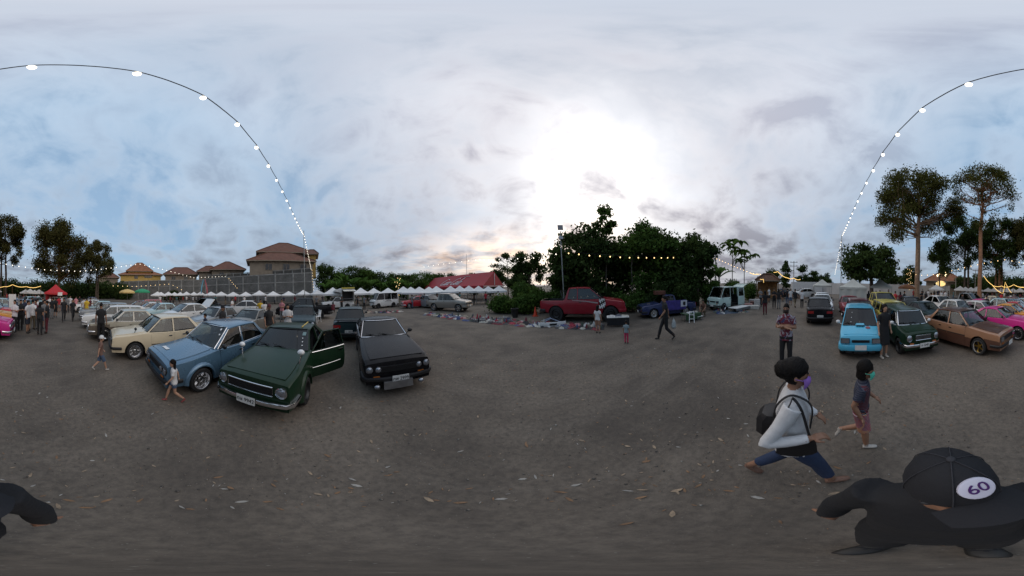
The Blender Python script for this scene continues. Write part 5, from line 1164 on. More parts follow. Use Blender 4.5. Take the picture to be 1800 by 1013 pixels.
# undergrowth: rounded bushes
def bush(p, label, w, d, h, n, m=LF_GREEN, size=.13, rz=0.0, grp='bushes along the far edge', nm='bush'):
    root = empty(nm, (p.x, p.y, 0), rz, label, 'bush', grp); cs, rr = [], []
    for _ in range(9): cs.append((random.uniform(-w, w) * .36, random.uniform(-d, d) * .3, h * random.uniform(.22, .72))); rr.append((w * .26, d * .32, h * .30))
    V, F = leaves(cs, rr, [n // 9] * 9, size); V[:, 2] = np.maximum(V[:, 2], .02); obj('foliage', np_mesh('foliage', V, F, m), root)
    q = MB()
    for c_ in cs: q.tube([Vector((c_[0] * .3, c_[1] * .3, 0)), Vector(c_)], [.04, .015], 4)
    q.build('stem', BARK, root)
bush(D(886, 15.2), 'clipped green hedge behind the black trash bin', 3.6, 2.0, 1.75, 6000); bush(D(925, 14.6), 'green bush right of the clipped hedge', 3.0, 2.0, 1.7, 5000); bush(D(921, 18.5), 'taller pale green bush behind the clipped hedge', 3.0, 2.5, 2.9, 4500)
bush(D(958, 14.8), 'dark green bush left of the red pickup tail', 2.8, 2.0, 2.2, 4500); bush(D(1005, 14.2), 'green bush behind the red pickup bed', 3.6, 1.8, 1.9, 4500, LF_DARK); bush(D(1060, 14.0), 'dark bush behind the red pickup cab', 4, 1.8, 2.2, 5000, LF_DARK); bush(D(1110, 14.2), 'green bush between the red and the navy pickup', 3.4, 1.8, 1.8, 4500)
bush(D(1160, 14.2), 'dark bush behind the navy pickup', 4, 1.6, 2.4, 5000, LF_DARK); bush(D(1208, 15.5), 'dark bush between the navy pickup and the pale van', 4, 1.8, 2.4, 5000, LF_DARK); bush(D(1250, 18.5), 'green bush behind the pale van', 4, 2, 2.6, 4500); bush(D(1288, 20.5), 'green bush behind the raised tailgate', 4.4, 2, 2.6, 4500); bush(D(1318, 23.0), 'leafy bush left of the roofed stall', 4.0, 2, 2.8, 4000)
# banana plants
def blade(q, base, dirv, L, w, rise, curl, mi=0):
    n = 6; side_ = Vector((-dirv.y, dirv.x, 0)); prev = None
    pts = [base + dirv * (L * t * (1 - .25 * t)) + Vector((0, 0, rise * L * t - curl * L * t * t)) for t in [i / n for i in range(n + 1)]]
    for s in (-1, 1):
        vs = []
        for i, p_ in enumerate(pts):
            ww = w * math.sin(math.pi * min(1, .12 + .88 * (i / n)) ** .8) * .5 if i < n else .02; vs += [p_, p_ + side_ * s * ww + Vector((0, 0, ww * .35))]
        q.add(vs, [(2 * i, 2 * i + 1, 2 * i + 3, 2 * i + 2) for i in range(n)], mi)
def banana(p, label, h, seed, grp='banana plants', nm='banana_plant', nl=9):
    rs = random.Random(seed); root = empty(nm, (p.x, p.y, 0), rs.uniform(0, 6), label, 'plant', grp); q = MB(); q.tube([Vector((0, 0, 0)), Vector((.1, 0, h * .3)), Vector((.05, .05, h * .62))], [.16, .13, .08], 8); q.build('trunk', mat('banana stem', (.09, .11, .05), .7, var=.3), root)
    for i in range(nl):
        a = 2.4 * i + rs.uniform(-.3, .3); q = MB(); el = rs.uniform(.55, 1.25); blade(q, Vector((.05, .05, h * rs.uniform(.52, .64))), Vector((math.cos(a), math.sin(a), 0)), h * rs.uniform(.42, .60), h * .15, el, el * rs.uniform(.5, .95)); q.build('leaf', LF_BANANA, root, 0)
for i, (px, dd, h, lb) in enumerate(((572, 30, 4.6, 'banana plant just right of the wall corner'), (590, 31, 5.2, 'banana plant above the food truck cab'), (606, 33, 6.0, 'tall banana plant just above the food truck'), (622, 32, 5.4, 'banana plant behind the food truck box'), (637, 33, 5.6, 'banana plant with a pale broken leaf behind the food truck'), (652, 33, 5.3, 'banana plant left above the white lettered van'), (668, 34, 4.9, 'banana plant above the white lettered van roof'), (700, 32, 5.0, 'banana plant carrying small lights beside the marquee trees'), (717, 33, 4.4, 'small banana plant left of the red marquee'), (1265, 20.5, 5.2, 'banana plant above the pale van'), (1250, 22, 4.4, 'small banana plant beside the power pole'))):
    banana(D(px, dd), lb, h, 50 + i)
JG = 'trees of the jungle edge behind the stalls'
for i, (px, dd, h, rx, lb, mt) in enumerate(((576, 44, 9.6, 2.4, 'round-topped tree rising at the wall corner', LF_DARK), (598, 42, 7.4, 2.6, 'bushy tree behind the tall banana plants', LF_GREEN), (622, 42, 7.8, 2.8, 'bushy tree above the food truck', LF_DARK), (645, 42, 7.2, 2.6, 'bushy tree left above the lettered van', LF_GREEN), (668, 43, 6.2, 2.6, 'low bushy tree above the lettered van', LF_DARK), (692, 42, 5.9, 2.4, 'low tree right of the lettered van', LF_GREEN), (715, 42, 6.2, 2.6, 'tree left of the red marquee', LF_DARK), (742, 46, 6.6, 2.8, 'tree behind the left end of the red marquee', LF_GREEN), (770, 50, 6.6, 2.8, 'dark tree showing above the left marquee roof', LF_DARK), (800, 52, 6.2, 2.8, 'dark tree showing above the middle of the marquee', LF_DARK), (835, 52, 6.2, 2.6, 'dark tree showing above the right marquee roof', LF_DARK), (862, 44, 5.6, 2.2, 'dark tree behind the marquee gable', LF_DARK))):
    tree('jungle_tree', D(px, dd), lb, h, .4, rx * 1.3, 2.6, mt, BARK, .14, 30, 6500, .24, group=JG, seed=70 + i, crown='full', clump=.45, shell=.5)
# thin umbrella-leaved trees above the pale van
def umbrella_tree(p, label, h, seed):
    rs = random.Random(seed); root = empty('umbrella_leaf_tree', (p.x, p.y, 0), 0, label, 'tree', 'umbrella-leaved trees'); q = MB(); top = []
    q.tube([Vector((0, 0, 0)), Vector((.1, 0, h * .5)), Vector((.3, 0, h * .95))], [.09, .07, .03], 6); top.append(Vector((.3, 0, h * .97)))
    for i in range(6):
        z = h * rs.uniform(.5, .72); a = rs.uniform(0, 6.3); e = Vector((math.cos(a) * h * .24, math.sin(a) * h * .24, h * rs.uniform(.72, .92))); q.tube([Vector((.12, 0, z)), (Vector((.12, 0, z)) + e) / 2 - Vector((0, 0, .1)), e], [.05, .04, .02], 5); top.append(e)
    q.build('trunk', mat('grey stem', (.13, .12, .10)), root); q = MB()
    for t in top:
        for i in range(7):
            a = i * .9 + rs.uniform(-.2, .2); blade(q, t + Vector((0, 0, rs.uniform(-.1, .15))), Vector((math.cos(a), math.sin(a), 0)), h * .22, h * .085, .25, .5)
    q.build('crown', LF_GREEN, root, 0)
umbrella_tree(D(1287, 27), 'tall thin tree with umbrella-like leaf tiers above the pale van', 8.8, 3); umbrella_tree(D(1308, 29), 'shorter thin tree with umbrella-like leaves right of the taller one', 7.6, 4)
# far trees on the right and a far wood on the left
for i, (px, dd, h, rx, cr, lb) in enumerate(((1352, 52, 6.6, 2.6, 'full', 'dark tree behind the roofed stall'), (1381, 58, 8.8, 2.2, 'cone', 'pointed dark tree left of the lane-end power pole'), (1410, 58, 8.6, 2.6, 'cone', 'pointed dark tree right of the lane-end power pole'), (1432, 60, 6.4, 2.6, 'full', 'low tree behind the white container'), (1449, 60, 5.4, 2.4, 'full', 'small far tree left of the light-string pole'), (1565, 46, 6.0, 3.2, 'full', 'round dark tree behind the white wall'), (1598, 44, 7.6, 2.6, 'full', 'tree wrapped with small lights left of the tall trunk'), (1690, 60, 7.0, 4.2, 'full', 'low dark tree behind the two thin trunks'), (1712, 62, 6.4, 4.0, 'full', 'low tree right of the two thin trunks'))):
    tree('far_tree', D(px, dd), lb, h, .8, rx, 2.4, LF_DARK, BARK, .16, 20, 3200, .32, group='far trees beyond the white wall', seed=90 + i, crown=cr, clump=.45, shell=.5)
cs, rr = [], []
for px in list(range(-80, 215, 7)): 
    p = D(px % 1800, random.uniform(58, 74)); h = random.uniform(4.5, 6.8); cs.append((p.x, p.y, h * .45)); rr.append((3.4, 3.4, h * .55))
for px in range(1720, 1800, 7): 
    p = D(px, random.uniform(58, 70)); h = random.uniform(5, 7.5); cs.append((p.x, p.y, h * .45)); rr.append((3.4, 3.4, h * .55))
V, F = leaves(cs, rr, [1300] * len(cs), .42); V[:, 2] = np.maximum(V[:, 2], .03); o = stuff(obj('far_wood', np_mesh('far_wood', V, F, LF_DARK))); tag(o, 'dark band of far woodland behind the left tents', 'woodland')
cs, rr = [], []
for px in range(205, 235, 5): p = D(px, 58); cs.append((p.x, p.y, 2.2)); rr.append((2.5, 2.5, 2.4))
for i, px in enumerate((212, 222, 300, 318)): bush(D(px, 56), ('leafy green climber against the left retaining wall', 'green shrub beside the climber at the left wall', 'dark shrub against the long left wall', 'shrub at the foot of the long left wall')[i], 5, 3, 4.2 - .5 * i, 3000, LF_DARK, .28, facing(D(px, 56)))
# ================================================================ people
SKIN = mat('skin', (.30, .155, .095), .6, var=.15, vs_=9); SKIN2 = mat('skin fair', (.42, .24, .16), .6, var=.12, vs_=9)
HAIR = mat('black hair', (.007, .0055, .005), .6, var=.4, vs_=40, bump=.6, bs=70, spec=.15)
def cloth(name, c, rough=.85): return mat('cloth ' + name, c, rough, var=.18, vs_=7, bump=.3, bs=18)
def pattern(name, cols, scale=7.0, bands=False):
    key = 'pattern ' + name
    if key in _M: return _M[key]
    m = bpy.data.materials.new(key); m.use_nodes = True; _M[key] = m; k = NT(m.node_tree); b = m.node_tree.nodes['Principled BSDF']; b.inputs['Roughness'].default_value = .8
    tc = k.node('ShaderNodeTexCoord').outputs['Object']; n = k.noise(tc, scale, 2, .5, 1.5)
    col = k.mix(k.ramp(n, [(.50, 0.0), (.53, 1.0)]), cols[0], cols[1]); n2 = k.noise(k.vmath('ADD', tc, (3, 5, 1)), scale * .8, 2, .5, 1.0); col = k.mix(k.ramp(n2, [(.56, 0.0), (.59, 1.0)]), col, cols[2])
    if bands:
        w = k.node('ShaderNodeTexWave', wave_type='BANDS', bands_direction='Z', i_Scale=14.0, i_Distortion=.6); k.lk(tc, w.inputs[0]); col = k.mix(k.math('MULTIPLY', k.ramp(w.outputs[1], [(.55, 0.0), (.6, 1.0)]), .7), col, cols[3])
    k.lk(col, b.inputs['Base Color']); return m
WHT, BLK, NVY, DEN, GRYC, KHA, YEL, PNK, MRN, REDS, TEALC = cloth('white', (.58, .57, .57)), cloth('black', (.010, .010, .012)), cloth('navy', (.015, .02, .045)), cloth('denim', (.06, .095, .16)), cloth('grey', (.16, .16, .165)), cloth('khaki', (.17, .135, .09)), cloth('yellow', (.55, .36, .03)), cloth('pink', (.50, .20, .22)), cloth('maroon', (.10, .012, .02)), cloth('red', (.36, .02, .03)), cloth('teal', (.03, .13, .14))
SHOE, SHOEW = mat('dark shoe', (.02, .018, .016), .6), mat('pale shoe', (.45, .42, .38), .6)
POSES = {
 'stand': dict(ank=((.0, .10, .08), (.02, -.11, .08)), kne=((.02, .10, .48), (.03, -.11, .48)), elb=((-.04, .235, 1.13), (-.03, -.235, 1.13)), wri=((.04, .25, .89), (.06, -.25, .89))),
 'walk': dict(ank=((-.36, .08, .17), (.30, -.08, .085)), kne=((-.03, .09, .47), (.19, -.085, .49)), elb=((.05, .235, 1.14), (-.14, -.235, 1.15)), wri=((.22, .22, .95), (-.17, -.25, .91))),
 'stride': dict(ank=((-.36, .07, .15), (.31, -.08, .085)), kne=((-.08, .09, .46), (.20, -.085, .48)), elb=((.06, .235, 1.12), (-.17, -.275, 1.06)), wri=((.22, .20, .98), (.12, -.235, 1.10))),
 'crossed': dict(ank=((.0, .11, .08), (.02, -.11, .08)), kne=((.02, .11, .48), (.03, -.11, .48)), elb=((.04, .265, 1.12), (.04, -.265, 1.12)), wri=((.20, -.06, 1.17), (.225, .08, 1.14))),
 'phone': dict(ank=((.0, .10, .08), (.03, -.11, .08)), kne=((.02, .10, .48), (.03, -.11, .48)), elb=((.02, .225, 1.11), (.02, -.225, 1.11)), wri=((.25, .06, 1.17), (.25, -.06, 1.17))),
 'kidwalk': dict(ank=((-.30, .07, .34), (.10, -.07, .085)), kne=((.06, .08, .46), (.07, -.08, .48)), elb=((.04, .22, 1.14), (-.10, -.23, 1.13)), wri=((.22, .18, 1.0), (.02, -.24, .90))),
 'crouch': dict(ank=((.10, .14, .08), (.06, -.14, .08)), kne=((.36, .17, .50), (.34, -.17, .50)), elb=((.28, .22, .62), (.28, -.22, .62)), wri=((.46, .12, .46), (.46, -.12, .46)), pel=(-.10, .36), lean=.28),
 'camera': dict(ank=((.0, .11, .08), (.02, -.11, .08)), kne=((.02, .11, .48), (.03, -.11, .48)), elb=((.03, .265, 1.14), (.03, -.265, 1.14)), wri=((.04, .29, .89), (.04, -.29, .89))),
}
def hand(q, w, d, up, side, curl, n=6, s=1.0):
    d = d.normalized(); lat = d.cross(up).normalized() * side; up = lat.cross(d).normalized() * side
    M = Matrix((d, lat, up)).transposed()
    q.ell(w + d * .045 * s, (.052 * s, .042 * s, .019 * s), 10, 6, 0, M)
    for i, (o, L) in enumerate(((-.030, .070), (-.010, .080), (.011, .075), (.030, .058))):
        a = w + d * .082 * s + lat * o * s; pts = [a]; dd = d.copy()
        for j in range(3):
            dd = (dd - up * math.tan(curl * .8)).normalized(); pts.append(pts[-1] + dd * L * s / 2.6)
        q.tube([w + d * .05 * s + lat * o * .8 * s] + pts, [.010 * s, .0105 * s, .0098 * s, .009 * s, .007 * s], n)
    t = w + d * .02 * s - lat * .036 * s; q.tube([t, t + (d * .6 - lat * .7).normalized() * .034 * s, t + (d * .85 - lat * .35 - up * .3).normalized() * .066 * s], [.013 * s, .012 * s, .008 * s], n)
def body_mesh(pose, H=1.7, child=0.0, sleeves='short', legs='long', fat=1.0, res=.02, fingers=False, mats=None, hem=.84):
    ps = POSES[pose]; s = H / 1.7; tags = []; q = MB(); head_s = 1 + .22 * child; arm_s = 1 - .05 * child
    px, pz = ps.get('pel', (0, .92)); dz = pz - .92; lean = ps.get('lean', .05 if pose in ('walk', 'kidwalk') else .0)
    def up(v):      # lean and shift the trunk
        v = Vector(v); return Vector((v.x + px + (v.z - .92) * lean, v.y, v.z + dz))
    def done(tag):
        n = len(q.v); tags.extend([tag] * (n - len(tags)))
    def ellr(c, rx, ry, n=18, pw=2.4):
        return [Vector((c.x + rx * math.copysign(abs(math.cos(a)) ** (2 / pw), math.cos(a)), c.y + ry * math.copysign(abs(math.sin(a)) ** (2 / pw), math.sin(a)), c.z)) for a in np.linspace(0, 2 * math.pi, n, endpoint=False)]
    f = fat
    def seg(pts, rad, tag, n=10 if res > .012 else 16, k=5 if res > .012 else 11):
        P_, R_ = [], []
        for (a, b), (ra, rb) in zip(zip(pts, pts[1:]), zip(rad, rad[1:])):
            for i in range(k): P_.append(Vector(a).lerp(Vector(b), i / k)); R_.append(ra + (rb - ra) * i / k)
        P_.append(Vector(pts[-1])); R_.append(rad[-1]); q.tube(P_, R_, n); done(tag)
    # pelvis + trunk
    T = [(.79, .085 * f, .13 * f), (.85, .11 * f, .16 * f), (.93, .110 * f, .155 * f)]
    q.rings([ellr(up((0, 0, z)), a, b) for z, a, b in T]); done(2)
    T = [(hem, .128 * f, .178 * f), (.92, .126 * f, .176 * f), (1.03, .112 * f, .158 * f), (1.14, .116 * f, .160 * f), (1.26, .122 * f, .172), (1.34, .112, .178), (1.395, .09, .165), (1.43, .07, .11), (1.45, .055, .07)]
    if ps.get('pel'): T = T[1:]
    q.rings([ellr(up((.0, 0, z)), a, b) for z, a, b in T]); done(1)
    # neck and head
    hz = 1.585 + .02 * child
    seg([up((-.005, 0, 1.40)), up((.012, 0, 1.50)), up((.015, 0, 1.54))], [.058, .052, .052], 0)
    hc = up((.022, 0, hz)); q.ell(hc, (.094 * head_s, .076 * head_s, .115 * head_s), 18, 14); done(0)
    q.ell(hc + Vector((.03, 0, -.055)) * head_s, (.062 * head_s, .056 * head_s, .058 * head_s), 14, 10); done(0)
    q.ell(hc + Vector((.094, 0, -.018)) * head_s, (.020, .014, .024), 8, 6); done(0)
    for sy in (1, -1): q.ell(hc + Vector((-.005, sy * .078, -.012)) * head_s, (.02, .010, .03), 8, 6); done(0)
    # arms
    for i, sy in ((0, 1), (1, -1)):
        sh = up((0, sy * .172, 1.375)); e = up(ps['elb'][i]) if not ps.get('pel') else Vector(ps['elb'][i]); w = up(ps['wri'][i]) if not ps.get('pel') else Vector(ps['wri'][i])
        seg([sh.lerp(e, .55), e, e.lerp(w, .35), w] if sleeves != 'long' else [e.lerp(w, .85), e.lerp(w, .9), w], [.046, .038, .040, .026] if sleeves != 'long' else [.036, .034, .026], 0)
        if sleeves == 'short': seg([sh + Vector((0, 0, .01)), sh.lerp(e, .35), sh.lerp(e, .68)], [.068 * f, .064, .066], 1)
        elif sleeves == 'long': seg([sh + Vector((0, 0, .01)), sh.lerp(e, .5), e, e.lerp(w, .5), e.lerp(w, .93)], [.066 * f, .057, .050, .047, .041], 1)
        d = (w - e).normalized()
        if fingers: hand(q, w, d, Vector((0, 0, 1)) if abs(d.z) < .8 else Vector((1, 0, 0)), sy, .45 if pose not in ('stride',) or i == 0 else .9); done(0)
        else: q.ell(w + d * .07, (.04, .03, .075), 8, 6, 0, Matrix.Rotation(math.acos(max(-1, min(1, d.z))), 3, Vector((0, 0, 1)).cross(d) if Vector((0, 0, 1)).cross(d).length > 1e-4 else Vector((1, 0, 0)))); done(0)
    # legs
    for i, sy in ((0, 1), (1, -1)):
        hp = up((0, sy * .088, .90)); k_ = Vector(ps['kne'][i]); a = Vector(ps['ank'][i])
        seg([hp.lerp(k_, .4), k_, k_.lerp(a, .35), a] if legs in ('shorts', 'short', 'dress') else [k_.lerp(a, .68), k_.lerp(a, .8), a], [.072 * f, .053, .056, .036] if legs in ('shorts', 'short', 'dress') else [.045, .042, .036], 0)
        if legs == 'long': seg([hp, hp.lerp(k_, .5), k_, k_.lerp(a, .4), k_.lerp(a, .97)], [.100 * f, .086 * f, .070, .068, .058], 2)
        elif legs == 'crop': seg([hp, hp.lerp(k_, .5), k_, k_.lerp(a, .4), k_.lerp(a, .72)], [.100 * f, .086 * f, .070, .068, .060], 2)
        elif legs == 'shorts': seg([hp, hp.lerp(k_, .5), hp.lerp(k_, .97)], [.108 * f, .104 * f, .100], 2)
        elif legs == 'short': seg([hp, hp.lerp(k_, .3), hp.lerp(k_, .5)], [.105 * f, .10 * f, .096], 2)
        sh_d = (a - k_).normalized(); fd = Vector((1, 0, 0)) if a.z < .12 else (Vector((1, 0, 0)) * .75 + Vector((0, 0, -.75))).normalized()
        if pose == 'kidwalk' and i == 0: fd = Vector((-.35, 0, -.9)).normalized()
        heel = a + Vector((0, 0, -.045)) - fd * .03
        q.tube([heel - fd * .02, heel + fd * .05, heel + fd * .14, heel + fd * .185], [.036, .042, .042, .026], 10, flat=.75); done(3)
        seg([a + Vector((0, 0, .02)), heel + fd * .03], [.034, .034], 3, 8, 2)
    if legs == 'dress':
        q.rings([ellr(up((0, 0, z)), a_, b_) for z, a_, b_ in ((1.02, .112 * f, .16 * f), (.93, .122, .17), (.85, .13, .18), (.78, .136, .187), (.70, .143, .194), (.62, .15, .20), (.56, .156, .206), (.50, .161, .211), (.45, .165, .215))]); done(2)
    me0 = bpy.data.meshes.new('tmp'); me0.from_pydata(q.v, [], q.f)
    o = bpy.data.objects.new('tmp', me0); COL.objects.link(o)
    m = o.modifiers.new('r', 'REMESH'); m.mode = 'VOXEL'; m.voxel_size = res
    m2 = o.modifiers.new('s', 'SMOOTH'); m2.factor = .5; m2.iterations = 3
    me = bpy.data.meshes.new_from_object(o.evaluated_get(bpy.context.evaluated_depsgraph_get()))
    kd = KDTree(len(q.v)); [kd.insert(v, i) for i, v in enumerate(q.v)]; kd.balance()
    bpy.data.objects.remove(o); bpy.data.meshes.remove(me0)
    n = len(me.polygons); cen = np.zeros(n * 3); me.polygons.foreach_get('center', cen); cen = cen.reshape(-1, 3); mi = []
    for c in cen:
        b = kd.find_n(c, 5); tg = [tags[i] for _, i, _ in b]; t = tg[0]
        if 1 in tg and c[2] > hem + dz + .01: t = 1
        elif legs == 'dress' and 2 in tg and c[2] > .46: t = 2
        elif t == 0 and max(tg) > 0 and b[0][2] > .6 * b[tg.index(max(tg))][2]: t = max(tg)
        mi.append(t)
    me.materials.clear()
    for mm in mats: me.materials.append(mm)
    me.polygons.foreach_set('material_index', mi); me.polygons.foreach_set('use_smooth', [True] * n)
    me.transform(Matrix.Scale(s, 4)); me.name = 'body'
    return me, hc * s, s * head_s
def hair_mesh(kind, s):
    q = MB(); rg = []
    for i in range(9):          # a shell over the top and back of the head
        t = i / 8; a = R(-90 + 180 * 1.0) * 0; el = R(88 - (128 if kind in ('long', 'fringe', 'bun') else 100) * t)
        ring = []
        for j in range(20):
            az = 2 * math.pi * j / 20; fr = max(0, math.cos(az)); e = max(el, R(18) * fr ** 1.5 if kind != 'fringe' else R(2) * fr ** 2) if fr > .25 else el
            ring.append(Vector((-.006 + .104 * math.cos(e) * math.cos(az), .086 * math.cos(e) * math.sin(az), .012 + .122 * math.sin(e))))
        rg.append(ring)
    q.rings(rg, 0, cap=True)
    if kind == 'long':
        q.rings([[Vector((-.045 - .03 * t + .05 * math.cos(a) * (1 - .3 * t), (.085 + .012 * math.sin(t * 3)) * math.sin(a), .03 - .42 * t)) for a in np.linspace(0, 2 * math.pi, 14, endpoint=False)] for t in np.linspace(0, 1, 9)], 0)
    if kind == 'bun':
        q.ell((-.095, 0, .03), (.078, .08, .075), 16, 12); q.ell((-.01, 0, .045), (.108, .096, .085), 16, 12); q.ell((-.055, 0, .03), (.09, .088, .09), 16, 12)
    if kind == 'fringe':
        q.rings([[Vector((-.012 + .098 * math.cos(a) * (1 if math.cos(a) < .3 else .25), (.092) * math.sin(a), .0 - .10 * t)) for a in np.linspace(0, 2 * math.pi, 16, endpoint=False)] for t in np.linspace(0, 1, 4)], 0)
    q.v = [tuple(Vector(v) * (1 + .035 * math.sin(v[0] * 95 + v[1] * 60) * math.sin(v[1] * 110 + v[2] * 45) + .02 * math.sin(v[2] * 140 + v[0] * 70))) for v in q.v]; me = q.mesh('hair', [HAIR], 60); me.transform(Matrix.Scale(s, 4)); return me
def cap_mesh(s, m):
    q = MB(); q.rings([[Vector((.108 * math.cos(R(e)) * math.cos(a) - .004, .092 * math.cos(R(e)) * math.sin(a), .035 + .105 * math.sin(R(e)))) for a in np.linspace(0, 2 * math.pi, 20, endpoint=False)] for e in (-12, 5, 25, 45, 65, 85)], 0)
    q.grid(lambda u, v: Vector((.09 + .085 * v * (1 - .35 * (2 * u - 1) ** 2), (2 * u - 1) * .078, .03 - .012 * v - .02 * (2 * u - 1) ** 2)), 10, 4, 0)
    me = q.mesh('cap', [m], 50); me.transform(Matrix.Scale(s, 4)); return me
def mask_mesh(s, m):
    q = MB(); q.grid(lambda u, v: Vector((.03 + (.088 - .025 * (2 * v - 1) ** 2) * math.cos((2 * u - 1) * 1.25), .082 * math.sin((2 * u - 1) * 1.35), -.105 + .088 * v)), 12, 6, 0)
    q.tube([Vector((.05, .078, -.03)), Vector((-.01, .086, -.01))], .003, 4); q.tube([Vector((.05, -.078, -.03)), Vector((-.01, -.086, -.01))], .003, 4)
    me = q.mesh('mask', [m], 60); me.transform(Matrix.Scale(s, 4)); return me
def cr(pts, n=5):
    pts = [Vector(p) for p in pts]; P_ = [pts[0] * 2 - pts[1]] + pts + [pts[-1] * 2 - pts[-2]]; out = []
    for i in range(1, len(P_) - 2):
        a, b, c, d = P_[i - 1:i + 3]
        for j in range(n):
            t = j / n; out.append(.5 * ((2 * b) + (c - a) * t + (2 * a - 5 * b + 4 * c - d) * t * t + (3 * b - a - 3 * c + d) * t ** 3))
    return out + [pts[-1]]
def person(p, heading, label, H=1.7, pose='stand', shirt=WHT, pants=BLK, shoes=SHOE, skin=SKIN, hair='short', group=None, cap=None, mask=None, head_turn=0.0, **kw):
    root = empty('person', (p[0], p[1], 0), heading, label, 'person', group)
    me, hc, hs = body_mesh(pose, H, mats=[skin, shirt, pants, shoes], **kw); obj('body', me, root)
    if hair: obj('hair', hair_mesh(hair, hs), root, hc, head_turn)
    if cap: obj('cap', cap_mesh(hs, cap), root, hc, head_turn)
    if mask: obj('mask', mask_mesh(hs, mask), root, hc, head_turn)
    if kw.get('res', .02) < .015:
        for sy in (1, -1):
            q = MB(); q.ell(Vector((.090 + .0, sy * .031, .012)) * hs, (.008, .014, .007), 8, 6); q.build('eye', INK, root, 60, hc, head_turn)
    root['hc'] = list(hc); return root
def toward_cam(p, turn=0.0): return math.atan2(-p[1], -p[0]) + turn
def rightward(p, turn=0.0): return math.atan2(-p[1], -p[0]) + R(90) + turn       # walking to the viewer's right
# --- the near walkers
pw = G(1390, 846); pw = Vector((pw.x * 1.04, pw.y * 1.04, 0))
woman = person(pw, rightward(pw), 'person in a white shirt and jeans with a lilac face mask striding past', 1.66, 'stride', WHT, cloth('dark denim', (.022, .038, .085)), mat('tan sandal', (.17, .09, .06), .6), SKIN, 'bun', mask=cloth('lilac', (.30, .14, .50)), sleeves='long', legs='crop', res=.0085, fingers=True, fat=1.12, hem=.77)
hb = empty('shoulder_bag', woman.location, woman.rotation_euler.z, 'black shoulder bag slung under the arm of the person in white', 'bag')
q = MB(); q.rings([[Vector((x, y, z)) for x, y in ((.03 - .13 * k_, -.255), (.03, -.27), (.03 + .13 * k_, -.25), (.03 + .13 * k_, -.19), (.03 - .13 * k_, -.19))] for z, k_ in ((.87, .75), (.90, 1.0), (1.0, .95), (1.04, .7))]); q.build('pouch', mat('black leather', (.012, .011, .012), .5, var=.3), hb, 30)
q = MB(); q.tube(cr([(-.10, -.235, 1.0), (-.10, -.25, 1.2), (-.02, -.20, 1.40), (.0, -.17, 1.43), (.06, -.20, 1.33), (.12, -.225, 1.03)]), .010, 6, flat=.5); q.build('strap', mat('black leather', (.012, .011, .012)), hb)
bp = empty('backpack', woman.location, woman.rotation_euler.z, 'small black backpack behind the person in white', 'bag'); q = MB(); q.rings([[Vector((x, y, z)) for x, y in ((-.27 * k_, -.07 * k_), (-.22 * k_, -.11 * k_), (-.13, -.11 * k_), (-.13, .11 * k_), (-.22 * k_, .11 * k_), (-.27 * k_, .07 * k_))] for z, k_ in ((.92, .85), (.96, 1.0), (1.12, 1.0), (1.18, .85), (1.20, .6))]); q.build('pack', mat('black leather', (.012, .011, .012)), bp, 30)
for y in (.1, -.1): q = MB(); q.tube(cr([(-.14, y, 1.17), (-.11, y * 1.2, 1.33), (-.02, y * 1.25, 1.425), (.09, y * 1.25, 1.38), (.135, y * 1.2, 1.28), (.12, y * 1.4, 1.10)]), .012, 6, flat=.6); q.build('strap', mat('black leather', (.012, .011, .012)), bp)
pk = G(1510, 782); kidp = person(pk, rightward(pk), 'child in a navy top and red patterned shorts with a mint face mask', 1.36, 'kidwalk', pattern('navy stripe', ((.012, .015, .035), (.016, .02, .045), (.09, .012, .02), (.07, .075, .10)), 6, True), pattern('red print', ((.34, .014, .028), (.20, .012, .03), (.48, .17, .02), (.38, .36, .40)), 9, True), SHOEW, SKIN, 'fringe', mask=cloth('mint', (.08, .50, .36)), child=.9, sleeves='short', legs='shorts', res=.0085, fingers=True, hem=.98)
pm_ = D(1383, 4.5); person(pm_, toward_cam(pm_, R(-12)), 'person with crossed arms in a maroon patterned jersey and black face mask', 1.70, 'crossed', pattern('jersey', ((.13, .014, .03), (.30, .28, .32), (.03, .03, .09), (0, 0, 0)), 5.5), BLK, SHOE, SKIN, 'short', mask=cloth('black mask', (.02, .012, .012)), sleeves='short', legs='long', res=.011, fingers=True, fat=1.05, hem=.78)
# --- the photographer under the camera
pp = D(1684, .36); ph = person(pp, toward_cam(pp), 'person in black holding the camera up, seen from above wearing a black cap', 1.70, 'camera', BLK, BLK, SHOE, SKIN, 'short', cap=None, sleeves='long', legs='long', res=.011, fingers=True, fat=1.1)
hc = Vector(ph['hc']); cp_ = obj('cap', cap_mesh(1.06, cloth('cap black', (.011, .011, .014))), ph, hc, R(32)); cp_['label'] = 'black cap with a round white badge'
for i in range(6):
    q = MB(); a_ = R(60 * i + 30); q.tube([Vector((.1095 * math.cos(R(e)) * math.cos(a_) - .004, .0935 * math.cos(R(e)) * math.sin(a_), .035 + .1065 * math.sin(R(e)))) * 1.06 for e in range(-10, 91, 10)], .0016, 4); q.build('seam', cloth('cap seam', (.03, .03, .036)), cp_)
q = MB(); q.ell(Vector((-.004, 0, .143)) * 1.06, (.011, .011, .006), 10, 6); q.build('button', cloth('cap seam', (.03, .03, .036)), cp_)
q = MB(); Mb = Matrix.Translation((.083, 0, .098)) @ Matrix.Rotation(R(52), 4, 'Y'); q.lathe([(.036, 0), (.036, .006), (.030, .008), (.0, .008)], 22, 0, Mb); bd = q.build('badge', mat('badge white', (.62, .60, .70), .5), cp_, 40)
t = obj('badge_number', text_mesh('badge_number', '60', .045, mat('badge ink', (.06, .012, .12), .6), depth=.001), cp_); t.matrix_local = Mb @ Matrix.Translation((0, 0, .0095)) @ Matrix.Rotation(R(90), 4, 'Z')
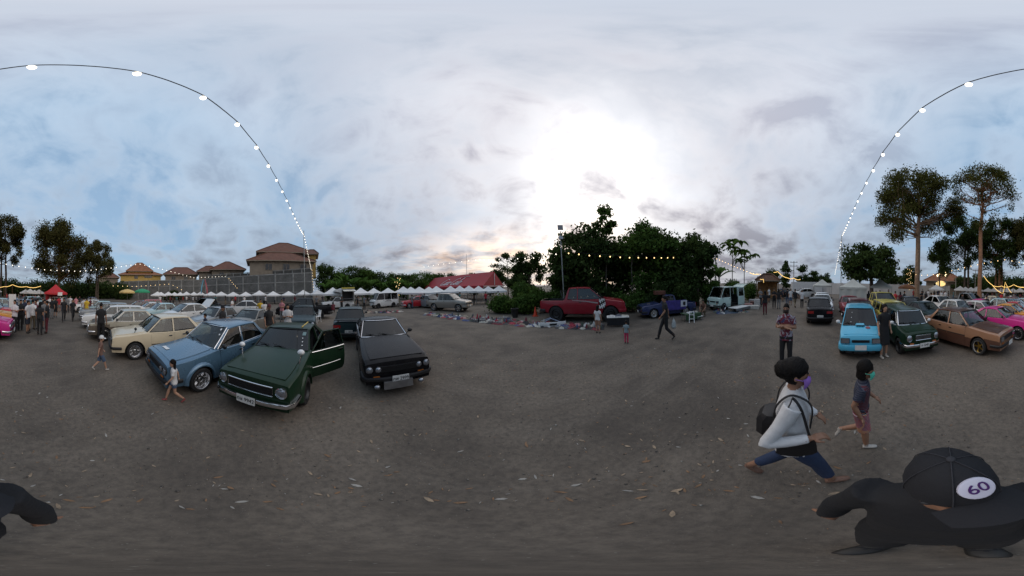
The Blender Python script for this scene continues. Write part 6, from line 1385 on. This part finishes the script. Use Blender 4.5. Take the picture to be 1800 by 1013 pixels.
# --- people at middle distance
def at(px, py): p = G(px, py); return Vector((p.x, p.y, 0))
p = at(176, 651); person(p, rightward(p, R(15)), 'child in denim shorts and white cap walking beside the cream sedan', 1.0, 'walk', cloth('dusty brown', (.16, .09, .07)), DEN, SHOEW, SKIN2, 'short', cap=cloth('white cap', (.6, .6, .6)), child=1.0, legs='shorts', res=.014)
p = at(306, 706); person(p, rightward(p, R(180)), 'child with long black hair in white top and denim shorts before the blue sedan', .93, 'walk', WHT, DEN, mat('red shoe', (.25, .05, .05), .6), SKIN2, 'long', child=1.0, legs='short', res=.013)
p = at(177, 602); person(p, toward_cam(p, R(170)), 'tall person all in black standing between the child and champagne sedan', 1.74, 'stand', BLK, BLK, SHOE, SKIN, 'short', res=.016)
p = at(1170, 597); person(p, rightward(p, R(188)), 'person in black walking past the navy pickup with a white bag', 1.72, 'walk', BLK, BLK, SHOE, SKIN, 'short', sleeves='short', res=.016)
wb_ = empty('carrier_bag', p + Vector((.30, -.22, 0)), 0, 'white plastic carrier bag held by the person walking past the navy pickup', 'bag'); q = MB(); q.rings([[Vector((r_ * math.cos(a) * .8, r_ * math.sin(a) * .55, z)) for a in np.linspace(0, 2 * math.pi, 10, endpoint=False)] for r_, z in ((.10, .42), (.17, .48), (.16, .62), (.09, .74), (.03, .80))]); q.build('sack', mat('plastic bag', (.36, .38, .38), .4), wb_); q = MB(); q.tube([Vector((-.03, 0, .78)), Vector((0, 0, .88)), Vector((.03, 0, .78))], .006, 5); q.build('handle', mat('plastic bag', (.36, .38, .38)), wb_)
p = at(1101, 604); person(p, toward_cam(p, R(160)), 'small child in pink standing on the gravel left of the walking person', .85, 'stand', cloth('grey teal', (.20, .25, .27)), cloth('hot pink', (.50, .03, .10)), SHOE, SKIN, 'short', child=1.2, res=.014)
p = at(1051, 586); person(p, toward_cam(p, R(150)), 'child in white top with long hair standing before the red pickup', 1.25, 'stand', WHT, cloth('tan', (.28, .15, .10)), SHOE, SKIN2, 'long', child=.8, legs='shorts', res=.014)
p = at(1553, 628); person(p, toward_cam(p, R(35)), 'person in a black dress with long brown hair standing beside the sky blue hatchback', 1.66, 'stand', BLK, BLK, SHOEW, SKIN2, 'long', legs='dress', res=.013)
# standing among the left rows
p = Vector((-7.4, -1.55, 0)); person(p, toward_cam(p, R(60)), 'person in black T-shirt and cap standing behind the blue sedan', 1.70, 'phone', BLK, KHA, SHOE, SKIN, None, cap=BLK, res=.016)
p = D(472, 7.6); person(p, toward_cam(p, R(40)), 'person in black cap and shirt standing behind the dark green coupe', 1.72, 'stand', BLK, KHA, SHOE, SKIN, 'short', cap=mat('dark red cap', (.09, .02, .02), .8), res=.016)
p = D(505, 8.0); person(p, toward_cam(p), 'person in a white T-shirt looking at a phone behind the dark green coupe', 1.70, 'phone', WHT, GRYC, SHOE, SKIN, 'short', res=.016)
p = D(361, 8.2); person(p, toward_cam(p, R(-60)), 'child in a dark top beside the grey sedan', 1.25, 'stand', NVY, GRYC, SHOE, SKIN, 'short', child=.8, res=.018)
p = D(585, 19); person(p, toward_cam(p, R(180)), 'person in maroon crouching before the food truck', 1.68, 'crouch', MRN, BLK, SHOE, SKIN, 'long', res=.02)
# --- prototypes for the crowd
CG2 = 'people in the crowd'
def crowd_proto(pose, hair, H, p, head, label, sh, pa, **kw):
    o = person(p, head, label, H, pose, sh, pa, SHOE, SKIN, hair, group=CG2, res=.024, **kw); o['sm'] = sh.name; o['pm2'] = pa.name; return o
A1, A2 = cloth('proto shirt', (.3, .3, .3)), cloth('proto trousers', (.05, .05, .05))
def fwd(px, dd, turn): p = D(px, dd); return p, toward_cam(p, turn)
# the group by the orange coupe
p, h = fwd(27, 9.5, R(-30)); c1 = crowd_proto('phone', 'short', 1.70, p, h, 'person in white T-shirt and black trousers with a cross-body strap by the orange coupe', cloth('soft white', (.56, .55, .56)), cloth('jet', (.012, .012, .014)))
p, h = fwd(50, 9.3, R(60)); c2 = crowd_proto('stand', 'short', 1.70, p, h, 'person in white T-shirt and dark shorts in the group', cloth('pale white', (.57, .56, .57)), cloth('dark navy', (.014, .018, .03)), legs='shorts')
p, h = fwd(71, 9.0, R(150)); c3 = crowd_proto('stand', 'long', 1.66, p, h, 'person in black with long hair and back turned, front of the group', cloth('jet top', (.011, .011, .013)), cloth('jet', (.012, .012, .014)))
p, h = fwd(113, 13.2, R(0)); c4 = crowd_proto('walk', 'short', 1.72, p, h, 'person in black walking up the lane in front of the red tent', cloth('jet shirt', (.012, .012, .014)), cloth('jet', (.012, .012, .014)))
def crowd(src, px, dd, turn, sh, pa, label, sc=1.0):
    p = D(px, dd); c = copy_tree(src, None, {src['sm']: sh, src['pm2']: pa}); c.name = 'person'; c.location = p; c.rotation_euler = (0, 0, toward_cam(p, turn)); c.scale = (sc,) * 3
    tag(c, label, 'person', CG2); return c
crowd(c1, 37, 9.9, R(20), BLK, BLK, 'person in black behind the one with the cross-body strap'); crowd(c4, 58, 9.9, R(170), WHT, KHA, 'person in white top behind the long-haired person in black'); crowd(c1, 64, 10.4, R(-60), MRN, GRYC, 'person in dark red in the middle of the group'); crowd(c1, 84, 9.4, R(-100), BLK, MRN, 'person in black jacket at the right of the group'); crowd(c2, 79, 10.6, R(30), GRYC, DEN, 'person in grey behind the right end of the group')
crowd(c2, 98, 15.2, R(170), BLK, BLK, 'person in black shorts walking away left of the lane', 1.0); crowd(c4, 129, 13.6, R(10), BLK, BLK, 'slim person in black at the right of the lane', .95); crowd(c3, 92, 14.6, R(20), BLK, GRYC, 'person in black beside the one in black shorts')
for i, (px, dd, tn, src, sh, pa, lb) in enumerate(((88, 17.5, 20, c1, WHT, BLK, 'person in white in front of the red tent'), (104, 19, 170, c2, REDS, GRYC, 'person in red far up the lane'), (109, 20.5, 60, c3, WHT, DEN, 'person in white and denim far up the lane'), (119, 18.5, 180, c1, GRYC, BLK, 'person in grey right of the red tent'), (124, 21, 10, c4, WHT, GRYC, 'person in white walking right of the red tent'), (134, 20, 150, c2, PNK, DEN, 'person in pink near the end of the left row'), (44, 11.8, 30, c3, NVY, BLK, 'person in navy behind the white T-shirt and shorts'), (67, 12.5, 190, c1, WHT, BLK, 'person in white glimpsed behind the long-haired person'), (76, 13.5, 0, c2, BLK, DEN, 'person in black and denim behind the group'), (56, 13.8, 90, c4, TEALC, BLK, 'person in teal behind the group'), (140, 23, 40, c3, BLK, BLK, 'person in black at the far end of the left row'))): crowd(src, px, dd, R(tn), sh, pa, lb)
crowd(c2, 148, 15.8, R(160), WHT, GRYC, 'person in white beside the yellow shirt at the car row'); crowd(c2, 153, 15.4, R(170), YEL, GRYC, 'person in a yellow shirt at the left car row'); crowd(c1, 159, 16.6, R(100), MRN, BLK, 'person in dark red beside the yellow shirt')
crowd(c4, 457, 13.5, R(30), YEL, BLK, 'person in a yellow top near the white modern car'); crowd(c3, 464, 13.0, R(200), WHT, BLK, 'person in white beside the yellow top near the tents'); crowd(c1, 495, 13.5, R(-30), PNK, GRYC, 'person in pink in front of the large black pickup'); crowd(c1, 408, 17.0, R(60), WHT, BLK, 'person in white at the nose of the white modern car')
for i, (px, dd, tn, src, sh, pa, lb) in enumerate(((600, 19.5, 40, c1, BLK, BLK, 'person in black serving at the food truck'), (628, 19.0, 90, c4, BLK, GRYC, 'person in dark clothes right of the food truck'), (640, 21.0, -40, c3, GRYC, BLK, 'person in grey beside the lettered van'), (556, 24, 0, c2, GRYC, BLK, 'person seated area visitor under the tent right of the pole'),
    (1345, 12.6, 200, c3, BLK, MRN, 'person in dark clothes walking past the raised tailgate'), (1361, 16.0, 10, c1, BLK, BLK, 'person in black left at the roofed stall'), (1369, 15.5, 160, c3, BLK, GRYC, 'dark-haired person in black at the stall front'), (1384, 19, 180, c1, BLK, DEN, 'person in black and denim at the lane end'), (1390, 18.5, 20, c2, WHT, DEN, 'person in white and denim at the lane end'), (1398, 16.5, 200, c4, BLK, KHA, 'person in black top and tan shorts walking up the lane end'), (1410, 16.5, 20, c3, WHT, BLK, 'person in white and black walking up the lane end'), (1352, 21, 60, c2, WHT, BLK, 'person in white behind the stall counter'), (1337, 17, -40, c1, GRYC, BLK, 'person in grey browsing goods left of the stall'), (1376, 22, 100, c2, NVY, BLK, 'person in navy far at the stall'),
    (1527, 18.5, 180, c3, BLK, BLK, 'person in black beneath the dark round tree'), (1540, 17.5, 20, c1, REDS, REDS, 'person in red right of the dark round tree'), (1547, 18.5, -40, c2, REDS, BLK, 'second person in red near the pale tent'), (1574, 17.0, 160, c1, REDS, MRN, 'person in red left under the brown parasol'), (1583, 16.5, 200, c3, MRN, MRN, 'person in maroon under the brown parasol'), (1590, 17.5, 60, c2, BLK, BLK, 'person in black under the brown parasol'), (1562, 21, 0, c2, BLK, BLK, 'person in black by the white wall left of the parasol'), (1620, 22, 30, c1, BLK, BLK, 'person in black right of the tall trunk'), (1628, 22.5, 180, c3, BLK, NVY, 'dark-clad person second right of the tall trunk'), (1637, 16.5, 90, c1, BLK, BLK, 'person in black beside the white hatchback'), (1642, 17, -60, c3, BLK, GRYC, 'long-haired person in black beside the white hatchback'), (1655, 24, 20, c2, WHT, BLK, 'person in white below the lit sign'), (1662, 25, 180, c1, WHT, NVY, 'second person in white below the lit sign'), (1692, 15, 120, c1, BLK, BLK, 'person in black behind the small round white car'), (1700, 18, 40, c4, MRN, BLK, 'person in maroon before the right tents'), (1708, 19, 0, c2, REDS, BLK, 'person in bright red before the right tents'), (1716, 20, 150, c3, PNK, GRYC, 'person in pink before the right tents'), (1735, 13.6, 200, c1, BLK, BLK, 'person in black behind the magenta coupe'))):
    crowd(src, px, dd, R(tn), sh, pa, lb, .97 + .01 * (i % 7))
import itertools
shs = itertools.cycle((BLK, WHT, GRYC, NVY, MRN, BLK, TEALC, BLK, REDS, WHT)); srcs = itertools.cycle((c1, c2, c3, c4, c1, c3))
nm = ('left', 'middle', 'right')
FARS = [(x, random.uniform(24, 38)) for x in list(range(1722, 1800, 5)) + list(range(2, 76, 5))] + [(x, random.uniform(33, 40)) for x in range(280, 370, 6)] + [(x, random.uniform(31, 35)) for x in range(380, 575, 17)] + [(x, random.uniform(26, 34)) for x in range(1605, 1720, 9)] + [(x, random.uniform(20.5, 24)) for x in range(700, 880, 22)]
for i, (px, dd) in enumerate(FARS):
    where = 'milling under the far rope lights' if px > 1720 or px < 80 else 'under the distant left tents' if px < 372 else 'in the shade of the tents below the retaining wall' if px < 600 else 'in the shade of the tents before the red marquee' if px < 900 else 'standing before the right-hand tents'
    sh_ = next(shs); crowd(next(srcs), px + random.uniform(-2, 2), dd, random.uniform(0, 6.3), sh_, random.choice((BLK, DEN, GRYC, KHA)), 'small distant person in ' + sh_.name.replace('cloth ', '') + ' ' + where, random.uniform(.93, 1.03))
# ================================================================ strings of bulbs and rope lights
BULB = mat('lit bulb', (.9, .85, .75), .3, emit=(1, .90, .74), es=2.6); BULBW = mat('warm lit bulb', (.9, .75, .5), .3, emit=(1, .66, .28), es=2.8); CABLE = mat('cable', (.02, .02, .022), .6); ROPE = mat('rope light', (.7, .5, .2), .4, emit=(1, .62, .18), es=1.5)
q = MB(); q.lathe([(.0, -.035), (.010, -.035), (.022, -.05), (.022, -.10), (.0, -.10)], 10); SOCK = q.mesh('socket', [CABLE], 40)
q = MB(); q.lathe([(.02, -.10), (.045, -.125), (.058, -.16), (.052, -.195), (.03, -.218), (.0, -.224)], 14); BM = q.mesh('bulb', [BULB], 60); q.m = q.m; BMW = q.mesh('bulb', [BULBW], 60)
def light_string(pts, step, label, warm=False, phase=0.0, sc=.8, first=None, cab=.008):
    pts = [Vector(p) for p in pts]; o0 = pts[0].copy(); root = empty('string_lights', o0, 0, label, 'string lights', 'strings of light bulbs')
    q = MB(); q.tube([p - o0 for p in pts], cab, 5, cap=True); q.build('cable', CABLE, root)
    acc = phase
    for a, b in zip(pts, pts[1:]):
        L = (b - a).length
        while acc <= L:
            p = a.lerp(b, acc / L) - o0; bo = obj('bulb', BMW if warm else BM, root, p); bo.scale = (sc,) * 3; so = obj('socket', SOCK, bo); acc += step
        acc -= L
    return root
dS = 1.4; fl = R(-158.5); nS = Vector((math.sin(fl), math.cos(fl), 0)); tS = Vector((math.cos(fl), -math.sin(fl), 0))     # tS: +lon direction along the line
def sp(s): 
    a = abs(s) / dS
    z = 6.25 + (2.0 if s > 0 else 1.15) * (min(a, 13.2) / 13.2) ** 2
    if a > 13.2: z -= (1.1 if s > 0 else 3.1) * (a - 13.2) / 17
    z -= .05 * abs(math.sin(math.pi * (s / (.72 * dS) + .347)))
    v = nS * dS + tS * s; return Vector((v.x, v.y, z))
main = light_string([sp((-.25 + .72 * k / 4) * dS) for k in range(-4 * 40, 4 * 40 + 1)], 1e9, 'long string of white bulbs looping overhead between the two slim poles', phase=1e8, cab=.011)
for k in range(-40, 41):
    bo = obj('bulb', BM, main, sp((-.25 + .72 * k) * dS) - main.location); bo.scale = ((.85 if abs(k) < 6 else .75),) * 3; obj('socket', SOCK, bo)
light_string([Vector((p.x, p.y, z)) for p, z in ((D(992, 12.9), 4.6), (D(1040, 12.6), 4.3), (D(1100, 13.2), 4.2), (D(1160, 15.0), 4.4), (D(1215, 18.5), 4.9), (D(1258, 25), 5.7))], .82, 'string of warm bulbs crossing the dark trees', True, .4)
light_string([Vector((p.x, p.y, z)) for p, z in ((D(992, 12.9), 4.6), (D(945, 15), 4.6), (D(890, 20), 5.3), (D(840, 27), 6.4), (D(740, 36), 6.6))], 1.4, 'string of bulbs from the solar light pole towards the marquee', False, .8)
light_string([Vector((p.x, p.y, z)) for p, z in ((D(1258, 25), 5.7), (D(1290, 24), 4.5), (D(1320, 23.5), 3.6), (D(1340, 23.5), 3.4))], .5, 'string of warm bulbs sagging from the power pole to the stall', True, .2)
light_string([Vector((p.x, p.y, z)) for p, z in ((D(1597, 27), 4.2), (D(1622, 26), 3.9), (D(1650, 25), 4.1), (D(1690, 24), 4.9), (D(1728, 23), 5.5), (D(1766, 22), 5.9), (D(1795, 21.5), 5.5))], 1.0, 'string of warm bulbs from the wrapped tree to the right rows', True, .3)
light_string([Vector((p.x, p.y, z)) for p, z in ((D(1795, 21.5), 5.5), (D(30, 21), 5.1), (D(80, 21.5), 4.8), (D(140, 23), 4.9), (D(190, 25), 5.6), (D(245, 27), 6.6), (D(290, 29), 6.0), (D(340, 32), 5.0), (D(396, 36), 5.6))], .85, 'string of bulbs running from the left trees past the orange roof house', False, .3)
light_string([Vector((p.x, p.y, z)) for p, z in ((D(196, 30), 3.4), (D(240, 31), 3.4), (D(300, 32), 3.9), (D(325, 32), 2.6))], .9, 'low string of bulbs in front of the long left wall', True, .3)
light_string([Vector((p.x, p.y, z)) for p, z in ((D(402, 37), 5.3), (D(419, 36), 3.0))], .55, 'short slanting string of warm bulbs before the retaining wall', True, .1)
light_string([Vector((p.x, p.y, z)) for p, z in ((D(549, 38.5), 7.1), (D(550, 38.5), 4.5), (D(552, 38), 1.9))], .6, 'string of warm bulbs hanging down the wall corner', True, .2)
for px, dd, lo_, hi_, lb in ((1598, 41, 1.5, 6.2, 'warm bulbs strung over the tree left of the tall trunk'), (700, 31, 1.4, 4.4, 'warm bulbs strung down the banana plant')):
    light_string([D(px + 6 * math.sin(i * 1.9), dd, lo_ + (hi_ - lo_) * i / 12) for i in range(13)], .5, lb, True, .1)
def rope(pts, label, r=.05, posts=()):
    pts = [Vector(p) for p in pts]; o0 = pts[0].copy(); root = empty('rope_light', o0, 0, label, 'rope light', 'glowing rope lights'); P_ = []
    for a, b in zip(pts, pts[1:]):
        for i in range(6): t = i / 6; P_.append(a.lerp(b, t) - Vector((0, 0, .35 * math.sin(math.pi * t) * min(1, (b - a).length / 4))))
    P_.append(pts[-1]); q = MB(); q.tube([p - o0 for p in P_], r, 6); q.build('glowing_tube', ROPE, root)
    for p in posts: q = MB(); q.tube([Vector((p.x, p.y, -.0)) - Vector((o0.x, o0.y, o0.z)), p - o0], .06, 6); q.build('post', mat('timber', (.12, .065, .03)), root)
ZZ = lambda px, y, d: P(px, y, d)
a = [ZZ(-14 % 1800, 503, 38), ZZ(7, 504, 38), ZZ(22, 500.5, 38), ZZ(46, 504, 38), ZZ(72, 503, 38)]; rope(a, 'swagged yellow rope light on posts at the left tents', posts=a[1:])
a = [ZZ(1729, 485, 34), ZZ(1744, 501, 34), ZZ(1762, 516, 34)]; rope(a, 'slanting yellow rope light beside the orange trunk')
a = [ZZ(1744, 502, 38), ZZ(1761, 503, 38), ZZ(1767, 505, 38), ZZ(1782, 500.5, 38), ZZ(1799, 505, 38)]; rope(a, 'swagged yellow rope light on posts at the right tents', posts=a[1:4])
a = [ZZ(1763, 516, 37), ZZ(1767, 496, 37), ZZ(1778, 515, 37)]; rope(a, 'tepee-shaped rope light before the right tents', .04)
a = [ZZ(1318, 480, 22.5), ZZ(1335, 482, 22.5)]; rope(a, 'short rope light left of the stall roof', .035); a = [ZZ(1360, 479, 23), ZZ(1367, 477.5, 23), ZZ(1385, 489, 24), ZZ(1395, 489, 25), ZZ(1407, 491.5, 26)]; rope(a, 'wavy rope light from the stall roof to the power pole', .035)
a = [ZZ(1336, 491, 22), ZZ(1342, 491, 22), ZZ(1342.5, 497, 22)]; rope(a, 'angled rope light on the stall front', .03)
# ================================================================ goods laid out on the ground
def cloth_heap(seed, w, d, h):
    rs = random.Random(seed); ph_ = [rs.uniform(0, 6.3) for _ in range(6)]; q = MB()
    def fn(u, v):
        x, y = (u - .5) * 2, (v - .5) * 2; e = max(0, 1 - max(abs(x), abs(y)) ** 4); wob = 1 + .22 * math.sin(x * 3 + ph_[0]) * math.cos(y * 4 + ph_[1])
        return Vector((x * w / 2 * wob, y * d / 2 * (1 + .2 * math.sin(x * 4 + ph_[2])), .006 + h * e * (.55 + .25 * math.sin(x * 6 + ph_[3]) * math.cos(y * 5 + ph_[4]) + .2 * math.sin(x * 11 + y * 9 + ph_[5]))))
    q.grid(fn, 12, 10); return q.mesh('cloth_heap', [A1], 60)
HEAPS = [cloth_heap(i, w, d, h) for i, (w, d, h) in enumerate(((.55, .40, .10), (.42, .50, .14), (.70, .38, .08), (.36, .30, .16)))]
def ring_part():
    q = MB(); q.lathe([(.15, .0), (.20, .0), (.20, .14), (.17, .14), (.15, .07), (.05, .06), (.05, .09), (.0, .09)], 16); return q.mesh('wheel_rim', [STEEL], 40)
RINGM = ring_part()
def bottle_m():
    q = MB(); q.lathe([(.0, 0), (.06, 0), (.065, .02), (.065, .16), (.03, .20), (.028, .24), (.0, .24)], 10); return q.mesh('can', [A1], 40)
CANM = bottle_m()
GM = [cloth('rag ' + str(i), c) for i, c in enumerate(((.50, .49, .48), (.30, .03, .05), (.02, .02, .025), (.38, .20, .20), (.10, .11, .14), (.26, .22, .17), (.05, .07, .16), (.40, .38, .33), (.16, .03, .04), (.07, .09, .07)))]
GNAMES = ['off-white', 'red', 'black', 'dusty pink', 'slate', 'tan', 'blue', 'cream', 'maroon', 'olive']
def goods(kind, p, ci, label, cat, grp, rz, sc=1.0):
    me = {'cloth': random.choice(HEAPS), 'rim': RINGM, 'can': CANM}[kind]; nm_ = {'cloth': 'folded_garment', 'rim': 'wheel_rim', 'can': 'tin_can'}[kind]
    o = obj(nm_, me, None, (p.x, p.y, .004), rz); o.scale = (sc, sc, sc * random.uniform(.8, 1.3))
    if kind != 'rim': o.material_slots[0].link = 'OBJECT'; o.material_slots[0].material = GM[ci]
    tag(o, label, cat, grp)
def sheet(x0, y0, x1, y1, depth, m, label):
    a, b = G(x0, y0), G(x1, y1); d_ = (b - a); n_ = Vector((-d_.y, d_.x, 0)).normalized(); n_ = n_ if n_.dot(a) > 0 else -n_; q = MB(); c = [a, b, b + n_ * depth, a + n_ * depth]
    q.rings([[Vector((p.x, p.y, .002)) for p in c], [Vector((p.x, p.y, .010)) for p in c]], 0); tag(q.build('ground_sheet', m, None, 0), label, 'sheet', 'ground sheets of the flea market'); return a, b, n_
SH1, SH2, SH3 = cloth('sheet dark', (.030, .030, .034)), cloth('sheet brown', (.085, .06, .05)), cloth('sheet blue', (.05, .08, .12))
def lay(x0, y0, x1, y1, depth, n, m, label, where, grp, rims=.1, cans=.1):
    a, b, n_ = sheet(x0, y0, x1, y1, depth, m, label)
    for i in range(n):
        p = a + (b - a) * random.uniform(.03, .97) + n_ * random.uniform(.1, depth - .1); r_ = random.random(); ci = random.randrange(len(GM))
        if r_ < rims: goods('rim', p, 0, 'used steel wheel rim laid out ' + where, 'wheel rim', grp, random.uniform(0, 6), random.uniform(.7, 1.1))
        elif r_ < rims + cans: goods('can', p, ci, GNAMES[ci] + ' can standing among the goods ' + where, 'can', grp, random.uniform(0, 6), random.uniform(.8, 1.2))
        else: goods('cloth', p, ci, GNAMES[ci] + ' garment laid out ' + where, 'clothing', grp, random.uniform(0, 6), random.uniform(.55, 1.15))
lay(738, 553, 806, 563, 1.6, 62, SH2, 'brown sheet of clothes in front of the silver beige pickup', 'in front of the silver beige pickup', 'clothes before the silver pickup', 0, .05)
lay(812, 564, 890, 572, 1.8, 78, SH1, 'dark sheet of car parts right of the clothes', 'on the dark sheet of car parts', 'parts on the dark sheet', .28, .25)
lay(892, 572, 966, 577, 1.4, 46, SH2, 'brown sheet of goods left of the white bumper', 'left of the white bumper', 'goods left of the white bumper', .05, .15)
lay(976, 578, 1062, 580, 1.3, 34, SH1, 'dark sheet of tools in front of the red pickup', 'in front of the red pickup', 'tools before the red pickup', .2, .2)
lay(640, 552, 712, 549, 1.6, 36, SH2, 'brown sheet of clothes in front of the white lettered van', 'in front of the white lettered van', 'clothes before the lettered van', 0, .1)
lay(1262, 553, 1318, 549, 1.6, 34, SH3, 'blue sheet of goods in front of the pale van', 'in front of the pale van', 'goods before the pale van', .05, .3)
# white bumper and blue tray
p = G(972, 574); wbm = empty('car_bumper', (p.x, p.y, 0), R(-4), 'white car bumper laid on the ground left of the red pickup', 'bumper'); q = MB(); pt_ = [(-.85, .25), (-.78, .05), (-.4, -.04), (0, -.06), (.4, -.04), (.78, .05), (.85, .25)]; q.rings([[Vector((x, y + o_, z)) for o_, z in ((-.04, .02), (-.06, .12), (-.03, .24), (.02, .24), (.02, .02))] for x, y in pt_]); q.build('shell', WHITE, wbm, 40)
q = MB(); q.box((0, -.115, .13), (.42, .02, .10)); q.build('intake', TRIMBLK, wbm, 0)
p = G(968, 567); q = MB(); 
for y, z in ((-.3, 0), (.3, 0)): q.tube([Vector((-.6, y, .05)), Vector((.0, y * .4, .26)), Vector((.65, y, .05))], .025, 6)
q.tube([Vector((-.6, -.3, .05)), Vector((-.6, .3, .05))], .025, 6); q.tube([Vector((.65, -.3, .05)), Vector((.65, .3, .05))], .025, 6)
tag(q.build('drying_rack', mat('blue white frame', (.30, .34, .46), .5), None, 40, p, R(-8)), 'pale blue folding rack lying behind the white bumper', 'rack')
def table(p, rz, w, d, h, label, top, skirt=None, leg=STEEL):
    root = empty('trestle_table', (p.x, p.y, 0), rz, label, 'table', 'flea market tables'); q = MB(); q.box((0, 0, h), (w, d, .035)); q.build('table_top', top, root, 0)
    for sx in (-1, 1):
        for sy in (-1, 1): q = MB(); q.tube([Vector((sx * w * .46, sy * d * .42, 0)), Vector((sx * w * .46, sy * d * .42, h))], .016, 6); q.build('leg', leg, root)
    if skirt: q = MB(); q.grid(lambda a, b: Vector((w * .5 * (2 * a - 1), -d * .5 - .012 + .012 * math.sin(a * 30), h - .02 - (h - .12) * b)), 18, 2); q.build('table_skirt', skirt, root, 60)
p = G(1086, 573); table(p, R(-32), 1.25, .6, .5, 'low table with white top and black skirt before the red pickup bonnet', PLATE, BLK)
for i, (dx, ci, lb) in enumerate(((-.35, 0, 'off-white folded cloth on the low table'), (.05, 4, 'slate folded cloth on the low table'), (.4, 7, 'cream folded cloth at the right of the low table'))):
    o = obj('folded_garment', HEAPS[i], None, (p.x + dx * .85, p.y - dx * .53, .52), i); o.scale = (.7, .7, .8); o.material_slots[0].link = 'OBJECT'; o.material_slots[0].material = GM[ci]; tag(o, lb, 'clothing')
p = G(1214, 563); table(p, R(-28), 1.2, .7, .42, 'low table with dark green cloth right of the navy pickup', cloth('bottle green', (.03, .07, .03)), cloth('bottle green', (.03, .07, .03)))
for i in range(4):
    o = obj('folded_garment', HEAPS[i], None, (p.x - .4 + i * .27, p.y + .2 - i * .14, .44), i * 1.3); o.scale = (.6, .6, .7); o.material_slots[0].link = 'OBJECT'; o.material_slots[0].material = GM[(9, 0, 4, 7)[i]]; tag(o, GNAMES[(9, 0, 4, 7)[i]] + ' cloth folded on the dark green table', 'clothing')
p = G(1216, 566); q = MB(); 
for x in (-.13, .13): q.tube([Vector((x * 1.2, -.25, 0)), Vector((x, .0, .62))], .02, 6)
for z in (.2, .42, .6): q.tube([Vector((-.15 + z * .03, -.25 + z * .4, z)), Vector((.15 - z * .03, -.25 + z * .4, z))], .016, 6)
tag(q.build('small_ladder', WHITEPLASTIC, None, 40, p, toward_cam(p) + R(90)), 'small white step frame leaning on the dark green table', 'ladder')
p = G(1228, 562); table(p, R(-20), .5, .4, .22, 'tiny white stool-height table right of the small white ladder', PLATE)
p = G(1300, 546); table(p, R(-25), 2.2, .9, .3, 'long low white display table right of the pale van', PLATE, GRYC)
p = at(1237, 556); person(p, toward_cam(p, R(-20)), 'person in brown crouching between the navy pickup and the pale van', 1.62, 'crouch', cloth('brown', (.12, .06, .04)), KHA, SHOE, SKIN, 'short', res=.018)
p = at(1259, 549); 
# plastic chairs by the dark sedan
def chair(p, rz, label, m):
    root = empty('plastic_chair', (p.x, p.y, 0), rz, label, 'chair', 'white plastic chairs'); q = MB(); q.box((0, 0, .42), (.44, .44, .035)); q.build('seat', m, root, 0)
    q = MB()
    for i in range(5): q.box((-.21 - .02, -.17 + i * .085, .64), (.025, .045, .42), 0, (0, R(-10), 0))
    q.box((-.26, 0, .86), (.03, .44, .06), 0, (0, R(-10), 0)); q.build('backrest', m, root, 0)
    for sx in (-1, 1):
        for sy in (-1, 1): q = MB(); q.tube([Vector((sx * .22, sy * .22, 0)), Vector((sx * .18, sy * .18, .42))], .02, 6); q.build('leg', m, root)
    for sy in (-1, 1): q = MB(); q.tube([Vector((.17, sy * .22, .42)), Vector((.17, sy * .23, .62)), Vector((-.2, sy * .23, .64))], .018, 6); q.build('armrest', m, root)
p = D(550, 12.5); chair(p, toward_cam(p, R(40)), 'white plastic armchair left of the dark teal sedan', WHITEPLASTIC); p = D(557, 13.2); chair(p, toward_cam(p, R(-60)), 'second white plastic chair just behind the first', WHITEPLASTIC); p = D(536, 11.0); chair(p, toward_cam(p, R(10)), 'white plastic chair beside the slim pole', WHITEPLASTIC)
# clutter by the roofed stall
for i, (px, dd, w, h, c_, lb) in enumerate(((1322, 18, .7, .6, (.30, .29, .28), 'grey storage crate stacked left of the stall'), (1326, 17.2, .9, .5, (.12, .05, .04), 'brown storage crate left of the stall'), (1331, 16.6, .6, .75, (.40, .38, .36), 'pale storage box before the stall'), (1340, 19, .8, .8, (.03, .04, .06), 'dark cabinet under the stall edge'), (1316, 16.5, .8, .35, (.36, .18, .16), 'pinkish box on the ground near the raised tailgate'), (1325, 15.6, 1.0, .3, (.42, .40, .36), 'white box on the ground before the crates'))):
    p = D(px, dd); box_item('storage_crate', (p.x, p.y, 0), (w, w * .7, h), mat('crate ' + lb[:9], c_, .7, var=.3), lb, 'crate', facing(p), 'crates by the roofed stall')
